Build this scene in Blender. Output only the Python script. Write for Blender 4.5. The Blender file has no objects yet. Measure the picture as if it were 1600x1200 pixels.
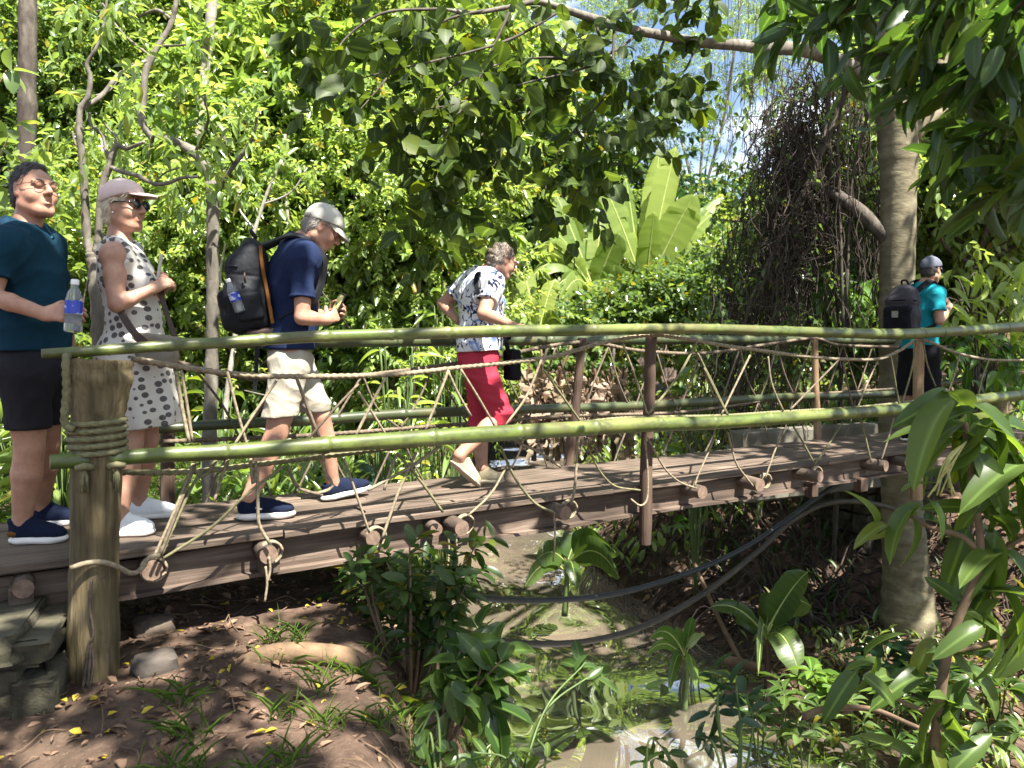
import bpy, math, random
import numpy as np
from mathutils import Vector, Matrix
rng = np.random.RandomState(7)
random.seed(7)
scene = bpy.context.scene
col = scene.collection
PI = math.pi

# ------------------------------------------------------------------ camera
FPX, CX0, CY0, HOR, CAMZ = 1200.0, 800.0, 600.0, 546.0, 0.9
TH = math.atan((CY0 - HOR) / FPX)
cam = bpy.data.cameras.new('camera'); cam.lens = 27.0; cam.sensor_width = 36.0
cam.clip_start = 0.05; cam.clip_end = 2000
camo = bpy.data.objects.new('camera', cam); col.objects.link(camo)
camo.location = (0, 0, CAMZ); camo.rotation_euler = (PI / 2 - TH, 0, 0)
scene.camera = camo
cam.dof.use_dof = True; cam.dof.focus_distance = 4.8; cam.dof.aperture_fstop = 3.2

def ray(px, py):
    a = (px - CX0) / FPX; b = (CY0 - py) / FPX
    return np.array([a, math.cos(TH) + b * math.sin(TH), -math.sin(TH) + b * math.cos(TH)])
def P(px, py, Y):
    r = ray(px, py); t = Y / r[1]
    return np.array([r[0] * t, Y, CAMZ + r[2] * t])
# bridge frame: s along the deck, o across it (away from the camera), z up
N0 = np.array([-2.09, 3.14, 0.0]); U = np.array([0.8346, 0.5508, 0]); NN = np.array([-0.5508, 0.8346, 0])
def B(px, py, off):
    r = ray(px, py); o = np.array([0, 0, CAMZ])
    t = (off - (o - N0) @ NN) / (r @ NN)
    p = o + t * r; d = p - N0
    return np.array([d @ U, d @ NN, p[2]])
def bw(s, o, z):
    return N0 + U * s + NN * o + np.array([0, 0, z])

# ------------------------------------------------------------------ render look
vs = scene.view_settings
vs.view_transform = 'Standard'; vs.look = 'None'; vs.gamma = 1.0
vs.exposure = 2.15
cy = scene.cycles
cy.max_bounces = 7; cy.diffuse_bounces = 4; cy.glossy_bounces = 3; cy.transmission_bounces = 5
cy.transparent_max_bounces = 6; cy.use_denoising = True
cy.caustics_reflective = False; cy.caustics_refractive = False
cy.sample_clamp_indirect = 8

SUN_EL, SUN_DIR = 60.0, np.array([0.55, -0.62])      # the sun stands high, behind the camera's right shoulder
SUN_DIR = SUN_DIR / np.linalg.norm(SUN_DIR)
sd = np.array([SUN_DIR[0] * math.cos(math.radians(SUN_EL)), SUN_DIR[1] * math.cos(math.radians(SUN_EL)), math.sin(math.radians(SUN_EL))])
sun = bpy.data.lights.new('sun', 'SUN'); sun.energy = 5.0; sun.angle = math.radians(0.5); sun.color = (1, 0.95, 0.86)
suno = bpy.data.objects.new('sun', sun); col.objects.link(suno)
suno.rotation_euler = Vector(-sd).to_track_quat('-Z', 'Y').to_euler()
suno.location = (0, 0, 30)
w = bpy.data.worlds.new('World'); scene.world = w; w.use_nodes = True
nt = w.node_tree
sky = nt.nodes.new('ShaderNodeTexSky'); sky.sky_type = 'NISHITA'; sky.sun_disc = False
sky.sun_elevation = math.radians(SUN_EL); sky.sun_rotation = math.atan2(sd[0], sd[1])
sky.dust_density = 1.0; sky.air_density = 1.0
bg = nt.nodes['Background']; bg.inputs[1].default_value = 0.058
# thin bright clouds, by direction
tc = nt.nodes.new('ShaderNodeTexCoord'); mp = nt.nodes.new('ShaderNodeMapping'); mp.inputs['Scale'].default_value = (2.2, 2.2, 5)
cn = nt.nodes.new('ShaderNodeTexNoise'); cn.inputs['Scale'].default_value = 1.6; cn.inputs['Detail'].default_value = 5
cr = nt.nodes.new('ShaderNodeValToRGB'); cr.color_ramp.elements[0].position = 0.48; cr.color_ramp.elements[1].position = 0.62
mx = nt.nodes.new('ShaderNodeMix'); mx.data_type = 'RGBA'
mx.inputs[7].default_value = (9, 9.5, 10.2, 1)
nt.links.new(tc.outputs['Generated'], mp.inputs[0]); nt.links.new(mp.outputs[0], cn.inputs[0])
nt.links.new(cn.outputs[0], cr.inputs[0]); nt.links.new(cr.outputs[0], mx.inputs[0])
nt.links.new(sky.outputs[0], mx.inputs[6]); nt.links.new(mx.outputs[2], bg.inputs[0])

# ------------------------------------------------------------------ objects
def tag(o, label=None, cat=None, group=None, kind=None):
    if label: o['label'] = label
    if cat: o['category'] = cat
    if group: o['group'] = group
    if kind: o['kind'] = kind
    return o
def empty(name, loc=(0, 0, 0), rz=0.0, label=None, cat=None, group=None):
    o = bpy.data.objects.new(name, None); col.objects.link(o)
    o.location = loc; o.rotation_euler = (0, 0, rz); o.empty_display_size = 0.1
    return tag(o, label, cat, group)
def link_mesh(name, me, parent=None, mats=()):
    o = bpy.data.objects.new(name, me); col.objects.link(o)
    for m in mats: me.materials.append(m)
    if parent is not None: o.parent = parent
    return o

class MB:
    """collects verts and faces, then links them as one mesh object"""
    def __init__(self): self.v = []; self.f = []; self.m = []; self.n = 0
    def add(self, verts, faces, mi=0):
        verts = np.asarray(verts, float)
        self.v.append(verts)
        for f in faces: self.f.append([i + self.n for i in f]); self.m.append(mi)
        self.n += len(verts); return self
    def box(self, c, h, ax=None, mi=0, bev=0.0):
        c = np.asarray(c, float); ax = np.eye(3) if ax is None else np.asarray(ax, float)
        if bev <= 0:
            s = np.array([[x, y, z] for x in (-1, 1) for y in (-1, 1) for z in (-1, 1)], float) * h
            f = [(0, 1, 3, 2), (4, 6, 7, 5), (0, 4, 5, 1), (2, 3, 7, 6), (0, 2, 6, 4), (1, 5, 7, 3)]
            return self.add(c + s @ ax, f, mi)
        hx, hy, hz = h; b = min(bev, min(h) * .9)
        prof = [(-hy + b, -hz), (hy - b, -hz), (hy, -hz + b), (hy, hz - b), (hy - b, hz), (-hy + b, hz), (-hy, hz - b), (-hy, -hz + b)]
        vs_ = []
        for x, sc in ((-hx, 1 - b / max(hy, hz)), (-hx + b, 1), (hx - b, 1), (hx, 1 - b / max(hy, hz))):
            vs_ += [(x, y * sc, z * sc) for y, z in prof]
        f = []
        for k in range(3):
            for i in range(8):
                j = (i + 1) % 8; f.append((k * 8 + i, k * 8 + j, (k + 1) * 8 + j, (k + 1) * 8 + i))
        f.append(tuple(range(7, -1, -1))); f.append(tuple(range(24, 32)))
        return self.add(c + np.array(vs_) @ ax, f, mi)
    def tube(self, pts, rad, sides=8, mi=0, cap=True, lobes=0, twist=0.0, amp=0.2, sq=1.0, up=(0, 0, 1)):
        pts = np.asarray(pts, float); n = len(pts)
        rad = np.full(n, rad, float) if np.isscalar(rad) else np.asarray(rad, float)
        t = np.gradient(pts, axis=0); t /= np.linalg.norm(t, axis=1)[:, None] + 1e-9
        a = np.array(up, float)
        if abs(a @ t[0]) > .93: a = np.array([1., 0, 0])
        L = 0.0; ring = []
        ph = np.arange(sides) * 2 * PI / sides
        for i in range(n):
            a = a - t[i] * (a @ t[i]); a /= np.linalg.norm(a) + 1e-9
            b = np.cross(t[i], a)
            if i: L += np.linalg.norm(pts[i] - pts[i - 1])
            r = rad[i]
            rr = r * (1 - amp + amp * np.abs(np.cos(lobes / 2 * (ph - twist * L)))) if lobes else r * np.ones(sides)
            ring.append(pts[i] + (np.cos(ph) * rr)[:, None] * a * sq + (np.sin(ph) * rr)[:, None] * b)
        f = []
        for i in range(n - 1):
            for k in range(sides):
                j = (k + 1) % sides
                f.append((i * sides + k, i * sides + j, (i + 1) * sides + j, (i + 1) * sides + k))
        if cap:
            f.append(tuple(range(sides - 1, -1, -1))); f.append(tuple(range((n - 1) * sides, n * sides)))
        return self.add(np.concatenate(ring), f, mi)
    def build(self, name, mats, parent=None, smooth=True, auto=None):
        me = bpy.data.meshes.new(name)
        me.from_pydata(np.concatenate(self.v).tolist(), [], self.f)
        if not isinstance(mats, (list, tuple)): mats = [mats]
        o = link_mesh(name, me, parent, mats)
        if len(mats) > 1: me.polygons.foreach_set('material_index', self.m)
        if smooth: me.polygons.foreach_set('use_smooth', [True] * len(me.polygons))
        if auto: me.set_sharp_from_angle(angle=math.radians(auto))
        me.update(); return o

def spl(pts, n=8):
    """Catmull-Rom through the points; extra columns (radii) ride along"""
    p = np.asarray(pts, float)
    if len(p) < 3:
        t = np.linspace(0, 1, n + 1)[:, None]; return p[0] * (1 - t) + p[-1] * t
    q = np.vstack([2 * p[0] - p[1], p, 2 * p[-1] - p[-2]]); out = []
    for i in range(1, len(q) - 2):
        t = np.linspace(0, 1, n, endpoint=False)[:, None]
        a, b, c, d = q[i - 1], q[i], q[i + 1], q[i + 2]
        out.append(.5 * (2 * b + (c - a) * t + (2 * a - 5 * b + 4 * c - d) * t ** 2 + (3 * b - a - 3 * c + d) * t ** 3))
    out.append(p[-1:]); return np.concatenate(out)
def resample(p, step):
    p = np.asarray(p, float); L = np.r_[0, np.cumsum(np.linalg.norm(np.diff(p[:, :3], axis=0), axis=1))]
    n = max(2, int(L[-1] / step) + 1); q = np.linspace(0, L[-1], n)
    return np.stack([np.interp(q, L, p[:, k]) for k in range(p.shape[1])], 1)

# ------------------------------------------------------------------ materials
def mat(name):
    m = bpy.data.materials.new(name); m.use_nodes = True
    n = m.node_tree; b = n.nodes['Principled BSDF']; return m, n, b
def N(n, t, **kw):
    x = n.nodes.new(t)
    for k, v in kw.items():
        if isinstance(k, str) and hasattr(x, k): setattr(x, k, v)
        else: x.inputs[k.replace('_', ' ')].default_value = v
    return x
def ramp(n, src, stops):
    r = n.nodes.new('ShaderNodeValToRGB'); e = r.color_ramp.elements
    while len(e) < len(stops): e.new(0.5)
    for i, (p, c) in enumerate(stops):
        e[i].position = p; e[i].color = (*c, 1) if len(c) == 3 else c
    n.links.new(src, r.inputs[0]); return r.outputs[0]
def noise(n, scale=5, detail=4, stretch=(1, 1, 1), coord='Object', rough=0.55, dist=0.0):
    t = n.nodes.new('ShaderNodeTexCoord'); mp = n.nodes.new('ShaderNodeMapping'); mp.inputs['Scale'].default_value = stretch
    x = n.nodes.new('ShaderNodeTexNoise'); x.inputs['Scale'].default_value = scale; x.inputs['Detail'].default_value = detail
    x.inputs['Roughness'].default_value = rough; x.inputs['Distortion'].default_value = dist
    n.links.new(t.outputs[coord], mp.inputs[0]); n.links.new(mp.outputs[0], x.inputs[0]); return x.outputs[0]
def bump(n, b, src, dist=0.005, strength=0.6):
    x = n.nodes.new('ShaderNodeBump'); x.inputs['Distance'].default_value = dist; x.inputs['Strength'].default_value = strength
    n.links.new(src, x.inputs['Height']); n.links.new(x.outputs[0], b.inputs['Normal'])
def mixc(n, fac, a, b_, mode='MIX'):
    x = n.nodes.new('ShaderNodeMix'); x.data_type = 'RGBA'; x.blend_type = mode
    for s, i in ((fac, 0), (a, 6), (b_, 7)):
        if hasattr(s, 'links') or hasattr(s, 'is_linked'): n.links.new(s, x.inputs[i])
        else: x.inputs[i].default_value = s if i == 0 else ((*s, 1) if len(s) == 3 else s)
    return x.outputs[2]
def simple(name, c, rough=0.7, var=0.25, scale=8, stretch=(1, 1, 1), bmp=0.0, bscale=None, metallic=0.0, spec=0.4, detail=4):
    m, n, b = mat(name)
    c = np.array(c); lo, hi = c * (1 - var), c * (1 + var)
    x = noise(n, scale, detail, stretch)
    n.links.new(ramp(n, x, [(0.3, tuple(lo)), (0.7, tuple(hi))]), b.inputs['Base Color'])
    b.inputs['Roughness'].default_value = rough; b.inputs['Metallic'].default_value = metallic
    b.inputs['Specular IOR Level'].default_value = spec
    if bmp: bump(n, b, noise(n, bscale or scale * 3, 5, stretch), bmp)
    return m

def wood(name, c1, c2, c3, stretch=(1, 18, 18), scale=2.2, bmp=0.006, rough=0.8):
    m, n, b = mat(name)
    g = noise(n, scale, 6, stretch, dist=0.4); patch = noise(n, 1.7, 3)
    base = ramp(n, g, [(0.32, c1), (0.52, c2), (0.72, c3)])
    base = mixc(n, ramp(n, patch, [(0.35, (0, 0, 0)), (0.7, (0.75, 0.75, 0.75))]), base, tuple(np.array(c1) * .7), 'MIX')
    spots = noise(n, 30, 2)
    base = mixc(n, ramp(n, spots, [(0.62, (0, 0, 0)), (0.75, (0.5, 0.5, 0.5))]), base, (0.05, 0.04, 0.03))
    n.links.new(base, b.inputs['Base Color']); b.inputs['Roughness'].default_value = rough; b.inputs['Specular IOR Level'].default_value = .3
    bump(n, b, noise(n, scale * 2, 8, stretch, dist=.3), bmp, .8)
    return m
M = {}
M['plank'] = wood('deck_plank_wood', (.058, .042, .031), (.135, .099, .074), (.23, .178, .135))
M['beam'] = wood('weathered_beam_wood', (.058, .041, .031), (.135, .097, .074), (.24, .182, .142), scale=1.6)
M['post'] = wood('thick_post_wood', (.07, .053, .026), (.175, .135, .07), (.30, .235, .135), stretch=(14, 14, 1), scale=2.0, bmp=.022)
M['thinpost'] = wood('dark_post_wood', (.05, .031, .022), (.105, .066, .046), (.17, .115, .083), stretch=(16, 16, 1), scale=2.2, bmp=.008)
M['palepost'] = wood('pale_post_wood', (.22, .14, .075), (.33, .22, .125), (.42, .30, .19), stretch=(12, 12, 1), scale=2.0, bmp=.005)
M['log'] = wood('log_bark', (.06, .045, .034), (.13, .095, .07), (.21, .16, .12), stretch=(6, 2, 6), scale=3, bmp=.008)
M['logend'] = simple('log_end_grain', (.15, .10, .072), .85, .35, 30, bmp=.004)
M['rope'] = simple('hemp_rope', (.215, .175, .115), .95, .4, 60, bmp=.002, bscale=300)
M['ropedark'] = simple('weathered_dark_rope', (.13, .10, .07), .95, .4, 50, bmp=.002, bscale=300)
M['ropegreen'] = simple('mossy_rope', (.145, .135, .07), .95, .35, 50, bmp=.002, bscale=300)
M['hose'] = simple('black_rubber_hose', (.022, .025, .026), .45, .3, 8)
M['hosebrown'] = simple('muddy_rubber_hose', (.05, .042, .03), .6, .4, 8)
def bamboo_mat(name, c1, c2, c3, rough=.42):
    m, n, b = mat(name)
    g = noise(n, 2.0, 5, (.6, 6, 6)); st = noise(n, 5, 4, (.4, 20, 20))
    base = ramp(n, g, [(0.3, c1), (0.5, c2), (0.75, c3)])
    base = mixc(n, ramp(n, st, [(.55, (0, 0, 0)), (.75, (.5, .5, .5))]), base, (.13, .105, .04))
    base = mixc(n, ramp(n, noise(n, 9, 6, (.5, 1, 1), rough=.7), [(.44, (0, 0, 0)), (.6, (.85, .85, .85))]), base, (.04, .045, .015))
    base = mixc(n, ramp(n, noise(n, 3.1, 4, (1, 1, 1)), [(.5, (0, 0, 0)), (.7, (.6, .6, .6))]), base, (.10, .085, .035))
    n.links.new(base, b.inputs['Base Color']); b.inputs['Roughness'].default_value = rough
    bump(n, b, st, .001, .4); return m
M['bamboo'] = bamboo_mat('green_bamboo', (.05, .08, .014), (.095, .13, .026), (.17, .185, .05))
M['bamboofar'] = bamboo_mat('dark_bamboo', (.022, .035, .016), (.035, .055, .022), (.06, .08, .03))
M['bambooring'] = simple('bamboo_node', (.24, .21, .12), .6, .3, 30)
# ================================================================== terrain and water
WATER_Z = -2.55
def sstep(t): t = np.clip(t, 0, 1); return t * t * (3 - 2 * t)
def creek(Y):
    c = np.interp(Y, [-5, 0, 2, 4, 6.3, 8, 11, 13.6, 17, 23, 32, 60], [1.2, 1.2, 1.2, 1.25, 1.45, .9, .35, .05, -.3, 0.1, 2.0, 9])
    h = np.interp(Y, [-5, 0, 2, 4, 6.3, 8, 11, 13.6, 17, 23, 32, 60], [.6, .6, .7, 1.0, 1.6, 1.5, 1.15, .95, 1.2, 1.4, 1.3, 1])
    return c, h
def vnoise(X, Y, s, seed):
    r = np.random.RandomState(seed); z = 0
    for k in range(5):
        a = r.rand() * 2 * PI; f = s * (0.7 + r.rand() * 1.6); p = r.rand() * 6.3
        z = z + np.sin((X * math.cos(a) + Y * math.sin(a)) * f + p + 1.3 * np.sin((X * math.sin(a) - Y * math.cos(a)) * f * .7 + p * 2))
    return z / 5
def ground(X, Y):
    X = np.asarray(X, float); Y = np.asarray(Y, float)
    c, h = creek(Y)
    dl = (c - h) - X; dr = X - (c + h)
    HL = np.interp(Y, [-5, 0, 3, 4.5, 6, 8, 12, 16, 25, 60], [-.75, -.66, -.49, -.45, -.34, -.26, -.25, -.4, .1, 2.0])
    HL = HL + np.clip(dl - 8, 0, 60) * .04
    wl = np.interp(Y, [2.5, 5, 8, 12, 20], [1.0, 1.25, 1.5, 2.2, 3.2])
    zl = -2.8 + (HL + 2.8) * sstep((dl + .25) / (wl + .25)) ** .8
    near = np.interp(dr, [-.3, 0, .4, 1.5, 3, 7], [-2.85, -2.62, -1.9, -1.3, -.8, -.4])
    mid = np.interp(dr, [-.3, 0, .5, 2.6, 3.6, 5, 8, 30], [-2.85, -2.62, -2.44, -2.36, -1.9, -1.0, -.5, .5])
    far = np.interp(dr, [-.3, 0, .5, 1.5, 3, 20, 60], [-2.85, -2.6, -2.0, -1.3, -.75, .1, 1.5])
    t1 = sstep((Y - 4.2) / 1.6); t2 = sstep((Y - 9.2) / 2.2)
    zr = near * (1 - t1) + mid * t1; zr = zr * (1 - t2) + far * t2
    z = np.where(dl > 0, zl, np.where(dr > 0, zr, -2.8))
    z = np.where((dl <= 0) & (dr <= 0), np.maximum(-2.85, np.where(-dl < -dr, 0, 0) - 2.85), z)
    dist = np.hypot(X, Y)
    z = z + vnoise(X, Y, 1.3, 3) * .05 + vnoise(X, Y, 6, 4) * .018 + vnoise(X, Y, 19, 5) * .006
    z = z + np.clip(dist - 30, 0, 400) * .03
    return z
def axis_pts(a, b, fine, far, lo):
    core = np.arange(a, b, fine); g = fine; l = [a]; r = [core[-1]]
    while l[-1] > -far: g *= 1.16; l.append(l[-1] - g)
    g = fine
    while r[-1] < far: g *= 1.16; r.append(r[-1] + g)
    return np.r_[np.array(l[1:])[::-1], core, np.array(r[1:])]
gx = axis_pts(-4.2, 5.4, .05, 260, 0); gy = axis_pts(1.2, 10.5, .06, 260, 0)
XX, YY = np.meshgrid(gx, gy); ZZ = ground(XX, YY)
nx, ny = len(gx), len(gy)
idx = np.arange(nx * ny).reshape(ny, nx)
quads = np.stack([idx[:-1, :-1], idx[:-1, 1:], idx[1:, 1:], idx[1:, :-1]], -1).reshape(-1, 4)
def grid_mesh(name, verts, quads, smooth=True):
    me = bpy.data.meshes.new(name); me.vertices.add(len(verts)); me.vertices.foreach_set('co', np.ascontiguousarray(verts, dtype=np.float32).ravel())
    k = quads.shape[1]; me.loops.add(len(quads) * k); me.loops.foreach_set('vertex_index', quads.ravel().astype(np.int32))
    me.polygons.add(len(quads)); me.polygons.foreach_set('loop_start', np.arange(0, len(quads) * k, k, dtype=np.int32))
    if smooth: me.polygons.foreach_set('use_smooth', np.ones(len(quads), bool))
    me.update(calc_edges=True); return me
m, n, b = mat('brown_soil')
s1 = noise(n, 1.1, 5); s2 = noise(n, 9, 6); s3 = noise(n, 60, 3)
base = ramp(n, s2, [(.3, (.04, .025, .018)), (.5, (.08, .051, .036)), (.72, (.155, .10, .072))])
base = mixc(n, ramp(n, s1, [(.4, (0, 0, 0)), (.65, (.55, .55, .55))]), base, (.055, .038, .026))
base = mixc(n, ramp(n, s3, [(.6, (0, 0, 0)), (.72, (.6, .6, .6))]), base, (.15, .115, .08))
n.links.new(base, b.inputs['Base Color']); b.inputs['Roughness'].default_value = .95; b.inputs['Specular IOR Level'].default_value = .2
bump(n, b, noise(n, 22, 8), .03, .9); M['soil'] = m
o = link_mesh('ground', grid_mesh('ground', np.stack([XX, YY, ZZ], -1).reshape(-1, 3), quads), None, [M['soil']]); tag(o, kind='structure')

m, n, b = mat('muddy_water')
n.links.new(ramp(n, noise(n, .7, 3), [(.35, (.10, .085, .065)), (.65, (.20, .155, .115))]), b.inputs['Base Color'])
b.inputs['Roughness'].default_value = .015; b.inputs['IOR'].default_value = 3.2; b.inputs['Specular IOR Level'].default_value = .9
bump(n, b, noise(n, .8, .4, (1.0, .7, 1), rough=.3), .27, .9)
wy = np.linspace(-6, 70, 120); wv = []; wq = []
for i, y in enumerate(wy):
    c, h = creek(y)
    for k in np.linspace(-1, 1, 7): wv.append((c + k * (h + .9), y, WATER_Z))
    if i:
        for k in range(6): a = (i - 1) * 7 + k; wq.append((a, a + 1, a + 8, a + 7))
o = link_mesh('water', grid_mesh('water', np.array(wv), np.array(wq)), None, [m]); tag(o, kind='structure')

# ================================================================== footbridge
BR = empty('footbridge', tuple(N0), math.atan2(U[1], U[0]), 'long narrow wooden footbridge with green bamboo handrails and rope netting sides', 'footbridge')
S0, S1, WD = -1.6, 9.6, .95
# deck planks, laid lengthwise, in several lengths
def plank(s0, s1, o0, o1, z, seed):
    r = random.Random(seed); mb = MB(); nseg = max(2, int((s1 - s0) / .25)); vs_ = []; th = .038
    wob = [r.uniform(-.004, .004) for _ in range(nseg + 1)]; b = .007
    for i in range(nseg + 1):
        s = s0 + (s1 - s0) * i / nseg; e0 = o0 + wob[i]; e1 = o1 + wob[-1 - i]; zz = z + wob[i] * .8
        vs_ += [(s, e0 + b, zz), (s, e1 - b, zz), (s, e1, zz - b), (s, e1, zz - th + b), (s, e1 - b, zz - th), (s, e0 + b, zz - th), (s, e0, zz - th + b), (s, e0, zz - b)]
    f = []
    for i in range(nseg):
        for k in range(8): j = (k + 1) % 8; f.append((i * 8 + k, i * 8 + j, (i + 1) * 8 + j, (i + 1) * 8 + k)[::-1])
    f.append(tuple(range(8))); f.append(tuple(range(nseg * 8 + 7, nseg * 8 - 1, -1)))
    c = np.array([(s0 + s1) / 2, (o0 + o1) / 2, z])
    mb.add(np.array(vs_) - c, f); ob = mb.build('deck_plank', M['plank'], BR, smooth=False); ob.location = c
    return ob
rows = np.linspace(0, WD, 6); k = 0
for i in range(5):
    cuts = [S0] + sorted([1.15 + .17 * ((i * 3) % 5), 3.3 + .23 * ((i * 2) % 5), 5.6 + .2 * ((i * 4) % 5)]) + [S1]
    for a, c in zip(cuts[:-1], cuts[1:]):
        g = .006
        plank(a + .004, c - .004, rows[i] + g + random.uniform(-.003, .003), rows[i + 1] - g * random.uniform(.3, 1.4), random.uniform(-.004, .005), k); k += 1
# side beams of I section with a bottom flange
for oo in (.07, WD - .07):
    mb = MB(); sg = 1 if oo < .5 else -1
    L0, L1 = S0, S1 - 1.1; npt = 40
    prof = [(-.0, -.055), (.0, -.20), (-.045 * sg, -.202), (-.045 * sg, -.222), (.05 * sg, -.222), (.05 * sg, -.055)]
    vs_ = []
    for i in range(npt):
        s = L0 + (L1 - L0) * i / (npt - 1); j = math.sin(i * 2.1) * .003 + math.sin(i * .7) * .004
        vs_ += [(s, y + j, z + j * .6) for y, z in prof]
    f = []
    for i in range(npt - 1):
        for q in range(6): r2 = (q + 1) % 6; f.append((i * 6 + q, i * 6 + r2, (i + 1) * 6 + r2, (i + 1) * 6 + q))
    f.append(tuple(range(6))); f.append(tuple(range((npt - 1) * 6, npt * 6)))
    mb.add(np.array(vs_) + np.array([0, oo, 0]), f); mb.build('side_beam', M['beam'], BR, smooth=False)
# cross logs whose sawn ends stick out under the deck
for (px, py, out, r, tilt) in ((36, 905, .05, .05, 0), (238, 878, .06, .056, 0), (420, 853, .08, .055, 0), (583, 828, .05, .05, 0), (682, 806, .06, .045, .1), (722, 812, .11, .055, 0),
                               (884, 790, .12, .055, 0), (1098, 770, .1, .058, 0), (1188, 752, .13, .06, .06), (1282, 738, .15, .055, -.1), (1385, 724, .12, .06, -.16), (1418, 716, .1, .05, .1)):
    p = B(px, py, -out); mb = MB()
    pts = [(p[0] + tilt * t + .006 * math.sin(t * 5), -out + t, -.088 + .004 * math.sin(t * 7)) for t in np.linspace(0, WD + out + .1, 9)]
    r *= .86; rr = r * (1 + .05 * np.sin(np.arange(9) * 2.3)); rr[0] *= .93
    mb.tube(pts, rr, 12)
    lg = mb.build('cross_log', [M['log'], M['logend']], BR, auto=50)
    for poly in lg.data.polygons:
        if len(poly.vertices) == 12: poly.material_index = 1
# short strut under the beam at the left end, wedge blocks
def block(px, py, off, h, w, mt='log', name='wedge_block'):
    p = B(px, py, off); MB().box((0, 0, 0), (w, .04, h), bev=.01).build(name, M[mt], BR, smooth=False).location = p
block(33, 935, .02, .06, .045); block(420, 880, .015, .05, .045); block(1268, 765, .02, .06, .04, 'thinpost'); block(1345, 757, .02, .06, .05, 'thinpost')

# ---- posts
def post(px_pts, off, mt, name='post', label=None, sides=14, rough=.03):
    pts = []
    for (px, py, wpx) in px_pts:
        p = B(px, py, off); Y = bw(*p)[1]; pts.append((*p, wpx / 2 / FPX * Y))
    q = spl(pts, 6); mb = MB(); r = np.random.RandomState(int(px_pts[0][0]))
    rr = q[:, 3] * (1 + rough * r.randn(len(q)) * .5)
    mb.tube(q[:, :3], rr, sides, lobes=5, twist=.3, amp=rough)
    ob = mb.build(name, M[mt], BR, auto=45)
    if label: ob['label'] = label
    return ob
big = post([(157, 562, 92), (156, 600, 92), (152, 650, 80), (150, 760, 73), (147, 900, 73), (146, 1010, 75), (146, 1100, 77)], -.13, 'post', label='thick weathered end post wound with mossy rope', sides=24, rough=.05)
post([(1018, 524, 18), (1016, 560, 18), (1014, 640, 19), (1010, 720, 20), (1009, 800, 21), (1008, 850, 19)], -.04, 'thinpost', label='dark upright railing post in the middle of the span')
post([(1436, 527, 16), (1435, 600, 16), (1433, 690, 17), (1432, 780, 19)], -.04, 'palepost', label='pale upright railing post beside the man in black shorts')
post([(910, 528, 13), (903, 600, 15), (895, 670, 17), (888, 731, 18)], 1.0, 'thinpost', label='dark leaning railing post on the creek side')
post([(1273, 528, 10), (1274, 600, 11), (1277, 660, 12), (1278, 695, 13)], 1.0, 'palepost', label='pale thin railing post on the creek side')
post([(1563, 520, 26), (1562, 560, 26), (1560, 600, 27), (1560, 680, 28)], 1.12, 'post', label='dark thick end post at the distant end', sides=16)
post([(262, 560, 22), (262, 700, 22), (262, 830, 24)], 1.12, 'thinpost', label='dark end post behind the woman in the spotted dress')
# ---- bamboo rails
def bamboo(px_pts, off, mt, label, node=.36, seed=0, locs=None):
    pts = locs if locs is not None else []
    if locs is None:
        for (px, py, wpx) in px_pts:
            p = B(px, py, off); Y = bw(*p)[1]; pts.append((*p, wpx * .93 / 2 / FPX * Y))
    q = resample(spl(pts, 12), .01); r = np.random.RandomState(seed)
    L = np.r_[0, np.cumsum(np.linalg.norm(np.diff(q[:, :3], axis=0), axis=1))]
    nodes = []; x = .12
    while x < L[-1]: nodes.append(x); x += node * r.uniform(.85, 1.2)
    rr = q[:, 3].copy(); bend = np.zeros(len(q)); ring = np.zeros(len(q), bool)
    for nd in nodes:
        d = L - nd; rr *= 1 + .13 * np.exp(-(d / .013) ** 2) - .06 * np.exp(-((d - .02) / .012) ** 2); ring |= np.abs(d) < .005
    for j, nd in enumerate(nodes): bend += np.clip(L - nd, 0, None) * 0
    mb = MB(); mb.tube(q[:, :3], rr, 14)
    ob = mb.build('bamboo_rail', [M[mt], M['bambooring']], BR, auto=60); ob['label'] = label
    mi = np.zeros(len(ob.data.polygons), np.int32); 
    ringf = np.repeat((ring[:-1] & ring[1:]), 14); mi[:len(ringf)] = ringf; mi[-2:] = 1
    ob.data.polygons.foreach_set('material_index', mi)
    return ob
bamboo([(65, 553, 17), (150, 548, 18), (250, 541, 19), (350, 535, 19), (470, 527, 20), (580, 523, 19), (700, 520, 20), (800, 517, 20), (910, 516, 19), (1010, 514, 18), (1110, 514, 17), (1210, 517, 17), (1310, 520, 17), (1400, 522, 18), (1470, 519, 17), (1540, 514, 17), (1640, 507, 17)], -.17, 'bamboo', 'green top bamboo rail on the near side', seed=1)
bamboo([(78, 722, 25), (150, 718, 26), (250, 711, 26), (350, 706, 27), (470, 698, 28), (600, 689, 28), (700, 682, 28), (800, 676, 27), (900, 670, 26), (1000, 664, 25), (1100, 661, 23), (1200, 655, 21), (1310, 647, 20), (1400, 640, 19), (1500, 628, 19), (1640, 612, 18)], -.19, 'bamboo', 'thick green lower bamboo rail on the near side', node=.55, seed=2)
bamboo([(210, 673, 15), (330, 664, 17), (480, 657, 18), (610, 648, 18), (740, 642, 17), (870, 638, 15), (1000, 634, 15), (1130, 626, 14), (1240, 620, 14), (1330, 618, 14), (1420, 613, 13)], 1.02, 'bamboofar', 'dark lower bamboo rail on the creek side', node=.5, seed=3)
bamboo([(1440, 605, 10), (1500, 594, 10), (1552, 583, 10)], 1.02, 'bamboofar', 'thin dark pole behind the man in black shorts', seed=5)
bamboo(None, 0, 'bamboofar', 'dark top bamboo rail on the creek side', node=.45, seed=4, locs=[(.5, 1.06, .93, .03), (2, 1.06, .95, .035), (5, 1.06, .985, .04), (8.3, 1.06, 1.0, .04)])
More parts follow.
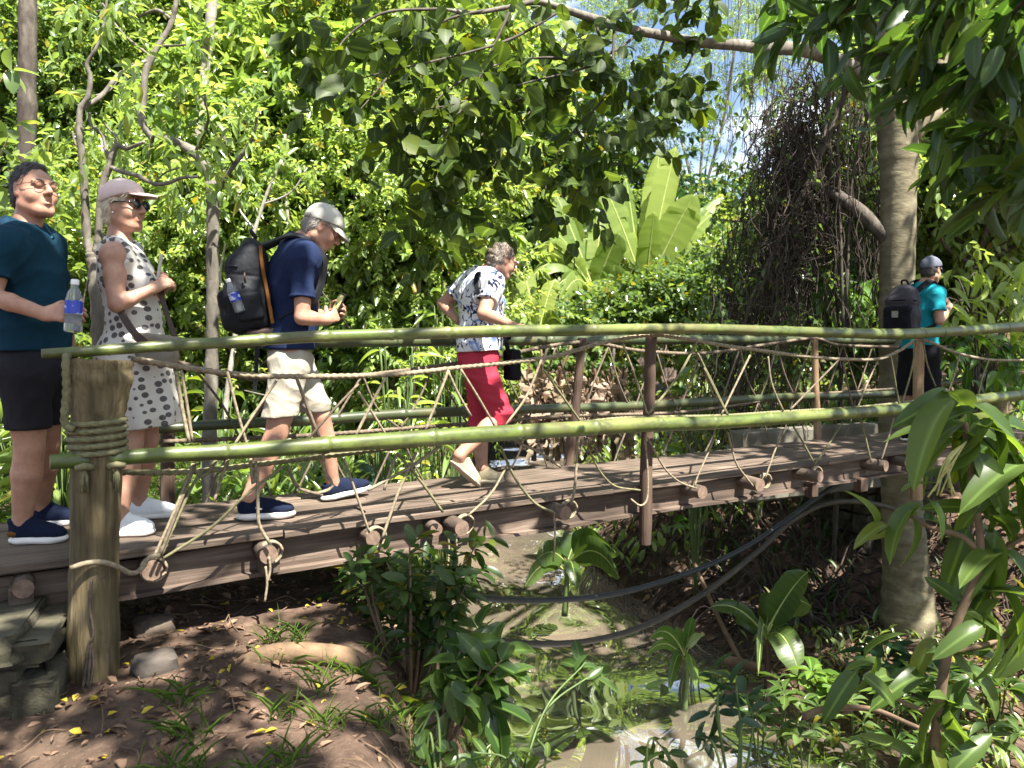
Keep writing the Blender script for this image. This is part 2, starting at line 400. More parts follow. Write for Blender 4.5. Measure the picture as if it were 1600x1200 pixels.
# ---- thick twisted guard ropes
def rope(pts, r, mt, label, name='guard_rope', step=.011, parent=BR):
    q = resample(spl(pts, 14), step); mb = MB()
    mb.tube(q[:, :3], r, 10, lobes=3, twist=2 * PI / .11, amp=.42)
    ob = mb.build(name, M[mt], parent); ob['label'] = label; return ob
rope([B(*p, -.1) for p in ((205, 560), (300, 576), (400, 587), (500, 588), (565, 587), (640, 583), (720, 574), (800, 566), (870, 556), (940, 536), (1013, 524), (1060, 528), (1138, 541), (1190, 548), (1250, 556), (1312, 561), (1372, 561), (1405, 548), (1440, 531), (1490, 550), (1545, 562), (1610, 563))], .0148, 'rope', 'upper guard rope sagging between the near posts')
rope([B(*p, -.1) for p in ((186, 738), (300, 737), (400, 726), (500, 714), (580, 704), (660, 694), (760, 682), (860, 668), (960, 655), (1040, 652), (1130, 650), (1220, 644), (1310, 639), (1380, 633), (1436, 626))], .015, 'ropegreen', 'lower guard rope along the near side')
rope([B(*p, 1.0) for p in ((255, 560), (380, 590), (520, 590), (640, 578), (760, 560), (905, 535), (1000, 548), (1100, 552), (1200, 538), (1273, 529), (1310, 539), (1390, 542), (1480, 541), (1558, 522))], .0165, 'ropedark', 'upper guard rope on the creek side')
rope([B(*p, 1.0) for p in ((255, 690), (400, 684), (520, 678), (650, 668), (760, 660), (890, 650), (1050, 645), (1150, 633), (1240, 618), (1330, 612), (1420, 606))], .015, 'ropedark', 'lower guard rope on the creek side')
# rope wound round the big post
bb = [B(*p, -.13) for p in ((152, 655), (152, 713))]
pr = .125
def coil(z0, z1, turns, c, r, name, label, mt='ropegreen', rad=.0135):
    t = np.linspace(0, 1, int(turns * 40)); a = t * turns * 2 * PI + 2.2
    pts = np.stack([c[0] + np.cos(a) * r, c[1] + np.sin(a) * r, z0 + (z1 - z0) * t], 1)
    mb = MB(); mb.tube(resample(pts, .011), rad, 10, lobes=3, twist=2 * PI / .13, amp=.34)
    ob = mb.build(name, M[mt], big); ob['label'] = label; return ob
coil(bb[1][2] + .01, bb[0][2] + .005, 4.9, bb[0], .105, 'rope_coil', 'five turns of mossy rope round the post')
p0 = B(103, 560, -.2); p1 = B(101, 660, -.2)
rope([p0 + [.02, .06, .01], p0, B(104, 610, -.2), p1, p1 + [.03, -.02, -.03]], .017, 'ropegreen', 'rope end hanging down beside the post', 'rope_end', parent=big)
for (px, py) in ((132, 745), (182, 742)):      # frayed knots below the lower rail
    p = B(px, py, -.235); mb = MB()
    for kx in range(16):
        a = random.uniform(0, 6.3); rr = random.uniform(.004, .02)
        mb.tube([p + [0, 0, .03], p + [math.cos(a) * rr * .6, math.sin(a) * rr * .6, 0], p + [math.cos(a) * rr, math.sin(a) * rr, -.05 - random.uniform(0, .02)]], [.006, .007, .003], 5)
    mb.tube([p + [-.03, 0, .035], p + [0, -.012, .045], p + [.03, 0, .035]], .014, 8)
    mb.build('frayed_knot', M['ropegreen'], big)
# loose rope tied round the foot of the post and vine-like strands
q = [B(*p, -.25) for p in ((110, 888), (130, 881), (155, 878), (178, 883))] + [B(*p, -.2) for p in ((205, 896), (222, 888), (232, 872), (250, 868))]
mb = MB(); mb.tube(resample(spl(q, 8), .02), .011, 8); mb.build('tie_rope', M['rope'], BR)
for st in (((143, 905), (141, 950), (146, 990), (138, 1010), (133, 1050), (128, 1085)), ((141, 1000), (140, 1035), (136, 1082)), ((143, 1005), (146, 1040), (138, 1082))):
    q = [B(*p, -.255) for p in st]; mb = MB(); mb.tube(spl(q, 8), .006, 6); mb.build('rope_strand', M['log'], big)

# ---- lacing ropes between the rails, one mesh per strand
LACE = """275,580 285,640 296,692|283,578 292,630 301,690|302,724 272,800 240,872|306,724 280,790 250,868|318,735 300,760 250,872|300,727 318,745 350,700
355,580 370,640 388,702|391,712 396,760 400,720|432,595 398,645 365,697|364,697 350,735 334,785|463,590 482,640 502,692|505,705 507,735 520,760 495,772|560,600 520,642 480,688
560,612 580,642 606,684|602,590 580,632 555,682|444,728 388,770 330,824 256,872|402,728 403,790 405,820 422,850|450,728 462,758 480,768 500,772|537,716 556,770 577,832|650,707 622,770 597,842
620,708 656,750 692,800|688,697 640,730 575,766|620,710 608,740 600,766|701,578 682,628 664,674|700,580 716,615 736,650|720,577 748,622 774,667|846,562 822,620 790,664|782,697 800,738 815,762 838,788 864,800
795,722 768,770 731,806|806,690 845,708 876,730|850,578 878,618 908,660|913,683 926,715 940,740 962,760 1000,766|902,683 901,720 898,760 893,788|973,537 993,590 1012,648|1089,534 1058,590 1012,648|1089,550 1114,600 1138,650
1012,684 1036,728 1060,752 1088,763|1116,686 1095,733 1088,750 1086,760|1008,684 1012,740 1011,780 1000,790 986,780|1100,575 1118,612 1137,650|1172,555 1150,600 1127,648|1200,557 1206,600 1224,642|1311,562 1272,602 1235,640|1317,565 1324,600 1333,637
1371,565 1355,600 1340,637|1392,557 1398,592 1405,632|1432,532 1424,580 1409,632|1240,667 1255,692 1271,722|1317,660 1296,692 1272,727|1345,655 1353,688 1361,722|1397,652 1388,685 1377,719|1410,645 1422,662 1433,678
1137,675 1144,703 1152,727 1177,760|1225,670 1210,706 1196,747|1442,531 1449,570 1462,604|1500,552 1490,590 1478,622|1545,562 1535,590 1528,620""".replace('\n', '|')
for seg in LACE.split('|'):
    pts = [tuple(map(float, t.split(','))) for t in seg.split()]
    q = spl([B(*p, -.105 - .012 * random.random()) for p in pts], 6); mb = MB()
    mb.tube(resample(q, .03), .0075 * random.uniform(.85, 1.15), 7)
    mb.build('lacing_rope', M[random.choice(['rope', 'rope', 'ropegreen', 'ropedark'])], BR)
fu = np.array([B(*p, 1.0) for p in ((255, 560), (380, 590), (520, 590), (640, 578), (760, 560), (905, 535), (1000, 548), (1100, 552), (1200, 538), (1273, 529), (1310, 539), (1390, 542), (1480, 541), (1558, 522))])
fl_ = np.array([B(*p, 1.0) for p in ((255, 690), (400, 684), (520, 678), (650, 668), (760, 660), (890, 650), (1050, 645), (1150, 633), (1240, 618), (1330, 612), (1420, 606))])
zu = lambda s: float(np.interp(s, fu[:, 0], fu[:, 2])); zl_ = lambda s: float(np.interp(s, fl_[:, 0], fl_[:, 2]))
for i in range(13):                                                # creek side: looser, darker zigzag
    s = fu[0, 0] + .15 + i * .53; s2 = s + .27
    for (a, c) in (((s, 1.0, zu(s)), (s2, 1.0, zl_(s2))), ((s + .53, 1.0, zu(s + .53)), (s2, 1.0, zl_(s2))), ((s2, 1.0, zl_(s2)), (s2 - .22, 1.0, -.06)), ((s2, 1.0, zl_(s2)), (s2 + .2, 1.0, -.06))):
        mid = (np.array(a) + np.array(c)) / 2 + [random.uniform(-.03, .03), 0, random.uniform(-.05, .02)]
        mb = MB(); mb.tube(spl([a, mid, c], 5), .0075, 6); mb.build('lacing_rope', M['ropedark'], BR)
# rope lashings on the log ends
for (px, py) in ((238, 876), (420, 851), (583, 826), (722, 810), (884, 788), (1190, 752), (1270, 738)):
    p = B(px, py, .0); c = np.array([p[0], -.035, -.088]); t = np.linspace(0, 2 * PI * 2.4, 50)
    mb = MB(); mb.tube(np.stack([c[0] + np.cos(t) * .053, c[1] + t * .0018 - .012, c[2] + np.sin(t) * .053], 1), .0068, 7); mb.build('lashing', M['rope'], BR)
for (px, py, L) in ((415, 885, .17), (700, 830, .22), (712, 830, .16), (735, 832, .2), (866, 800, .3), (420, 870, .12)):
    p = B(px, py, -.09); mb = MB(); mb.tube(spl([p, p + [.006, 0, -L * .5], p + [-.006, .0, -L]], 6), .006, 6); mb.build('rope_strand', M['rope'], BR)

# ---- hoses slung under the bridge
def hose(pts, r, mt, label):
    q = spl(pts, 14); mb = MB(); mb.tube(q, r, 12); ob = mb.build('water_hose', M[mt]); tag(ob, label, 'hose', 'hoses slung under the bridge')
hose([P(560, 860, 4.5), P(640, 905, 5.0), P(740, 932, 5.5), P(850, 938, 6.1), P(960, 928, 6.5), P(1070, 897, 6.9), P(1160, 858, 7.2), P(1230, 812, 7.4), P(1290, 768, 7.5), P(1350, 735, 7.6)], .024, 'hose', 'black hose, the upper of two slung under the bridge over the creek')
hose([P(560, 900, 4.4), P(640, 960, 4.8), P(730, 993, 5.3), P(830, 1006, 5.8), P(930, 1000, 6.3), P(1020, 972, 6.7), P(1110, 920, 7.0), P(1180, 865, 7.2), P(1240, 812, 7.4), P(1300, 785, 7.6), P(1370, 788, 7.9), P(1440, 812, 8.1)], .026, 'hosebrown', 'muddy brown hose, the lower of two slung under the bridge over the creek')

# ---- stone footings
def stone(name, c, h, label, cat, seed, mt, rz=0.0, group=None, parent=None):
    r = np.random.RandomState(seed); n1, n2 = 14, 10; vs_ = []
    for i in range(n2 + 1):
        th = PI * i / n2
        for k in range(n1):
            ph = 2 * PI * k / n1; d = np.array([math.sin(th) * math.cos(ph), math.sin(th) * math.sin(ph), math.cos(th)])
            d = np.sign(d) * np.abs(d) ** (.22 if name == 'stone_block' else .5)
            vs_.append(d * h * (1 + .09 * r.randn() * .6))
    f = [(i * n1 + k, (i + 1) * n1 + k, (i + 1) * n1 + (k + 1) % n1, i * n1 + (k + 1) % n1) for i in range(n2) for k in range(n1)]
    v = np.array(vs_); cz, sz = math.cos(rz), math.sin(rz); v = v @ np.array([[cz, sz, 0], [-sz, cz, 0], [0, 0, 1]])
    mb = MB(); mb.add(v, f); ob = mb.build(name, M[mt], parent, auto=60); ob.location = c
    if label: tag(ob, label, cat, group)
    return ob
M['stone'] = simple('mossy_stone', (.05, .045, .028), .95, .7, 9, bmp=.03, bscale=22)
M['stone2'] = simple('grey_stone', (.065, .054, .044), .9, .45, 6, bmp=.012, bscale=16)
ab = empty('stone_footing', tuple(P(40, 1100, 2.9)), 0.35, 'low mossy stone footing under the bridge end beside the thick post', 'footing')
inv = Matrix.Rotation(-.35, 4, 'Z') @ Matrix.Translation(-ab.location)
for j, (px, py, Y, hh) in enumerate(((-60, 985, 3.0, (.26, .32, .055)), (42, 982, 3.12, (.15, .32, .05)), (0, 1062, 3.0, (.11, .2, .10)), (70, 1070, 3.02, (.075, .2, .09)), (-80, 1065, 2.95, (.12, .2, .1)), (-40, 1150, 2.85, (.26, .2, .06)), (10, 965, 3.45, (.35, .3, .045)))):
    p = inv @ Vector(P(px, py, Y)); stone('stone_block', p, np.array(hh), None, None, j, 'stone', parent=ab)
for j, (px, py, hh, lab) in enumerate(((240, 985, (.09, .07, .055), 'reddish brown stone lying in the dark under the bridge'), (243, 1046, (.085, .07, .05), 'grey wedge shaped stone on the soil beside the thick post'))):
    Y = 3.6 if j == 0 else 3.2; p = P(px, py, Y); p[2] = float(ground(p[0], p[1])) + .02
    stone('loose_stone', p, np.array(hh), lab, 'stone', 20 + j, 'stone2' if j else 'log', .6)
# right abutment: dark rubble wall under the far end
wl = empty('abutment_wall', tuple(bw(9.5, 2.4, -1.5)), math.atan2(U[1], U[0]), 'dark rubble stone wall under the distant end of the bridge', 'wall')
rr = random.Random(5)
for face in (0, 1):
    for rowi in range(9):
        x = 0
        while x < (3.4 if face == 0 else 1.4):
            L = rr.uniform(.2, .42); hz = .10
            if face == 0: c, h = (x + L / 2, -.55 + rr.uniform(-.02, .02), -1.25 + rowi * .27), (L / 2 * .96, .16, .13)
            else: c, h = (.0 + rr.uniform(-.02, .02), -.45 + x + L / 2, -1.25 + rowi * .27), (.16, L / 2 * .96, .13)
            stone('stone_block', c, np.array(h), None, None, rr.randint(0, 9999), 'stone', parent=wl); x += L
MB().box((1.7, .1, -.25), (1.62, .58, 1.18)).build('rubble_core', M['stone'], wl, smooth=False)
# low pale kerb wall on the far bank behind the deck
kw = MB(); a = P(1150, 690, 8.6); c = P(1420, 672, 9.9)
d = (c - a); d[2] = 0; d /= np.linalg.norm(d); q = np.cross([0, 0, 1], d)
kw.box((a + c) / 2 - [0, 0, .28], (np.linalg.norm((c - a)[:2]) / 2, .12, .4), np.array([d, q, [0, 0, 1]]), bev=.02)
tag(kw.build('low_wall', simple('concrete_wall', (.13, .12, .095), .9, .3, 4, bmp=.006), None, smooth=False), 'low pale concrete wall on the bank behind the bridge deck', 'wall')
# ================================================================== smooth-union solids for people and bags
def nrm(v): v = np.asarray(v, float); return v / (np.linalg.norm(v) + 1e-9)
class Solid:
    """list of rounded cones and ellipsoids, joined by a smooth union, meshed with surface nets"""
    def __init__(self): self.ops = []; self.post = []
    def cone(self, a, b, ra, rb=None, k=.02, sq=None, ax=None, mode='u'):
        a = np.asarray(a, float); b = np.asarray(b, float); rb = ra if rb is None else rb
        self.ops.append(('c', a, b, ra, rb, k, sq, None if ax is None else nrm(ax), mode)); return self
    def flat(self, a, b, ra, rb, k=.02, inner=0.0):      # a cone sawn off square at b (a sleeve or trouser leg), hollowed by inner
        self.ops.append(('f', np.asarray(a, float), np.asarray(b, float), ra, rb, k, None, None, 'u'))
        hd = nrm(np.asarray(b, float) - a) * .022; self.ops.append(('f', np.asarray(b, float) - hd, np.asarray(b, float), rb + .004, rb + .004, .002, None, None, 'u'))
        if False:
            d = nrm(np.asarray(b, float) - a); self.ops.append(('c', b - d * .03, b + d * .03, inner, inner, .006, None, None, 's'))
        return self
    def chain(self, pts, rad, k=.02, **kw):
        for i in range(len(pts) - 1): self.cone(pts[i], pts[i + 1], rad[i], rad[i + 1], k, **kw)
        return self
    def ell(self, c, r, R=None, k=.02, mode='u'):
        self.ops.append(('e', np.asarray(c, float), np.asarray(r, float), np.eye(3) if R is None else np.asarray(R, float), k, mode)); return self
    def box(self, c, h, R=None, r=.01, k=.01, mode='u'):
        self.ops.append(('b', np.asarray(c, float), np.asarray(h, float), np.eye(3) if R is None else np.asarray(R, float), r, k, mode)); return self
    def cut(self, p, n):          # keep what lies behind the plane
        self.post.append(('cut', np.asarray(p, float), nrm(n))); return self
    def ripple(self, f): self.post.append(('rip', f)); return self
    def bounds(self):
        lo, hi = np.full(3, 1e9), np.full(3, -1e9)
        for o in self.ops:
            mode = o[-1]
            if mode != 'u': continue
            a, c = self.obox(o, 0); lo = np.minimum(lo, a); hi = np.maximum(hi, c)
        return lo, hi
    def obox(self, o, ex):
        if o[0] in 'cf':
            r = max(o[3], o[4]) * (max(1, o[6] or 1)) + ex
            return np.minimum(o[1], o[2]) - r, np.maximum(o[1], o[2]) + r
        r = (np.abs(o[3].T) @ o[2]) + ex if o[0] == 'e' else (np.abs(o[3].T) @ o[2]) + ex + o[4]
        return o[1] - r, o[1] + r
    def dist(self, o, p):
        if o[0] == 'f':
            a, b, ra, rb = o[1:5]; q = p - a; ba = b - a; L = np.linalg.norm(ba); t = q @ (ba / L)
            h = np.clip(t / L, 0, 1); d = np.linalg.norm(q - t.clip(0, L * 2)[..., None] * (ba / L), axis=-1) - (ra + (rb - ra) * h)
            return np.maximum(np.maximum(d, t - L), -t - ra * (0 if L < .03 else 9))
        if o[0] == 'c':
            a, b, ra, rb, sq, ax = o[1], o[2], o[3], o[4], o[6], o[7]
            q = p - a; ba = b - a
            if sq is not None:                       # squash along ax
                pr = q @ ax; q = q + (pr * (1 / sq - 1))[..., None] * ax; ba = ba + (ba @ ax) * (1 / sq - 1) * ax
            h = np.clip((q @ ba) / (ba @ ba + 1e-12), 0, 1)
            d = np.linalg.norm(q - h[..., None] * ba, axis=-1) - (ra + (rb - ra) * h)
            return d * (min(1, sq) if sq else 1)
        q = (p - o[1]) @ o[3].T
        if o[0] == 'e':
            k0 = np.linalg.norm(q / o[2], axis=-1); k1 = np.linalg.norm(q / (o[2] ** 2), axis=-1) + 1e-9
            return k0 * (k0 - 1) / k1
        g = np.abs(q) - (o[2] - o[4])
        return np.linalg.norm(np.maximum(g, 0), axis=-1) + np.minimum(g.max(-1), 0) - o[4]
    def mesh(self, h=.006):
        lo, hi = self.bounds(); lo = lo - 3 * h; hi = hi + 3 * h
        nn = np.ceil((hi - lo) / h).astype(int) + 1
        D = np.full(nn, .3, np.float32)
        ax = [lo[i] + h * np.arange(nn[i]) for i in range(3)]
        for o in self.ops:
            k = o[5] if o[0] != 'e' else o[4]; k = o[6 - 1] if o[0] == 'b' else k; mode = o[-1]
            a, c = self.obox(o, k + 3 * h)
            i0 = np.clip(np.floor((a - lo) / h).astype(int), 0, nn); i1 = np.clip(np.ceil((c - lo) / h).astype(int) + 1, 0, nn)
            if (i1 <= i0).any(): continue
            sl = tuple(slice(i0[j], i1[j]) for j in range(3))
            p = np.stack(np.meshgrid(*[ax[j][sl[j]] for j in range(3)], indexing='ij'), -1)
            d = self.dist(o, p); d0 = D[sl]
            if mode == 'u':
                t = np.clip(.5 + .5 * (d0 - d) / k, 0, 1); D[sl] = d0 * (1 - t) + d * t - k * t * (1 - t)
            elif mode == 's':
                t = np.clip(.5 - .5 * (d0 + d) / k, 0, 1); D[sl] = d0 * (1 - t) - d * t + k * t * (1 - t)
        if self.post:
            near = np.abs(D) < .09; p = np.stack(np.meshgrid(*ax, indexing='ij'), -1)[near]; d = D[near]
            for o in self.post:
                if o[0] == 'cut': d = np.maximum(d, (p - o[1]) @ o[2])
                else: d = d + o[1](p)
            D[near] = d
            for o in self.post:
                if o[0] == 'cut':
                    far = ~near; 
                    pf = (ax[0][:, None, None] - o[1][0]) * o[2][0] + (ax[1][None, :, None] - o[1][1]) * o[2][1] + (ax[2][None, None, :] - o[1][2]) * o[2][2]
                    D = np.where(far, np.maximum(D, pf), D)
        return surface_nets(D, lo, h)
def surface_nets(D, lo, h):
    s = D < 0; nx, ny, nz = D.shape
    c = [(i, j, k) for i in (0, 1) for j in (0, 1) for k in (0, 1)]
    cnt = sum(s[i:nx - 1 + i, j:ny - 1 + j, k:nz - 1 + k].astype(np.int8) for i, j, k in c)
    act = (cnt > 0) & (cnt < 8); I = np.argwhere(act)
    vid = -np.ones(act.shape, np.int64); vid[act] = np.arange(len(I))
    acc = np.zeros((len(I), 3)); w = np.zeros(len(I))
    for a in c:
        for ax in range(3):
            if a[ax]: continue
            b = list(a); b[ax] = 1
            d0 = D[I[:, 0] + a[0], I[:, 1] + a[1], I[:, 2] + a[2]].astype(float); d1 = D[I[:, 0] + b[0], I[:, 1] + b[1], I[:, 2] + b[2]].astype(float)
            m = (d0 < 0) != (d1 < 0); t = np.where(m, d0 / np.where(m, d0 - d1, 1), 0)
            q = np.tile(np.array(a, float), (len(I), 1)); q[:, ax] = t
            acc[m] += q[m]; w[m] += 1
    V = lo + h * (I + acc / w[:, None]); F = []
    for ax in range(3):
        u, v = (ax + 1) % 3, (ax + 2) % 3
        sl0 = [slice(1, -1)] * 3; sl0[ax] = slice(0, -1); sl1 = list(sl0); sl1[ax] = slice(1, None)
        a = s[tuple(sl0)]; b = s[tuple(sl1)]
        for flip, m in ((False, a & ~b), (True, ~a & b)):
            E = np.argwhere(m); off = np.ones(3, int); off[ax] = 0; E = E + off
            def g(du, dv):
                q = E.copy(); q[:, u] -= du; q[:, v] -= dv; return vid[q[:, 0], q[:, 1], q[:, 2]]
            quad = np.stack([g(0, 0), g(1, 0), g(1, 1), g(0, 1)], 1)
            F.append(quad[:, ::-1] if flip else quad)
    F = np.concatenate(F); F = F[(F >= 0).all(1)]
    return V, F
def solid_obj(name, S, mats, parent=None, h=.006, smooth_iter=1):
    V, F = S.mesh(h)
    if smooth_iter:
        e = np.concatenate([F[:, [0, 1]], F[:, [1, 2]], F[:, [2, 3]], F[:, [3, 0]]])
        for _ in range(smooth_iter):
            a = np.zeros_like(V); n_ = np.zeros(len(V))
            for j in range(3): a[:, j] = np.bincount(e[:, 0], V[e[:, 1], j], len(V)) + np.bincount(e[:, 1], V[e[:, 0], j], len(V))
            n_ = np.bincount(e[:, 0], minlength=len(V)) + np.bincount(e[:, 1], minlength=len(V))
            V = V * .5 + .5 * a / np.maximum(n_, 1)[:, None]
    me = grid_mesh(name, V, F)
    if not isinstance(mats, (list, tuple)): mats = [mats]
    return link_mesh(name, me, parent, mats)
def folds(amp, f=70, seed=0, stretch=(1, 1, 1)):
    r = np.random.RandomState(seed); W = [(nrm(r.randn(3)) * f * r.uniform(.6, 1.5), r.rand() * 6) for _ in range(5)]; st = np.array(stretch)
    def g(p):
        q = p * st; z = 0
        for i, (wv, ph) in enumerate(W): z = z + .7 - 2 * np.abs(np.sin(.5 * (q @ wv) + ph + 1.1 * np.sin(q @ W[(i + 1) % 5][0] * .4 + ph * 2))) ** .7
        return -amp * z / 2.6
    return g
def frame(x, up):                 # rows: x forward, y left, z up
    x = nrm(x); y = nrm(np.cross(up, x)); z = np.cross(x, y); return np.stack([x, y, z])

# ---- materials of people
def skin_mat(name, c):
    m, n, b = mat(name); c = np.array(c)
    x = noise(n, 14, 5, rough=.7); y = noise(n, 90, 4)
    base = ramp(n, x, [(.3, tuple(c * [.82, .70, .66])), (.7, tuple(c * [1.15, 1.14, 1.12]))])
    base = mixc(n, ramp(n, y, [(.52, (0, 0, 0)), (.72, (.3, .3, .3))]), base, tuple(c * [.78, .58, .5]))
    n.links.new(base, b.inputs['Base Color']); b.inputs['Roughness'].default_value = .5; b.inputs['Specular IOR Level'].default_value = .35
    b.inputs['Subsurface Weight'].default_value = .12; b.inputs['Subsurface Radius'].default_value = (.02, .008, .004); b.inputs['Subsurface Scale'].default_value = .5
    bump(n, b, noise(n, 180, 3), .0012, .3); return m
def cloth_mat(name, c, var=.14, rough=.9, scale=6, weave=420):
    m, n, b = mat(name); c = np.array(c)
    x = noise(n, scale, 4)
    n.links.new(ramp(n, x, [(.3, tuple(c * (1 - var))), (.7, tuple(c * (1 + var)))]), b.inputs['Base Color'])
    b.inputs['Roughness'].default_value = rough; b.inputs['Specular IOR Level'].default_value = .12; b.inputs['Sheen Weight'].default_value = .0
    bump(n, b, noise(n, 17, 6, (1, 1, .8), dist=.8), .010, .55); return m
M['skin_m'] = skin_mat('ruddy_skin', (.37, .215, .15)); M['skin_f'] = skin_mat('tanned_skin', (.37, .22, .155))
M['hair_dark'] = simple('dark_grey_hair', (.035, .029, .026), .6, .5, 60, (3, 3, .6), .004, 120)
M['hair_grey'] = simple('grey_hair', (.22, .20, .175), .6, .4, 60, (3, 3, .6), .004, 120)
M['hair_white'] = simple('pale_blonde_hair', (.55, .47, .34), .55, .3, 60, (4, 4, .5), .004, 120)
M['hair_mouse'] = simple('mousy_grey_hair', (.17, .14, .115), .65, .5, 55, (3, 3, .7), .006, 110)
M['petrol'] = cloth_mat('petrol_blue_cotton', (.005, .028, .048)); M['navy'] = cloth_mat('navy_cotton', (.012, .02, .055))
M['darkshort'] = cloth_mat('charcoal_cotton', (.018, .017, .021)); M['khaki'] = cloth_mat('khaki_cotton', (.34, .31, .25))
M['red'] = cloth_mat('raspberry_cotton', (.34, .03, .05)); M['teal'] = cloth_mat('bright_teal_cotton', (.012, .22, .27))
M['black'] = cloth_mat('black_fabric', (.008, .008, .011)); M['pinkcap'] = cloth_mat('pale_pink_cotton', (.56, .43, .395))
M['greycap'] = cloth_mat('light_grey_cotton', (.40, .39, .345)); M['collar'] = cloth_mat('faded_blue_cotton', (.05, .14, .21))
M['greybag'] = cloth_mat('beige_canvas', (.185, .16, .125)); M['pack'] = cloth_mat('dark_grey_nylon', (.014, .015, .018), rough=.6)
M['packgrey'] = cloth_mat('mauve_grey_nylon', (.04, .036, .042), rough=.7); M['orange'] = cloth_mat('ochre_webbing', (.13, .055, .015))
M['leather'] = simple('brown_leather', (.035, .016, .010), .5, .3, 30, bmp=.002)
M['shoe_navy'] = cloth_mat('navy_knit', (.008, .012, .03)); M['shoe_white'] = cloth_mat('white_knit', (.72, .73, .74), .05)
M['shoe_tan'] = cloth_mat('sand_suede', (.34, .29, .19)); M['sole'] = simple('white_rubber_sole', (.66, .62, .58), .6, .1, 20)
M['sole_tan'] = simple('tan_rubber_sole', (.42, .36, .26), .7, .1, 20)
M['plastic_dark'] = simple('black_glossy_plastic', (.01, .01, .012), .15, .1, 10, spec=.6)
M['wire'] = simple('thin_brown_metal', (.12, .06, .04), .35, .1, 10, metallic=.6)
M['white_plastic'] = simple('white_plastic', (.8, .8, .8), .4, .05, 10)
M['eye'] = simple('eye_white', (.75, .72, .68), .2, .05, 10); M['iris'] = simple('brown_iris', (.04, .025, .015), .15, .1, 10)
m, n, b = mat('clear_plastic'); b.inputs['Base Color'].default_value = (.9, .95, 1, 1); b.inputs['Roughness'].default_value = .08; b.inputs['Transmission Weight'].default_value = .85; b.inputs['IOR'].default_value = 1.2; M['clear'] = m
m, n, b = mat('bottle_label'); n.links.new(ramp(n, noise(n, 16, 2, (1, 1, 2)), [(.56, (.012, .035, .36)), (.6, (.5, .55, .75))]), b.inputs['Base Color']); b.inputs['Roughness'].default_value = .35; M['bluelabel'] = m
# white dress fabric with rows of grey oval spots
def spots_mat():
    m, n, b = mat('white_fabric_grey_spots')
    t = N(n, 'ShaderNodeTexCoord'); sx = N(n, 'ShaderNodeSeparateXYZ'); n.links.new(t.outputs['Object'], sx.inputs[0])
    def mth(op, a, c=None):
        x = n.nodes.new('ShaderNodeMath'); x.operation = op
        for i, s in enumerate((a, c)):
            if s is None: continue
            if hasattr(s, 'is_linked'): n.links.new(s, x.inputs[i])
            else: x.inputs[i].default_value = s
        return x.outputs[0]
    vo = n.nodes.new('ShaderNodeTexVoronoi'); vo.feature = 'F1'; vo.inputs['Scale'].default_value = 1.0; vo.inputs['Randomness'].default_value = .28
    mp = n.nodes.new('ShaderNodeMapping'); mp.inputs['Rotation'].default_value = (0, .35, 0); mp.inputs['Scale'].default_value = (25, 14, 25)
    n.links.new(t.outputs['Object'], mp.inputs[0]); n.links.new(mp.outputs[0], vo.inputs[0])
    spot = ramp(n, vo.outputs['Distance'], [(.36, (1, 1, 1)), (.40, (0, 0, 0))])
    grain = noise(n, 130, 2, (1, 1, 3))
    dark = ramp(n, grain, [(.4, (.055, .05, .05)), (.65, (.17, .155, .15))])
    c = mixc(n, spot, (.56, .53, .48), dark); n.links.new(c, b.inputs['Base Color'])
    b.inputs['Roughness'].default_value = .9; b.inputs['Specular IOR Level'].default_value = .2
    bump(n, b, noise(n, 22, 4), .006, .5); return m
M['spots'] = spots_mat()
def blotch_mat():
    m, n, b = mat('white_cotton_blue_black_print')
    a = noise(n, 11, 2, dist=1.2); c = noise(n, 15, 3, (1, 1, .8), dist=2.4)
    base = mixc(n, ramp(n, a, [(.545, (0, 0, 0)), (.60, (.9, .9, .9))]), (.60, .61, .62), (.11, .18, .42))
    base = mixc(n, ramp(n, c, [(.56, (0, 0, 0)), (.585, (1, 1, 1))]), base, (.012, .014, .04))
    n.links.new(base, b.inputs['Base Color']); b.inputs['Roughness'].default_value = .85; b.inputs['Specular IOR Level'].default_value = .2
    bump(n, b, noise(n, 24, 4), .005, .5); return m
M['blotch'] = blotch_mat()

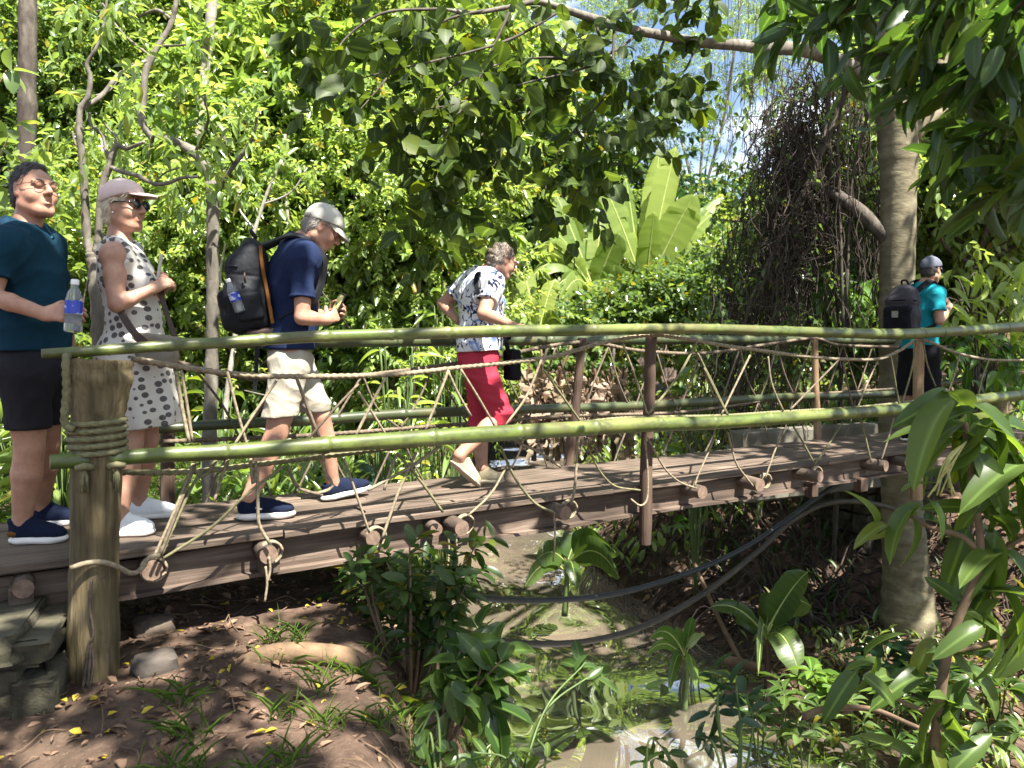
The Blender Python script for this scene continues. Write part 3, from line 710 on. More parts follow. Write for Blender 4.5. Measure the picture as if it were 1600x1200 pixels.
# ---- body pieces
def add_head(S, c, R, s=1.0, open_mouth=0.0):
    """c head centre, R rows forward/left/up"""
    W = lambda x, y, z: c + (np.array([x, y, z]) * s) @ R
    e = lambda p, r, k=.015, mode='u': S.ell(W(*p), np.array(r) * s, R, k, mode)
    e((-.018, 0, .035), (.094, .074, .084)); e((.028, 0, -.03), (.062, .060, .088), .03); e((.0, 0, -.035), (.07, .064, .07), .03)
    S.cone(W(.062, -.018, -.098), W(.062, .018, -.098), .019 * s, .019 * s, .025)
    for g in (-1, 1):
        e((.052, g * .040, -.03), (.030, .024, .03), .02); S.cone(W(-.01, g * .054, -.06), W(.05, g * .026, -.096), .018 * s, .016 * s, .025)
        e((.087, g * .032, .012), (.016, .021, .014), .014, 's')
        e((.083, g * .031, .010), (.011, .017, .011), .006)
        S.cone(W(.088, g * .012, .03), W(.076, g * .05, .027), .009 * s, .008 * s, .012)
        e((-.008, g * .074, .0), (.017, .010, .032), .008); e((-.004, g * .083, .002), (.009, .006, .018), .006, 's'); e((-.004, g * .078, -.022), (.010, .008, .012), .006)
        e((.098, g * .012, -.028), (.010, .009, .008), .008)
    S.cone(W(.088, 0, .022), W(.112, 0, -.020), .009 * s, .0125 * s, .012); e((.104, 0, -.024), (.014, .011, .010), .008)
    for z, r in ((-.053, .0058), (-.065, .0068)): S.cone(W(.080, -.019, z - .002), W(.0905, 0, z), r * s, r * s, .01); S.cone(W(.080, .019, z - .002), W(.0905, 0, z), r * s, r * s, .01)
    S.ell(W(.098, 0, -.059), np.array((.012, .022, .0028 + open_mouth)) * s, R, .004, 's')
def add_hand(S, wr, d, back, side, curl, s=1.0, spread=.06, thumb_curl=.5, thumb_dir=.9):
    """wr wrist, d towards the knuckles, back normal of the back of the hand, side +-1: where the thumb sits along cross(back,d)"""
    d = nrm(d); back = nrm(back - d * (np.dot(back, d))); y = np.cross(back, d) * side
    s = s * 1.0; L = .088 * s
    S.cone(wr, wr + d * .02 * s, .026 * s, .028 * s, .012, sq=.72, ax=back)
    for q in (-.026, -.009, .009, .026): S.cone(wr + d * .015 * s + y * q * .6 * s, wr + d * L + y * q * s * 1.05, .0145 * s, .0115 * s, .01)
    for i, q in enumerate((.030, .010, -.011, -.031)):
        root = wr + d * (L - (.004 if i in (1, 2) else .012) * s) + y * q * s
        dd = nrm(d + y * (q / .03) * spread); cu = curl[i] if hasattr(curl, '__len__') else curl
        p = root; ang = cu * .8
        for j, (l, r0, r1) in enumerate(((.043, .0105, .0096), (.027, .0096, .0088), (.022, .0088, .0072))):
            l *= s * (1, 1.06, 1, .8)[i]
            dir_ = dd * math.cos(ang) - back * math.sin(ang); qv = p + dir_ * l
            S.cone(p, qv, r0 * s, r1 * s, .004); p = qv; ang += cu
    root = wr + d * .022 * s + y * .024 * s - back * .006 * s
    t1 = root + nrm(y * thumb_dir + d * .75 - back * .5) * .040 * s
    t2 = t1 + nrm(y * (thumb_dir * .35) + d * .9 - back * (.3 + thumb_curl)) * .033 * s
    t3 = t2 + nrm(d * .9 - y * thumb_curl * .5 - back * (.3 + thumb_curl)) * .026 * s
    S.cone(root, t1, .0155 * s, .0125 * s, .014); S.cone(t1, t2, .0122 * s, .0108 * s, .006); S.cone(t2, t3, .0108 * s, .0085 * s, .005)
def add_torso(S, J, fwd, ex=0.0, belly=0.0, bust=0.0, wide=1.0, deep=1.0, k=.05):
    """J: pelvis, chest, neck; fwd = facing"""
    pel, che, neck = J['pelvis'], J['chest'], J['neck']; up = nrm(che - pel)
    lf = nrm(np.cross([0, 0, 1], fwd)); R = np.stack([nrm(np.cross(lf, up)), lf, up])
    L = np.linalg.norm(che - pel); mid = pel * .52 + che * .48
    S.ell(pel + up * .0, (.115 * deep + ex, .165 * wide + ex, .135 + ex), R, k)
    S.ell(mid + R[0] * (.012 + belly * .6), (.105 * deep + ex + belly, .15 * wide + ex + belly * .4, .17 + ex), R, k)
    S.ell(che, (.112 * deep + ex, .16 * wide + ex, .17 + ex), R, k)
    if bust:
        for g in (-1, 1): S.ell(che + R[0] * .085 * deep + lf * g * .07 - up * .03, (.055 + ex * .6 + bust, .065 + ex * .6, .065 + ex * .6), R, .05)
    for sh in ('rsh', 'lsh'):
        S.cone(J[sh], (che + neck) / 2 + R[0] * -.01, .058 + ex, .06 + ex, k)
        S.cone(J[sh] * .7 + neck * .3, neck, .04 + ex * .8, .045 + ex * .8, k)
        S.cone(J[sh], che - up * .02, .06 + ex, .09 + ex, k)
    return R
def limb(S, a, b, c, r, ex=0.0, k=.012):
    """three joints, radii at start, mid-upper, joint, mid-lower, end"""
    m1 = a * .6 + b * .4; m2 = b * .65 + c * .35
    S.cone(a, m1, r[0] + ex, r[1] + ex, k); S.cone(m1, b, r[1] + ex, r[2] + ex, k); S.cone(b, m2, r[2] + ex, r[3] + ex, k); S.cone(m2, c, r[3] + ex, r[4] + ex, k)
def add_foot(S, ak, toe, s=1.0):
    d = nrm(toe - ak); S.cone(ak, ak + nrm(d * .35 - np.array([0, 0, 1.])) * .035, .036, .034, .02)
def G(px, py, z=0.0):
    r = ray(px, py); t = (z - CAMZ) / r[2]; return np.array([r[0] * t, r[1] * t, z])
def shoe(parent, heel, toe, ground_n, w, mt, sole_mt, label=None, tall=.075, collar=None, thick=.028, patch=None, mark=False):
    """heel and toe: points on the sole's underside; an upper over a thick sole"""
    d = nrm(toe - heel); up = nrm(ground_n - d * np.dot(ground_n, d)); lf = np.cross(up, d); R = np.stack([d, lf, up]); L = np.linalg.norm(toe - heel)
    S = Solid(); q = lambda t, z, y=0: heel + d * L * t + up * z + lf * y
    S.ell(q(.23, thick + .022), (L * .21, w * .84, .045), R, .03); S.ell(q(.62, thick + .012), (L * .33, w * .96, .034), R, .03); S.ell(q(.80, thick + .008), (L * .18, w * .93, .030), R, .02)
    S.cone(q(.21, thick + .02), q(.17, tall + .020), w * .80, w * .84, .02, sq=1.25, ax=d); S.cone(q(.30, tall + .012), q(.68, thick + .028), w * .66, w * .60, .03)
    S.cone(q(.35, tall + .022), q(.60, thick + .052), w * .34, w * .30, .012)
    for t_ in (.40, .48, .56): S.cone(q(t_, tall * .95 - (t_ - .4) * .16 + .012, -w * .45), q(t_ + .02, tall * .95 - (t_ - .4) * .16 + .012, w * .45), .004, .004, .003)
    S.ripple(folds(.0012, 150, 3)); S.cut(q(.5, thick * .6), -up)
    S.ell(q(.17, tall + .042), (L * .155, w * .74, .038), R, .008, 's')
    ob = solid_obj('shoe', S, [mt], parent, .0048)
    if label: ob['label'] = label
    if patch:
        S = Solid(); S.ell(q(.11, thick + .016, -w * .62), (.026, .02, .014), R, .004); solid_obj('heel_patch', S, [M[patch]], ob, .003)
    if mark:
        S = Solid(); S.cone(q(.42, thick + .022, -w * .93), q(.33, thick + .030, -w * .86), .0055, .004, .003); solid_obj('side_mark', S, [M['white_plastic']], ob, .003)
    S = Solid()
    S.ell(q(.20, thick * .5), (L * .21, w * .98, thick * .62), R, .02); S.ell(q(.62, thick * .45), (L * .30, w * 1.06, thick * .55), R, .02); S.ell(q(.80, thick * .55), (L * .21, w * .98, thick * .55), R, .02)
    S.cone(q(.2, thick * .5), q(.75, thick * .45), thick * .5, thick * .5, .02, sq=w * 1.7 / thick, ax=lf)
    S.cut(q(.5, 0), -up); S.cut(q(.5, thick * 1.12), up)
    so = solid_obj('sole', S, [sole_mt], ob, .005)
    return ob
def eyes(parent, c, R, s=1.0):
    for g in (-1, 1):
        p = c + (np.array([.0797, g * .031, .011]) * s) @ R
        S = Solid(); S.ell(p, np.array((.0115, .0125, .0068)) * s, R, .002); ob = solid_obj('eye', S, M['eye'], parent, .0025, 0)
        S = Solid(); S.ell(p + R[0] * .0095 * s, np.array((.0032, .0052, .0052)) * s, R, .002); solid_obj('iris', S, M['iris'], ob, .0018, 0)
        q = lambda x, y, z: c + (np.array([x, y, z]) * s) @ R
        S = Solid(); S.cone(q(.094, g * .015, .028), q(.090, g * .034, .034), .0042 * s, .0042 * s, .004); S.cone(q(.090, g * .034, .034), q(.076, g * .052, .028), .0042 * s, .002 * s, .004); solid_obj('eyebrow', S, M['hair_mouse'], parent, .003, 0)
def hair_cap(name, parent, c, R, mt, grow, cuts, s=1.0, h=.0055, rip=.004, extra=None, strand=.028):
    S = Solid(); W = lambda x, y, z: c + (np.array([x, y, z]) * s) @ R
    S.ell(W(-.022, 0, .036), (np.array((.094, .074, .084)) + grow) * s, R, .02); S.ell(W(-.05, 0, -.02), (np.array((.06, .066, .07)) + grow) * s, R, .03)
    if extra: extra(S, W)
    S.ripple(folds(rip, 160, 5, (1, 1, .5)))
    for p, nv in cuts: S.cut(W(*p), np.asarray(nv, float) @ R)
    ob = solid_obj(name, S, [mt], parent, h)
    me = ob.data; n_ = len(me.vertices); co = np.empty(n_ * 3); me.vertices.foreach_get('co', co); co = co.reshape(-1, 3); no = np.array([v.normal[:] for v in me.vertices])
    r_ = np.random.RandomState(n_); k = r_.choice(n_, min(n_, 1500)); p = co[k]; nn_ = no[k]; q = (p - c) @ R.T
    flow = np.stack([-.5 - 2 * np.clip(q[:, 0], -.05, .05), np.sign(q[:, 1]) * .25, -.75 - q[:, 2] * 3], 1) @ R + r_.randn(len(p), 3) * .22
    flow = flow - nn_ * (flow * nn_).sum(1)[:, None]; flow /= np.linalg.norm(flow, axis=1)[:, None] + 1e-9
    ln = strand * r_.uniform(.6, 1.3, len(p)); sd_ = np.cross(nn_, flow) * .0016
    base = p - nn_ * .002; mid = p + flow * (ln * .5)[:, None] + nn_ * .004; tip = p + flow * ln[:, None] + nn_ * (r_.uniform(0, .006, len(p)))[:, None]
    V = np.stack([base - sd_, base + sd_, mid + sd_, mid - sd_, tip + sd_ * .3, tip - sd_ * .3], 1).reshape(-1, 3); b_ = np.arange(len(p))[:, None] * 6
    F = np.concatenate([b_ + np.array([[0, 1, 2, 3]]), b_ + np.array([[3, 2, 4, 5]])])
    link_mesh('hair_strands', grid_mesh('hair_strands', V, F), ob, [mt])
    return ob
def ank(h, t, z=.10): return h + .22 * (t - h) + np.array([0, 0, z])
def ball_cap(parent, c, R, mt, s=1.0, bill=True, label=None, tilt=.0, visor=.075):
    W = lambda x, y, z: c + (np.array([x, y, z]) * s) @ R
    S = Solid(); S.ell(W(-.020, 0, .042), np.array((.110, .088, .100)) * s, R, .02); S.ell(W(.03, 0, .055), np.array((.062, .07, .06)) * s, R, .04)
    nv = nrm(np.array([.25, 0, -1.0])) @ R
    S.cut(W(0, 0, .034), nv); S.ripple(folds(.0012, 60, 9))
    ob = solid_obj('cap', S, [mt], parent, .005)
    if label: ob['label'] = label
    S.ell
    if bill:
        mb = MB(); n1, n2 = 17, 9; vs_ = []
        for lay in (0, 1):
            for i in range(n1):
                a = -1.25 + 2.5 * i / (n1 - 1)
                for j in range(n2):
                    t = j / (n2 - 1); r0 = .088
                    x0, y0 = -.004 + r0 * math.cos(a), .079 * math.sin(a)
                    reach = visor * math.cos(a * .98) ** .8 if abs(a) < 1.25 else 0
                    x = x0 + t * max(reach, .0) ; y = y0 * (1 - .08 * t)
                    z = .050 - .34 * (x - .06) * t - (1.5 + 4.5 * t) * y * y + tilt * t + .006 - (0 if lay else .007)
                    vs_.append(W(x, y, z))
        f = []; k = n1 * n2
        for i in range(n1 - 1):
            for j in range(n2 - 1):
                a = i * n2 + j; f.append((a, a + 1, a + n2 + 1, a + n2)); f.append((k + a, k + a + n2, k + a + n2 + 1, k + a + 1))
        for i in range(n1 - 1): a = i * n2 + n2 - 1; f.append((a, k + a, k + a + n2, a + n2)); 
        for j in range(n2 - 1):
            f.append((j, k + j, k + j + 1, j + 1)); a = (n1 - 1) * n2 + j; f.append((a, a + 1, k + a + 1, k + a))
        mb.add(vs_, f); mb.build('visor', [mt], ob)
    W2 = W(-.020, 0, .144); S = Solid(); S.ell(W2, np.array((.009, .009, .005)), R, .003); solid_obj('cap_button', S, [mt], ob, .003, 0)
    return ob
def glasses(parent, c, R, mt, lens_mt, r=(.021, .017), thick=.0022, dark=False, name='glasses'):
    W = lambda x, y, z: c + np.array([x, y, z]) @ R
    root = None; mb = MB()
    for g in (-1, 1):
        t = np.linspace(0, 2 * PI, 25); ce = np.array([.100, g * .033, .010])
        pts = [W(ce[0] - .10 * abs(r[0] * math.cos(a)) * .6 - (.004 if False else 0), ce[1] + r[0] * math.cos(a), ce[2] + r[1] * math.sin(a)) for a in t]
        mb.tube(pts, thick, 6, cap=False)
        mb.tube([W(.098, g * (.033 + r[0]), .014), W(.06, g * .074, .016), W(0, g * .080, .018), W(-.02, g * .080, .008)], thick * .9, 6)
    mb.tube([W(.101, -.013, .012), W(.107, 0, .015), W(.101, .013, .012)], thick, 6)
    fr = mb.build(name, [mt], parent)
    if dark:
        for g in (-1, 1):
            S = Solid(); S.ell(W(.099, g * .033, .010), np.array((.006, r[0], r[1])), R, .002); solid_obj('lens', S, [lens_mt], fr, .003, 0)
    return fr
def strap(pts, wd, th, mt, name, parent, nrm_up=None, n=10, centre=None):
    q = resample(spl(pts, n), .012); mb = MB()
    t = np.gradient(q, axis=0); t /= np.linalg.norm(t, axis=1)[:, None]
    vs_ = []
    for i in range(len(q)):
        out = nrm(q[i] - centre[min(i, len(centre) - 1)] if centre is not None and centre.ndim > 1 else (q[i] - centre if centre is not None else np.array(nrm_up)))
        out = nrm(out - t[i] * (out @ t[i])); b_ = np.cross(t[i], out)
        for a, o_ in ((-1, 0), (1, 0), (1, 1), (-1, 1)): vs_.append(q[i] + b_ * a * wd / 2 + out * o_ * th)
    f = []
    for i in range(len(q) - 1):
        for k in range(4): j = (k + 1) % 4; f.append((i * 4 + k, i * 4 + j, (i + 1) * 4 + j, (i + 1) * 4 + k))
    f.append((0, 1, 2, 3)); f.append(tuple(range(len(vs_) - 4, len(vs_))))
    mb.add(vs_, f); return mb.build(name, [mt], parent, smooth=False)
def person(label, S, skin, h=.0055):
    o = solid_obj('person', S, [skin], None, h); return tag(o, label, 'person')
def bottle(base, axis, label, s=1.0, group=None):
    ax = nrm(axis); side = nrm(np.cross(ax, [0.3, 1, .1])); root = empty('water_bottle', (0, 0, 0), 0, label, 'bottle')
    prof = [(.0, .024), (.004, .030), (.02, .031), (.06, .029), (.065, .031), (.125, .031), (.13, .030), (.15, .026), (.17, .016), (.178, .0125), (.19, .0125)]
    mb = MB(); q = resample(np.array([(*(base + ax * z * s), r * s) for z, r in prof]), .004); mb.tube(q[:, :3], q[:, 3], 20); mb.build('bottle_body', [M['clear']], root)
    mb = MB(); mb.tube([base + ax * .186 * s, base + ax * .19 * s, base + ax * .205 * s, base + ax * .207 * s], np.array([.014, .015, .015, .013]) * s, 18); mb.build('bottle_cap', [M['white_plastic']], root, auto=40)
    mb = MB(); mb.tube([base + ax * .07 * s, base + ax * .122 * s], .0318 * s, 24, cap=False); mb.build('bottle_label', [M['bluelabel']], root)
    return root
LEG = (.088, .086, .058, .060, .038); ARM = (.050, .046, .037, .036, .026)
UP = np.array([0, 0, 1.])
def yaw(a): return np.array([math.cos(math.radians(a)), math.sin(math.radians(a)), 0])
# ================================================================== the man in the petrol blue polo shirt
def build_man1():
    Y0 = 3.55; f = yaw(-14); J = {}
    J['pelvis'] = P(48, 575, Y0); J['chest'] = P(42, 430, Y0); J['neck'] = P(38, 360, Y0)
    J['rsh'] = P(4, 392, Y0 - .19); J['lsh'] = P(68, 388, Y0 + .17)
    hc = P(54, 300, Y0); hf = nrm(np.array([.86, -.46, .10])); R = frame(hf, UP)
    el = P(-14, 462, Y0 - .26); wr = P(70, 491, Y0 - .26); lel = P(96, 470, Y0 + .28); lwr = P(108, 540, Y0 + .2)
    rh, lh = P(40, 585, Y0 - .07), P(62, 580, Y0 + .11)
    rk, lk = P(46, 700, Y0 - .03), P(72, 692, Y0 + .2); ra, la = ank(G(15, 849), G(106, 846)), ank(G(46, 822), G(126, 818))
    S = Solid(); add_torso(S, J, f, 0, .02)
    S.cone(J['neck'] - [0, 0, .02], hc + np.array([-.03, 0, -.06]) @ R, .062, .058, .03); add_head(S, hc, R, 1.03, .003)
    limb(S, J['rsh'], el, wr, (.052, .048, .038, .038, .028)); limb(S, J['lsh'], lel, lwr, (.052, .048, .038, .038, .028))
    limb(S, rh, rk, ra, (.092, .088, .062, .064, .039)); limb(S, lh, lk, la, (.092, .088, .062, .064, .039))
    hd = nrm(P(112, 487, Y0 - .28) - wr)
    add_hand(S, wr, hd, np.array([.1, -.9, .35]), 1, (.62, .66, .68, .7), 1.08, .03, .6)
    add_hand(S, lwr, np.array([.15, 0, -1]), np.array([.2, 1, 0]), 1, .5)
    add_foot(S, ra, ra + [.14, -.02, -.06]); add_foot(S, la, la + [.14, -.02, -.06])
    o = person('middle aged man in a petrol blue polo shirt and dark shorts holding a water bottle', S, M['skin_m'])
    C = Solid(); add_torso(C, J, f, .016, .028, k=.11)
    for a, b_ in ((J['rsh'], el), (J['lsh'], lel)): C.flat(a, a * .33 + b_ * .67, .070, .078, .04, .06)
    C.cone(J['pelvis'], J['pelvis'] + [0, 0, .12], .15, .15, .05, sq=1.1, ax=np.cross(UP, f))
    C.ripple(folds(.006, 38, 1, (1, 1, 1.6))); C.cut(P(50, 548, Y0), [0, 0, -1])
    C.ell(J['neck'] + [.01, 0, .045], (.075, .075, .06), None, .01, 's')
    sh = solid_obj('polo_shirt', C, [M['petrol']], o)
    mk = Solid(); pm = J['rsh'] * .86 + el * .14; mk.ell(pm + np.array([.012, -.076, 0]), (.012, .012, .02), None, .004); mo = solid_obj('sleeve_mark', mk, [M['white_plastic']], sh, .003)
    cl = MB(); t = np.linspace(.45, 2 * PI - .45, 30); fl = np.cross(UP, f); vs_ = []
    for a in t:
        d = f * math.cos(a) + fl * math.sin(a); lo_ = J['neck'] + UP * (-.012 - .035 * max(0, math.cos(a))) ; 
        vs_ += [lo_ + d * .088 + UP * .0, lo_ + d * .079 + UP * .062, lo_ + d * .087 + UP * .066, lo_ + d * .120 + UP * .016]
    fcs = [(i * 4 + k, i * 4 + (k + 1) % 4, i * 4 + 4 + (k + 1) % 4, i * 4 + 4 + k) for i in range(29) for k in range(4)] + [(0, 1, 2, 3), tuple(range(116, 120))]
    cl.add(vs_, fcs); cl.build('collar', [M['collar']], sh)
    C = Solid()
    C.ell(J['pelvis'], (.135, .175, .12), frame(f, UP), .05); C.cone(J['pelvis'], J['pelvis'] + UP * .12 + f * .012, .138, .142, .04, sq=1.15, ax=np.cross(UP, f))
    for a, b_ in ((rh, rk), (lh, lk)): C.cone(a, a * .1 + b_ * .9, .112, .095, .05)
    C.ripple(folds(.005, 42, 2)); C.cut(P(50, 669, Y0), [0, 0, -1]); C.cut(P(50, 540, Y0), [0, 0, 1])
    solid_obj('shorts', C, [M['darkshort']], o)
    hair_cap('hair', o, hc, R, M['hair_dark'], .008, [((.048, 0, .078), (1, 0, -.45)), ((-.022, 0, .02), (1, 0, -.25)) if False else ((-.004, 0, -.01), (.8, 0, -.6)), ((0, 0, -.06), (0, 0, -1))], 1.03, extra=lambda S, W: (S.ell(W(-.0, 0, .105), (.06, .055, .028), R, .03), S.ell(W(.01, -.085, -.0), (.028, .03, .045), R, .006, 's'), S.ell(W(.01, .085, -.0), (.028, .03, .045), R, .006, 's')))
    eyes(o, hc, R, 1.03); glasses(o, hc, R, M['wire'], None, (.022, .020), .0018)
    shoe(o, G(15, 849), G(106, 846), UP, .048, M['shoe_navy'], M['sole'], tall=.085, thick=.034, patch='orange')
    shoe(o, G(46, 822), G(126, 818), UP, .048, M['shoe_navy'], M['sole'], tall=.085, thick=.03)
    # tan heel patch and a pale mark on the near shoe
    bb = P(113, 519, Y0 - .30); bottle(bb, P(117, 445, Y0 - .28) - bb, 'blue labelled water bottle held by the man in the polo shirt', 1.08)
build_man1()

# ================================================================== the woman in the spotted dress
def build_woman2():
    Y0 = 3.88; f = yaw(4); J = {}
    J['pelvis'] = P(208, 560, Y0); J['chest'] = P(198, 438, Y0); J['neck'] = P(186, 375, Y0)
    J['rsh'] = P(178, 400, Y0 - .16); J['lsh'] = P(200, 397, Y0 + .16)
    hc = P(195, 325, Y0); R = frame(nrm(np.array([.97, -.22, .0])), UP)
    el = P(182, 476, Y0 - .22); wr = P(238, 452, Y0 - .14); lel = P(222, 480, Y0 + .2); lwr = P(252, 455, Y0 + .03)
    rh, lh = P(205, 580, Y0 - .08), P(215, 575, Y0 + .08)
    rk, lk = P(205, 690, Y0 - .09), P(230, 686, Y0 + .09); ra, la = ank(G(172, 838), G(243, 834)), ank(G(198, 812), G(281, 806))
    S = Solid(); add_torso(S, J, f, -.004, 0, .0, .92)
    S.cone(J['neck'] - [0, 0, .02], hc + np.array([-.03, 0, -.07]) @ R, .052, .05, .03); add_head(S, hc, R, .97)
    limb(S, J['rsh'], el, wr, (.050, .050, .037, .035, .024)); limb(S, J['lsh'], lel, lwr, (.050, .048, .037, .035, .024))
    limb(S, rh, rk, ra, (.085, .08, .056, .058, .036)); limb(S, lh, lk, la, (.085, .08, .056, .058, .036))
    add_hand(S, wr, P(260, 440, Y0 - .08) - wr, np.array([.25, -.8, .6]), 1, (.55, .6, .65, .7), .95, .02)
    add_hand(S, lwr, P(268, 436, Y0 - .04) - lwr, np.array([.9, .3, .2]), -1, (.6, .65, .7, .7), .95, .02)
    add_foot(S, ra, ra + [.13, 0, -.06]); add_foot(S, la, la + [.13, 0, -.06])
    o = person('woman in a sleeveless white dress with grey spots, pink cap and sunglasses', S, M['skin_f'])
    C = Solid(); add_torso(C, J, f, .016, .015, .022, .93)
    C.ell(J['pelvis'] - [0, 0, .03], (.155, .19, .2), frame(f, UP), .06)
    for (px, r, dz) in ((207, .16, 0), (219, .16, 0), (232, .165, 0)): C.cone(J['pelvis'] + [0, 0, -.05], P(px, 640, Y0), .13, .135, .06)
    C.cone(J['pelvis'], P(226, 665, Y0), .15, .16, .08, sq=1.2, ax=np.cross(UP, f))
    fr = lambda p: .012 * np.sin(np.arctan2(p[:, 1] - Y0, p[:, 0] - J['pelvis'][0]) * 9 + 1) * np.clip((J['pelvis'][2] - p[:, 2]) / .35, 0, 1)
    C.ripple(fr); C.ripple(folds(.004, 36, 4)); C.cut(P(226, 668, Y0), [.12, 0, -1])
    C.ell(J['neck'] + [.02, 0, .05], (.085, .085, .075), None, .01, 's')
    for a in ('rsh', 'lsh'): g = -1 if a == 'rsh' else 1; C.ell(J[a] + np.array([0, g * .05, .01]), (.075, .06, .09), None, .02, 's')
    solid_obj('dress', C, [M['spots']], o)
    hair_cap('hair', o, hc, R, M['hair_white'], .012, [((.062, 0, .02), (1, 0, -.35)), ((.02, 0, -.02), (.8, 0, -.5)), ((0, 0, -.115), (0, 0, -1))], .97, rip=.006,
             extra=lambda S, W: (S.ell(W(-.055, 0, -.05), (.045, .068, .06), R, .03), S.ell(W(.058, -.05, .045), (.035, .025, .025), R, .02), S.ell(W(.07, 0, .06), (.025, .06, .025), R, .02)))
    ball_cap(o, hc + R[2] * .006, R, M['pinkcap'], 1.0, label='pale pink cap', visor=.098, tilt=.03)
    glasses(o, hc, R, M['plastic_dark'], M['plastic_dark'], (.025, .020), .0035, True, 'sunglasses')
    eyes(o, hc, R, .97)
    shoe(o, G(172, 838), G(243, 834), UP, .043, M['shoe_white'], M['sole'], tall=.075)
    shoe(o, G(198, 812), G(281, 806), UP, .043, M['shoe_white'], M['sole'], tall=.075)
    S = Solid(); S.ell(hc + np.array([-.004, -.079, -.034]) @ R, (.005, .005, .006), R, .002); solid_obj('earring', S, [M['white_plastic']], o, .0025, 0)
    bg_ = empty('shoulder_bag', tuple(P(250, 545, Y0 - .15)), 0, 'beige canvas shoulder bag on a brown strap over the spotted dress', 'bag')
    inv = Vector(bg_.location)
    def loc(ob):
        ob.location = -inv; return ob
    S = Solid(); Rb = frame(nrm(np.array([1, .1, -.12])), UP)
    S.box(P(247, 546, Y0 - .17), (.10, .04, .075), Rb, .03, .01); S.box(P(243, 556, Y0 - .215), (.085, .015, .05), Rb, .015, .01); S.ripple(folds(.004, 60, 8)); loc(solid_obj('bag_body', S, [M['greybag']], bg_))
    S = Solid(); S.box(P(246, 530, Y0 - .18), (.103, .045, .028), Rb, .02, .01); S.ripple(folds(.003, 60, 9)); loc(solid_obj('bag_flap', S, [M['greybag']], bg_))
    cc = J['chest'] * .5 + J['pelvis'] * .5
    loc(strap([P(182, 430, Y0 - .19), P(186, 478, Y0 - .21), P(206, 515, Y0 - .225), P(228, 536, Y0 - .22)], .034, .005, M['leather'], 'strap', bg_, centre=cc))
    loc(strap([P(250, 440, Y0 - .05), P(254, 470, Y0 - .12), P(263, 500, Y0 - .14), P(272, 525, Y0 - .16)], .028, .005, M['leather'], 'strap', bg_, centre=cc))
    ph = MB(); c0 = P(249, 420, Y0 - .06); axz = nrm(P(252, 403, Y0 - .06) - P(246, 436, Y0 - .06)); axx = nrm(np.cross(ray(249, 420), axz)); 
    ph.box((0, 0, 0), (.007, .035, .072), np.stack([axx, np.cross(axz, axx), axz]), bev=.004)
    po = ph.build('mobile_phone', [simple('silver_phone', (.4, .38, .35), .3, .1, 10)], None, smooth=False); po.location = c0; tag(po, 'slim silver phone seen edge on above the spotted dress', 'phone')
build_woman2()

# ================================================================== backpacks
def backpack(label, c, R, s, mats):
    root = empty('backpack', tuple(c), 0, label, 'backpack'); W = lambda x, y, z: np.array([x, y, z]) * s @ R
    S = Solid(); H = lambda *h: np.array(h) * s
    S.box(W(-.055, 0, -.10), H(.125, .15, .14), R, .075 * s, .03); S.box(W(-.03, 0, .04), H(.11, .145, .15), R, .08 * s, .06); S.ell(W(.015, 0, .16), H(.075, .125, .11), R, .08)
    S.ripple(folds(.005, 40, 3)); S.ripple(lambda p: .005 * np.exp(-((p @ R[2] - .05 * s + (p @ R[0]) * .25) / .007) ** 2) + .005 * np.exp(-((p @ R[1] + .095 * s) / .006) ** 2))
    solid_obj('main_bag', S, [mats[0]], root, .0065)
    S = Solid(); S.box(W(-.165, 0, -.10), H(.035, .105, .11), R, .033 * s, .02); S.ripple(folds(.004, 50, 4)); solid_obj('front_pocket', S, [mats[1]], root, .006)
    mb = MB(); a = np.linspace(-1.35, 1.35, 21); pts = [W(-.030 - .105 * math.cos(q) ** .6, .148 * math.sin(q), .105 + .02 * math.cos(q)) for q in a]
    mb.tube(pts, .005, 6); mb.build('zip', [mats[1]], root)
    mb = MB(); mb.tube(spl([W(.05, -.03, .255), W(.03, -.02, .295), W(.03, .02, .295), W(.05, .03, .255)], 6), .009, 6); mb.build('grab_loop', [mats[1]], root)
    return root, W
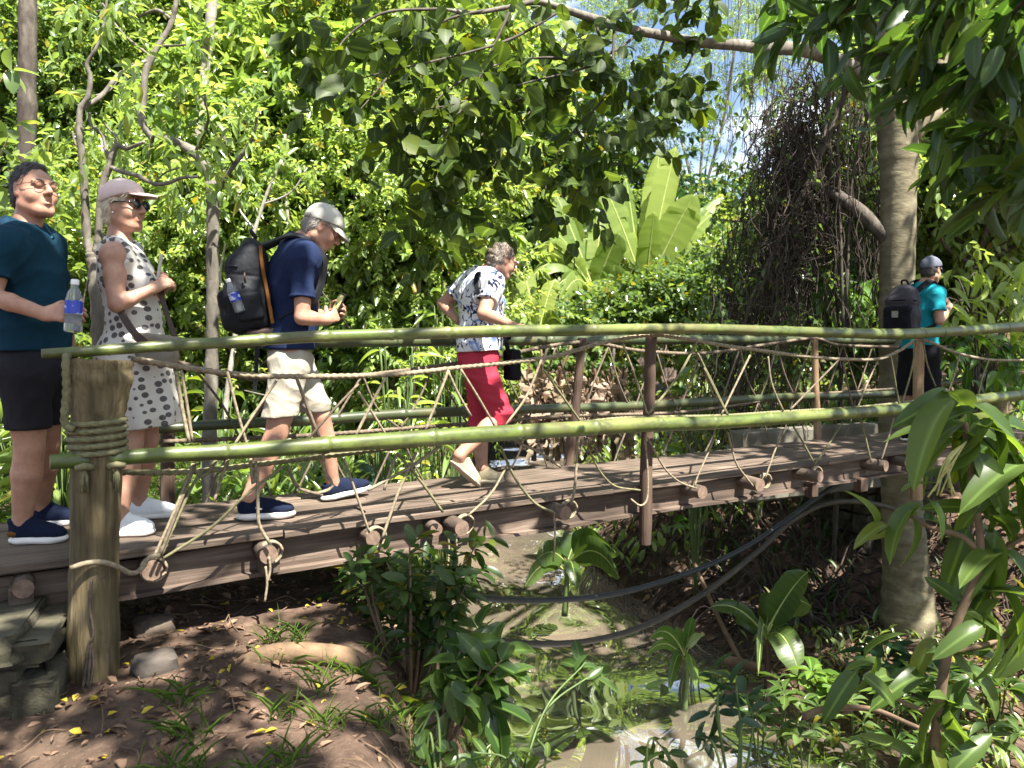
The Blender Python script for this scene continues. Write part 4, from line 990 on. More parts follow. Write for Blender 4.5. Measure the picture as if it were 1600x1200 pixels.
def build_man3():
    Y0 = 4.35; f = yaw(20); lf = np.cross(UP, f); J = {}
    J['pelvis'] = P(452, 560, Y0); J['chest'] = P(458, 435, Y0); J['neck'] = P(470, 378, Y0)
    J['rsh'] = P(474, 405, Y0 - .17); J['lsh'] = P(478, 403, Y0 + .18)
    hc = P(504, 358, Y0 + .01); R = frame(nrm(np.array([.80, .22, -.52])), UP)
    el = P(472, 496, Y0 - .22); wr = P(510, 500, Y0 - .12); lel = P(490, 492, Y0 + .22); lwr = P(512, 496, Y0 + .06)
    rh, lh = P(452, 575, Y0 - .08), P(462, 572, Y0 + .09)
    rk, lk = P(432, 677, Y0 - .13), P(500, 650, Y0 + .13); ra, la = ank(G(369, 813), G(462, 807), .11), ank(G(503, 784), P(579, 764, 4.74), .10)
    S = Solid(); add_torso(S, J, f, 0, .012)
    S.cone(J['neck'] - [0, 0, .02], hc + np.array([-.035, 0, -.06]) @ R, .060, .056, .03); add_head(S, hc, R, 1.0)
    limb(S, J['rsh'], el, wr, (.054, .05, .040, .040, .028)); limb(S, J['lsh'], lel, lwr, (.054, .05, .04, .04, .028))
    limb(S, rh, rk, ra, (.092, .086, .06, .062, .037)); limb(S, lh, lk, la, (.092, .086, .06, .062, .037))
    add_hand(S, wr, P(532, 489, Y0 - .03) - wr, np.array([.35, -.8, -.1]), 1, (.8, .85, .9, .95), .95, .0)
    add_hand(S, lwr, P(532, 489, Y0 + .06) - lwr, np.array([.4, .8, -.2]), -1, (.8, .85, .9, .95), .95, .0)
    add_foot(S, ra, ra + [.12, .05, -.06]); add_foot(S, la, la + [.13, .06, -.03])
    o = person('man in navy T-shirt and khaki shorts walking with head bent over a phone', S, M['skin_m'])
    C = Solid(); add_torso(C, J, f, .018, .016, k=.10)
    for a, b_ in ((J['rsh'], el), (J['lsh'], lel)): C.flat(a, a * .30 + b_ * .70, .068, .074, .04, .058)
    C.cone(J['pelvis'], J['pelvis'] + [0, 0, .12], .14, .14, .05, sq=1.1, ax=lf)
    C.ripple(folds(.006, 36, 11, (1, 1, 1.5))); C.cut(P(455, 546, Y0), [0, 0, -1]);
    C.ell(J['neck'] + [.012, 0, .05], (.07, .07, .06), None, .01, 's')
    solid_obj('t_shirt', C, [M['navy']], o)
    C = Solid(); C.ell(J['pelvis'], (.13, .17, .12), frame(f, UP), .05)
    C.cone(rh, rh * .18 + rk * .82, .112, .10, .05); C.cone(lh, lh * .22 + lk * .78, .112, .10, .05)
    C.ripple(folds(.006, 45, 12)); C.cut(P(455, 540, Y0), [0, 0, 1])
    Cr = nrm(rk - rh); C.cut(P(440, 649, Y0), nrm(np.array([0.05, 0, -1])))
    solid_obj('shorts', C, [M['khaki']], o)
    hair_cap('hair', o, hc, R, M['hair_grey'], .006, [((.035, 0, .03), (1, 0, -.3)), ((.0, 0, -.02), (.75, 0, -.65)), ((0, 0, -.075), (0, 0, -1))], 1.0)
    ball_cap(o, hc, R, M['greycap'], 1.0, label='pale grey cap', visor=.078); glasses(o, hc, R, M['wire'], None, (.02, .016), .0016); eyes(o, hc, R, 1.0)
    shoe(o, G(369, 813), G(462, 807), UP, .047, M['shoe_navy'], M['sole'], tall=.08, thick=.038, mark=True)
    shoe(o, G(503, 784), P(579, 764, 4.74), UP, .047, M['shoe_navy'], M['sole'], tall=.08, thick=.034)
    c0 = P(528, 477, Y0 - .0); ax = nrm(P(537, 468, Y0) - P(524, 490, Y0)); 
    axz = nrm(np.array([.42, .05, .9])); axn = nrm(np.cross(axz, np.cross([-.75, -.62, .3], axz))); R3 = np.stack([axn, np.cross(axz, axn), axz])
    root = empty('mobile_phone', tuple(c0), 0, 'dark phone with a bright screen in the hands of the man in khaki shorts', 'phone')
    MB().box((0, 0, 0), (.005, .037, .073), R3, bev=.003).build('phone_case', [M['plastic_dark']], root, smooth=False)
    m, n, b = mat('phone_screen'); tt = ramp(n, noise(n, 22, 3), [(.4, (.03, .035, .02)), (.55, (.16, .17, .07)), (.65, (.5, .42, .18))]); n.links.new(tt, b.inputs['Base Color']); n.links.new(tt, b.inputs['Emission Color']); b.inputs['Emission Strength'].default_value = .25; b.inputs['Roughness'].default_value = .2
    MB().box(axn * .006, (.0008, .033, .062), R3).build('phone_screen', [m], root, smooth=False)
    # backpack
    Rb = frame(nrm(f + np.array([0, 0, .16])), UP)
    pc = P(399, 450, Y0 - .02); root, W = backpack('large dark grey backpack with an ochre edge on the man in khaki shorts', pc, Rb, 1.06, (M['pack'], M['pack']))
    pcv = np.array(pc)
    strap([W(.055, -.115, .20), W(.045, -.142, .10), W(.045, -.148, -.05), W(.045, -.146, -.2)], .018, .010, M['orange'], 'side_edge', root, centre=W(0, 0, 0))
    S = Solid(); S.box(W(.0, 0, -.245), (.10, .15, .03), Rb, .02, .01); solid_obj('leather_base', S, [M['leather']], root)
    for g in (-1, 1):
        shd = (J['rsh'] if g < 0 else J['lsh']) - pcv; ctr = J['chest'] - pcv
        strap([W(.06, g * .09, .20), shd * .6 + (J['neck'] - pcv) * .4 - f * .03 + UP * .085, shd * .75 + (J['neck'] - pcv) * .25 + f * .10 + UP * .0, ctr + f * .14 + lf * g * .12 - UP * .02, ctr + f * .08 + lf * g * .17 - UP * .14, W(.09, g * .15, -.19)], .05, .012, M['pack'], 'shoulder_strap', root, centre=ctr)
    hs = P(402, 530, Y0 - .2) - pcv
    strap([hs, P(401, 565, Y0 - .2) - pcv, P(398, 612, Y0 - .2) - pcv], .022, .006, M['pack'], 'hanging_strap', root, nrm_up=(.2, -1, 0))
    mb = MB(); mb.tube([W(-.05, -.165, .02), W(-.05, -.18, .045), W(-.045, -.175, .07)], .005, 6); mb.build('cord_loop', [M['leather']], root)
    S = Solid(); S.box(W(-.05, -.15, -.10), (.07, .03, .075), Rb, .02, .01); solid_obj('side_pocket', S, [M['pack']], root)
    bb = P(376, 488, Y0 - .235); bottle(bb, P(363, 455, Y0 - .25) - bb, 'small water bottle with a white cap in the side pocket of the large backpack', .9)
build_man3()

# ================================================================== the woman in raspberry trousers
def build_woman4():
    Y0 = 5.25; f = yaw(24); lf = np.cross(UP, f); J = {}
    J['pelvis'] = P(748, 560, Y0); J['chest'] = P(748, 465, Y0); J['neck'] = P(762, 424, Y0)
    J['rsh'] = P(768, 444, Y0 - .15); J['lsh'] = P(732, 445, Y0 + .15)
    hc = P(785, 408, Y0); R = frame(nrm(np.array([.80, .40, -.36])), UP)
    el = P(756, 490, Y0 - .26); wr = P(797, 507, Y0 - .40); lel = P(692, 474, Y0 + .22); lwr = P(714, 500, Y0 + .12)
    rh, lh = P(748, 575, Y0 - .08), P(750, 572, Y0 + .08)
    rk, lk = P(783, 648, Y0 - .14), P(748, 652, Y0 + .06); t1 = G(748, 762); h1 = P(702, 722, t1[1] - .06); ra, la = h1 * .76 + t1 * .24 + np.array([.02, 0, .085]), ank(G(743, 753), G(788, 754))
    S = Solid(); add_torso(S, J, f, -.004, .012, 0, .98)
    S.cone(J['neck'] - [0, 0, .02], hc + np.array([-.035, 0, -.06]) @ R, .056, .052, .03); add_head(S, hc, R, .96)
    limb(S, J['rsh'], el, wr, (.055, .055, .042, .04, .026)); limb(S, J['lsh'], lel, lwr, (.055, .055, .042, .04, .026))
    limb(S, rh, rk, ra, (.085, .08, .058, .06, .038)); limb(S, lh, lk, la, (.085, .078, .058, .06, .038))
    add_hand(S, wr, P(815, 509, Y0 - .42) - wr, np.array([.1, -.1, 1]), 1, (.35, .4, .4, .45), .93, .03)
    add_hand(S, lwr, nrm(f * .8 - UP * .4), lf, -1, .4, .93)
    add_foot(S, ra, P(748, 745, Y0 - .08)); add_foot(S, la, la + [.12, .05, -.06])
    o = person('grey haired woman in a blue and black print blouse and raspberry cropped trousers', S, M['skin_f'])
    C = Solid(); add_torso(C, J, f, .024, .03, .02, 1.02, 1.05, k=.07)
    C.cone(J['pelvis'] - [0, 0, .01], J['pelvis'] + [0, 0, .14], .155, .15, .06, sq=1.15, ax=lf)
    for a, b_, t in ((J['rsh'], el, .62), (J['lsh'], lel, .6)): C.flat(a, a * (1 - t) + b_ * t, .070, .080, .05, .062)
    C.ripple(folds(.007, 34, 21, (1, 1, 1.2))); C.cut(P(745, 549, Y0), nrm(np.array([.05, 0, -1])))
    C.ell(J['neck'] + [.02, 0, .055], (.085, .085, .075), None, .01, 's')
    solid_obj('blouse', C, [M['blotch']], o)
    C = Solid(); C.ell(J['pelvis'], (.15, .18, .14), frame(f, UP), .06)
    C.cone(rh, rk, .122, .088, .018); C.cone(rk, rk * .9 + ra * .1, .088, .084, .012)
    C.cone(lh, lk, .118, .08, .012); C.cone(lk, lk * .72 + la * .28, .08, .078, .012)
    C.ripple(folds(.006, 46, 22, (.6, .6, 1.6))); C.cut(P(750, 540, Y0), [0, 0, 1]); C.cut(P(760, 677, Y0), nrm(np.array([.2, 0, -1])))
    solid_obj('cropped_trousers', C, [M['red']], o)
    hair_cap('hair', o, hc, R, M['hair_mouse'], .016, [((.058, 0, .03), (1, 0, -.35)), ((.0, 0, -.03), (.75, 0, -.6)), ((0, 0, -.08), (0, 0, -1))], .96, rip=.009)
    glasses(o, hc, R, M['wire'], None, (.022, .018), .0018); eyes(o, hc, R, .96)
    shoe(o, h1, t1, nrm(np.array([-.5, -.1, .8])), .043, M['shoe_tan'], M['sole_tan'], tall=.07, thick=.02)
    shoe(o, G(743, 753), G(788, 754), UP, .043, M['shoe_tan'], M['sole_tan'], tall=.07, thick=.02)
    pc = P(800, 570, Y0 + .02); root = empty('shoulder_bag', tuple(pc), 0, 'small black shoulder bag in front of the woman in raspberry trousers', 'bag')
    S = Solid(); S.box((0, 0, 0), (.045, .08, .11), frame(f, UP), .025, .01); S.ripple(folds(.003, 60, 6)); solid_obj('bag_body', S, [M['black']], root)
    ctr = J['chest'] - pc; bk = -f
    strap([P(796, 530, Y0 - .02) - pc, P(790, 518, Y0 - .08) - pc], .03, .005, M['black'], 'strap', root, centre=ctr)
    strap([P(765, 412, Y0 - .10) - pc + UP * -.07, P(747, 428, Y0 - .17) - pc, P(744, 446, Y0 - .225) - pc, P(750, 467, Y0 - .24) - pc], .03, .005, M['black'], 'strap', root, centre=ctr)
    strap([P(785, 512, Y0 - .12) - pc, P(790, 535, Y0 - .10) - pc, P(797, 556, Y0 - .03) - pc], .028, .006, M['black'], 'strap', root, centre=ctr)
build_woman4()

# ================================================================== the man in teal at the far end
def build_man5():
    Y0 = 7.45; f = yaw(42); lf = np.cross(UP, f); J = {}
    J['pelvis'] = P(1437, 545, Y0); J['chest'] = P(1438, 478, Y0); J['neck'] = P(1446, 444, Y0)
    J['rsh'] = P(1463, 460, Y0 - .13); J['lsh'] = P(1420, 459, Y0 + .14)
    hc = P(1455, 423, Y0); R = frame(nrm(np.array([.82, .55, -.12])), UP)
    el = P(1468, 502, Y0 - .2); wr = P(1484, 478, Y0 + .02); lel = P(1425, 500, Y0 + .3); lwr = P(1445, 490, Y0 + .42)
    rh, lh = P(1447, 555, Y0 - .08), P(1425, 553, Y0 + .07)
    rk, lk = P(1452, 622, Y0 - .06), P(1418, 620, Y0 + .1); ra, la = P(1452, 684, Y0 - .1), P(1416, 678, Y0 + .12)
    S = Solid(); add_torso(S, J, f, 0, .01)
    S.cone(J['neck'] - [0, 0, .02], hc + np.array([-.03, 0, -.06]) @ R, .06, .056, .03); add_head(S, hc, R, 1.0)
    limb(S, J['rsh'], el, wr, (.054, .05, .04, .04, .028)); limb(S, J['lsh'], lel, lwr, (.054, .05, .04, .04, .028))
    limb(S, rh, rk, ra, LEG); limb(S, lh, lk, la, LEG)
    add_hand(S, wr, np.array([.1, .5, .5]), np.array([.5, -.6, .3]), 1, .7); add_hand(S, lwr, np.array([.5, .3, .5]), np.array([-.3, .6, .3]), -1, .7)
    add_foot(S, ra, ra + [.1, .1, -.06]); add_foot(S, la, la + [.1, .1, -.06])
    o = person('man in a bright teal T-shirt and black shorts seen from behind', S, M['skin_m'], .007)
    C = Solid(); add_torso(C, J, f, .02, .014, k=.06)
    for a, b_ in ((J['rsh'], el), (J['lsh'], lel)): C.flat(a, a * .33 + b_ * .67, .070, .078, .04, .06)
    C.cone(J['pelvis'], J['pelvis'] + [0, 0, .12], .14, .14, .05, sq=1.1, ax=lf)
    C.ripple(folds(.006, 36, 31)); C.cut(P(1437, 545, Y0), [0, 0, -1]); C.ell(J['neck'] + [.01, 0, .05], (.07, .07, .06), None, .01, 's')
    solid_obj('t_shirt', C, [M['teal']], o, .007)
    C = Solid(); C.ell(J['pelvis'], (.14, .18, .13), frame(f, UP), .05)
    for a, b_ in ((rh, rk), (lh, lk)): C.cone(a, a * .05 + b_ * .95, .125, .115, .05)
    C.ripple(folds(.006, 40, 32)); C.cut(P(1437, 618, Y0), [0, 0, -1]); C.cut(P(1437, 535, Y0), [0, 0, 1]); solid_obj('shorts', C, [M['black']], o, .007)
    hair_cap('hair', o, hc, R, M['hair_dark'], .006, [((.035, 0, .03), (1, 0, -.3)), ((.0, 0, -.02), (.75, 0, -.65)), ((0, 0, -.075), (0, 0, -1))], 1.0)
    m = cloth_mat('washed_grey_cotton', (.10, .105, .13)); ball_cap(o, hc, R, m, 1.0, label='washed grey cap', visor=.06); glasses(o, hc, R, M['plastic_dark'], M['plastic_dark'], (.022, .017), .003, True, 'sunglasses')
    for a, s in ((ra, 0), (la, 1)):
        g = np.array([a[0], a[1], .0]); shoe(o, g - f * .07, g + f * .2, UP, .047, M['black'], M['sole'])
    Rb = frame(nrm(f + np.array([0, 0, .12])), UP); pc = P(1412, 488, Y0 - .18)
    root, W = backpack('black and grey backpack on the man in the bright teal T-shirt', pc, Rb, 1.0, (M['packgrey'], M['black'])); pcv = np.array(pc)
    S = Solid(); S.box(W(-.12, 0, -.07), (.075, .125, .15), Rb, .04, .02); S.ripple(folds(.004, 50, 7)); solid_obj('front_panel', S, [M['black']], root, .007)
    MB().box(W(-.203, .0, .0), (.004, .028, .03), Rb).build('pale_tab', [M['hair_grey']], root, smooth=False)
    for g in (-1, 1):
        shd = (J['rsh'] if g < 0 else J['lsh']) - pcv; ctr = J['chest'] - pcv; nk = J['neck'] - pcv
        strap([W(.05, g * .08, .17), shd * .6 + nk * .4 - f * .02 + UP * .085, shd * .7 + nk * .3 + f * .1, ctr + f * .14 + lf * g * .12, ctr + f * .08 + lf * g * .17 - UP * .14, W(.08, g * .15, -.17)], .055, .012, M['black'], 'shoulder_strap', root, centre=ctr)
build_man5()
# ================================================================== leaves
def leaf_mat(name, lo, hi, trans=.42, yellow=(1.55, 1.5, .7), rough=.38, spec=.45, third=None, veins=0):
    m, n, b = mat(name); at = n.nodes.new('ShaderNodeAttribute'); at.attribute_name = 'rnd'
    st = [(.0, lo), (.8, hi)] + ([(.93, hi), (.97, third)] if third else [])
    c = ramp(n, at.outputs['Fac'], st)
    if veins:
        av = n.nodes.new('ShaderNodeAttribute'); av.attribute_name = 'rib'
        c = mixc(n, ramp(n, av.outputs['Fac'], [(.80, (0, 0, 0)), (.97, (.7, .7, .7))]), c, tuple(np.array(hi) * 1.9))
    oi = n.nodes.new('ShaderNodeObjectInfo'); hs = n.nodes.new('ShaderNodeHueSaturation'); mr = n.nodes.new('ShaderNodeMapRange'); mr.inputs[3].default_value = .72; mr.inputs[4].default_value = 1.2
    n.links.new(oi.outputs['Random'], mr.inputs[0]); n.links.new(mr.outputs[0], hs.inputs['Value']); n.links.new(c, hs.inputs['Color'])
    m2 = n.nodes.new('ShaderNodeMapRange'); m2.inputs[3].default_value = .515; m2.inputs[4].default_value = .485; n.links.new(oi.outputs['Random'], m2.inputs[0]); n.links.new(m2.outputs[0], hs.inputs['Hue'])
    c = hs.outputs[0]
    n.links.new(c, b.inputs['Base Color']); b.inputs['Roughness'].default_value = rough; b.inputs['Specular IOR Level'].default_value = spec
    tr = n.nodes.new('ShaderNodeBsdfTranslucent'); tm = n.nodes.new('ShaderNodeMix'); tm.data_type = 'RGBA'; tm.blend_type = 'MULTIPLY'; tm.inputs[0].default_value = 1
    n.links.new(c, tm.inputs[6]); tm.inputs[7].default_value = (*yellow, 1); n.links.new(tm.outputs[2], tr.inputs[0])
    mx = n.nodes.new('ShaderNodeMixShader'); mx.inputs[0].default_value = trans
    n.links.new(b.outputs[0], mx.inputs[1]); n.links.new(tr.outputs[0], mx.inputs[2]); n.links.new(mx.outputs[0], n.nodes['Material Output'].inputs[0])
    return m
def template(xs, ws, fold=.25, bend=.25, tipdrop=0.0):
    """unit leaf along x; stations with half widths; returns verts, quads, rib value"""
    v = []; q = []; rib = []
    for x, w_ in zip(xs, ws):
        z = -bend * x * x
        v += [(x, -w_, z + fold * w_), (x, 0, z), (x, w_, z + fold * w_)]; rib += [0, 1, 0]
    for i in range(len(xs) - 1):
        a = i * 3; q += [(a, a + 3, a + 4, a + 1), (a + 1, a + 4, a + 5, a + 2)]
    return np.array(v), np.array(q), np.array(rib, float)
def wid(xs, kind):
    xs = np.asarray(xs)
    if kind == 'lance': return np.sin(PI * xs ** .85) * .5 * (1 - .2 * xs) + .004
    if kind == 'oval': return np.sqrt(np.clip(xs * (1 - xs), 0, 1)) * (1.08 - .25 * xs) * .95 + .004
    if kind == 'ob': return np.sin(PI * xs ** 1.7) * .5 + .012
    return np.sin(PI * xs) * .5
def T(kind, nst, fold=.25, bend=.25):
    xs = np.linspace(0, 1, nst); return template(xs, wid(xs, kind), fold, bend)
D6 = (np.array([(0, 0, 0), (.38, -.5, .1), (.72, -.33, .02), (1, 0, -.16), (.72, .33, .02), (.38, .5, .1)], float), np.array([(0, 1, 2, 3), (0, 3, 4, 5)]), np.zeros(6))
TL, TO, TB = T('lance', 5), T('oval', 6, .2, .22), T('ob', 6, .25, .35)
def unit(a): return a / (np.linalg.norm(a, axis=-1, keepdims=True) + 1e-9)
def leaf_mesh(name, tmp, pos, d, up, L, W, rnd=None, seed=0):
    tv, tq, rib = tmp; n = len(pos); r = np.random.RandomState(seed)
    d = unit(d); y = unit(np.cross(up, d)); z = np.cross(d, y)
    L = np.broadcast_to(L, n).astype(float); W = np.broadcast_to(W, n).astype(float)
    v = pos[:, None] + tv[None, :, 0, None] * L[:, None, None] * d[:, None] + tv[None, :, 1, None] * W[:, None, None] * y[:, None] + tv[None, :, 2, None] * L[:, None, None] * z[:, None] * 1.0
    q = (tq[None] + (np.arange(n) * len(tv))[:, None, None]).reshape(-1, 4)
    me = grid_mesh(name, v.reshape(-1, 3), q, smooth=True)
    if rnd is None: rnd = r.rand(n)
    a = me.attributes.new('rnd', 'FLOAT', 'FACE'); a.data.foreach_set('value', np.repeat(rnd, len(tq)).astype(np.float32))
    if rib.any():
        a = me.attributes.new('rib', 'FLOAT', 'POINT'); a.data.foreach_set('value', np.tile(rib, n).astype(np.float32))
    return me
def sprays(base, d, length, lpt, r, splay=.9, droop=.35, tip=0.0):
    """lpt leaves spiralling along each twig; returns positions, directions, ups"""
    n = len(base); d = unit(d)
    t = (np.linspace(.25, 1, lpt) if not tip else 1 - tip * np.linspace(1, 0, lpt))[None] + r.rand(n, lpt) * .06
    a = np.cross(d, unit(r.randn(n, 3))); a = unit(a); b = np.cross(d, a)
    ph = (np.arange(lpt) * 2.4)[None] + r.rand(n, 1) * 6.3
    sag = -droop * .35 * (t ** 2) * np.asarray(length).reshape(-1, 1)
    pos = base[:, None] + d[:, None] * (t * np.asarray(length).reshape(-1, 1))[..., None] + np.stack([0 * sag, 0 * sag, sag], -1)
    ld = d[:, None] * (.55 + .3 * t[..., None]) + splay * (np.cos(ph)[..., None] * a[:, None] + np.sin(ph)[..., None] * b[:, None]) + r.randn(n, lpt, 3) * .15
    ld[..., 2] -= droop
    up = np.tile([0, 0, 1.], (n, lpt, 1)) + r.randn(n, lpt, 3) * .45
    return pos.reshape(-1, 3), ld.reshape(-1, 3), up.reshape(-1, 3)
def blob_twigs(blobs, ntw, r, clump=0.28, perclump=6, outward=.8):
    blobs = np.asarray(blobs, float); wgt = (blobs[:, 3] * blobs[:, 4] * blobs[:, 5]) ** .67; wgt /= wgt.sum()
    nc = max(1, ntw // perclump); bi = r.choice(len(blobs), nc, p=wgt)
    u = unit(r.randn(nc, 3)); rad = r.rand(nc, 1) ** .38
    cc = blobs[bi, :3] + u * rad * blobs[bi, 3:6]
    k = r.randint(0, nc, ntw); p = cc[k] + r.randn(ntw, 3) * clump
    d = unit(u[k] * outward + r.randn(ntw, 3) * .55)
    return p, d
# ---- leaf materials
M['lf_bright'] = leaf_mat('sunny_green_leaf', (.13, .20, .06), (.26, .37, .12), .53, rough=.22, spec=.8, third=(.26, .25, .08))
M['lf_lime'] = leaf_mat('lime_green_leaf', (.17, .25, .055), (.29, .40, .11), .55, rough=.22, spec=.8)
M['lf_mid'] = leaf_mat('mid_green_leaf', (.085, .145, .045), (.19, .27, .085), .5, rough=.24, spec=.7, third=(.22, .18, .02))
M['lf_dark'] = leaf_mat('dark_green_leaf', (.018, .045, .009), (.045, .085, .016), .36, rough=.42, third=(.20, .17, .02))
M['lf_round'] = leaf_mat('broad_olive_leaf', (.03, .058, .012), (.07, .105, .022), .5, rough=.5, spec=.3, third=(.13, .17, .012), veins=1)
M['lf_gloss'] = leaf_mat('glossy_leaf', (.036, .078, .018), (.08, .135, .03), .5, rough=.33, spec=.5, third=(.11, .15, .02), veins=1)
M['lf_fresh'] = leaf_mat('fresh_green_leaf', (.05, .12, .02), (.11, .2, .035), .42, rough=.36, veins=1)
M['lf_blue'] = leaf_mat('bluish_leaf', (.02, .06, .022), (.05, .10, .04), .35, rough=.4)
M['lf_banana'] = leaf_mat('banana_leaf', (.13, .20, .035), (.25, .33, .08), .54, (1.7, 1.6, .6), rough=.4, spec=.4)
M['midrib'] = simple('pale_leaf_rib', (.26, .31, .09), .5, .2, 10)
M['lf_dry'] = leaf_mat('dry_leaf', (.10, .065, .04), (.36, .28, .20), .25, (1.2, 1, .8), rough=.8, spec=.15)
M['lf_litter'] = leaf_mat('fallen_brown_leaf', (.07, .04, .025), (.24, .15, .10), .1, (1, 1, 1), rough=.8, spec=.2)
M['lf_yellow'] = leaf_mat('fallen_yellow_leaf', (.42, .26, .02), (.62, .46, .04), .2, (1, 1, .8), rough=.6)
M['grass'] = leaf_mat('grass_blade', (.05, .11, .018), (.12, .21, .035), .4, rough=.5)
M['bark_grey'] = wood('grey_bark', (.085, .075, .06), (.17, .15, .12), (.27, .25, .21), (3, 3, 1.2), 5, .012)
M['bark_pale'] = wood('pale_smooth_bark', (.11, .092, .055), (.185, .16, .10), (.27, .24, .155), (2.2, 2.2, 5), 2.4, .01)
M['bark_dark'] = wood('dark_bark', (.04, .032, .026), (.085, .07, .055), (.15, .13, .105), (4, 4, 1.5), 4, .012)
M['bark_white'] = wood('white_bark', (.24, .215, .175), (.36, .33, .285), (.48, .45, .40), (2, 2, 4), 3, .006)
M['vine'] = simple('dark_dry_vine', (.042, .031, .023), .9, .5, 8)
M['stem_green'] = simple('green_stem', (.07, .11, .03), .6, .3, 10); M['stem_brown'] = simple('brown_stem', (.13, .085, .05), .8, .4, 12)

# ---- crown prototypes: meshes shared by the trees of one kind
def crown_mesh(kind, seed):
    r = np.random.RandomState(seed); R3 = lambda s: r.uniform(-s, s)
    blobs = [(R3(.9), R3(.9), R3(1.3), r.uniform(.8, 1.3), r.uniform(.8, 1.3), r.uniform(.7, 1.1)) for _ in range(7)] + [(0, 0, 0, 1.2, 1.2, 1.6)]
    if kind == 'lance':
        p, d = blob_twigs(blobs, 680, r, .26, 6); pos, ld, up = sprays(p, d, r.uniform(.25, .5, len(p)), 14, r, .8, .45, tip=.5)
        n = len(pos); L = r.uniform(.09, .25, n); return leaf_mesh('crown', D6, pos, ld, up, L, L * r.uniform(.28, .46, n), None, seed)
    if kind == 'small':
        p, d = blob_twigs(blobs, 1150, r, .27, 6); pos, ld, up = sprays(p, d, r.uniform(.3, .6, len(p)), 16, r, .9, .3)
        n = len(pos); L = r.uniform(.05, .115, n); return leaf_mesh('crown', D6, pos, ld, up, L, L * r.uniform(.4, .62, n), None, seed)
    if kind == 'broad':
        p, d = blob_twigs(blobs, 520, r, .3, 5); pos, ld, up = sprays(p, d, r.uniform(.3, .6, len(p)), 9, r, .9, .4)
        n = len(pos); L = r.uniform(.12, .25, n); return leaf_mesh('crown', D6, pos, ld, up, L, L * .62, None, seed)
    if kind == 'feather':
        p, d = blob_twigs(blobs, 360, r, .35, 4); d[:, 2] *= .3; pos, ld, up = sprays(p, d, r.uniform(.5, .9, len(p)), 26, r, 1.0, .2)
        n = len(pos); L = r.uniform(.07, .11, n); return leaf_mesh('crown', D6, pos, ld, up, L, L * .25, None, seed)
PROTO = {}
def proto(kind, i, mt):
    key = (kind, i, mt)
    if key not in PROTO:
        me = crown_mesh(kind, 100 + i * 7 + len(kind)); me.materials.append(M[mt]); PROTO[key] = me
    return PROTO[key]
def at_ground(px, Y):
    x = (px - CX0) / FPX * Y; return np.array([x, Y, float(ground(x, Y))])
def tree(name, label, px, Y, crowns, bark, r0, lean=0, group=None, cat='tree', top=None):
    """crowns: (px, py, dY, scale, kind, i, material) - each a leafy part of this tree's crown"""
    g = at_ground(px, Y); root = empty(name, tuple(g), 0, label, cat, group); r = np.random.RandomState(int(abs(px) + Y * 10))
    tops = []
    for k, (cx, cyy, dY, s, kind, i, mt) in enumerate(crowns):
        c = P(cx, cyy, Y + dY); o = bpy.data.objects.new('crown', proto(kind, i, mt)); col.objects.link(o); o.parent = root
        o.location = Vector(c - g); o.scale = (s, s, s * r.uniform(.9, 1.1)); o.rotation_euler = (r.uniform(-.25, .25), r.uniform(-.25, .25), r.uniform(0, 6.3)); tops.append(c - g)
    mb = MB(); tp = max(tops, key=lambda c: c[2]); H = tp[2]
    fork = np.array([tp[0] * .25 + lean, tp[1] * .25, min(H * .5, max(.4, H - 2.5))])
    mb.tube(spl([(0, 0, -.2, r0 * 1.25), (*(fork * .5 + [r.uniform(-.06, .06), 0, 0]), r0), (*fork, r0 * .85)], 6)[:, :3], np.linspace(r0 * 1.25, r0 * .8, 13), 9)
    for c in tops:
        for j in range(6):
            e = c + r.randn(3) * .8; m_ = (fork + e) / 2 + r.randn(3) * .2
            mb.tube(spl([fork, m_, e], 5), np.linspace(r0 * (.6 if j < 2 else .28), r0 * .1, 11), 6)
    mb.build('trunk', [M[bark]], root); return root

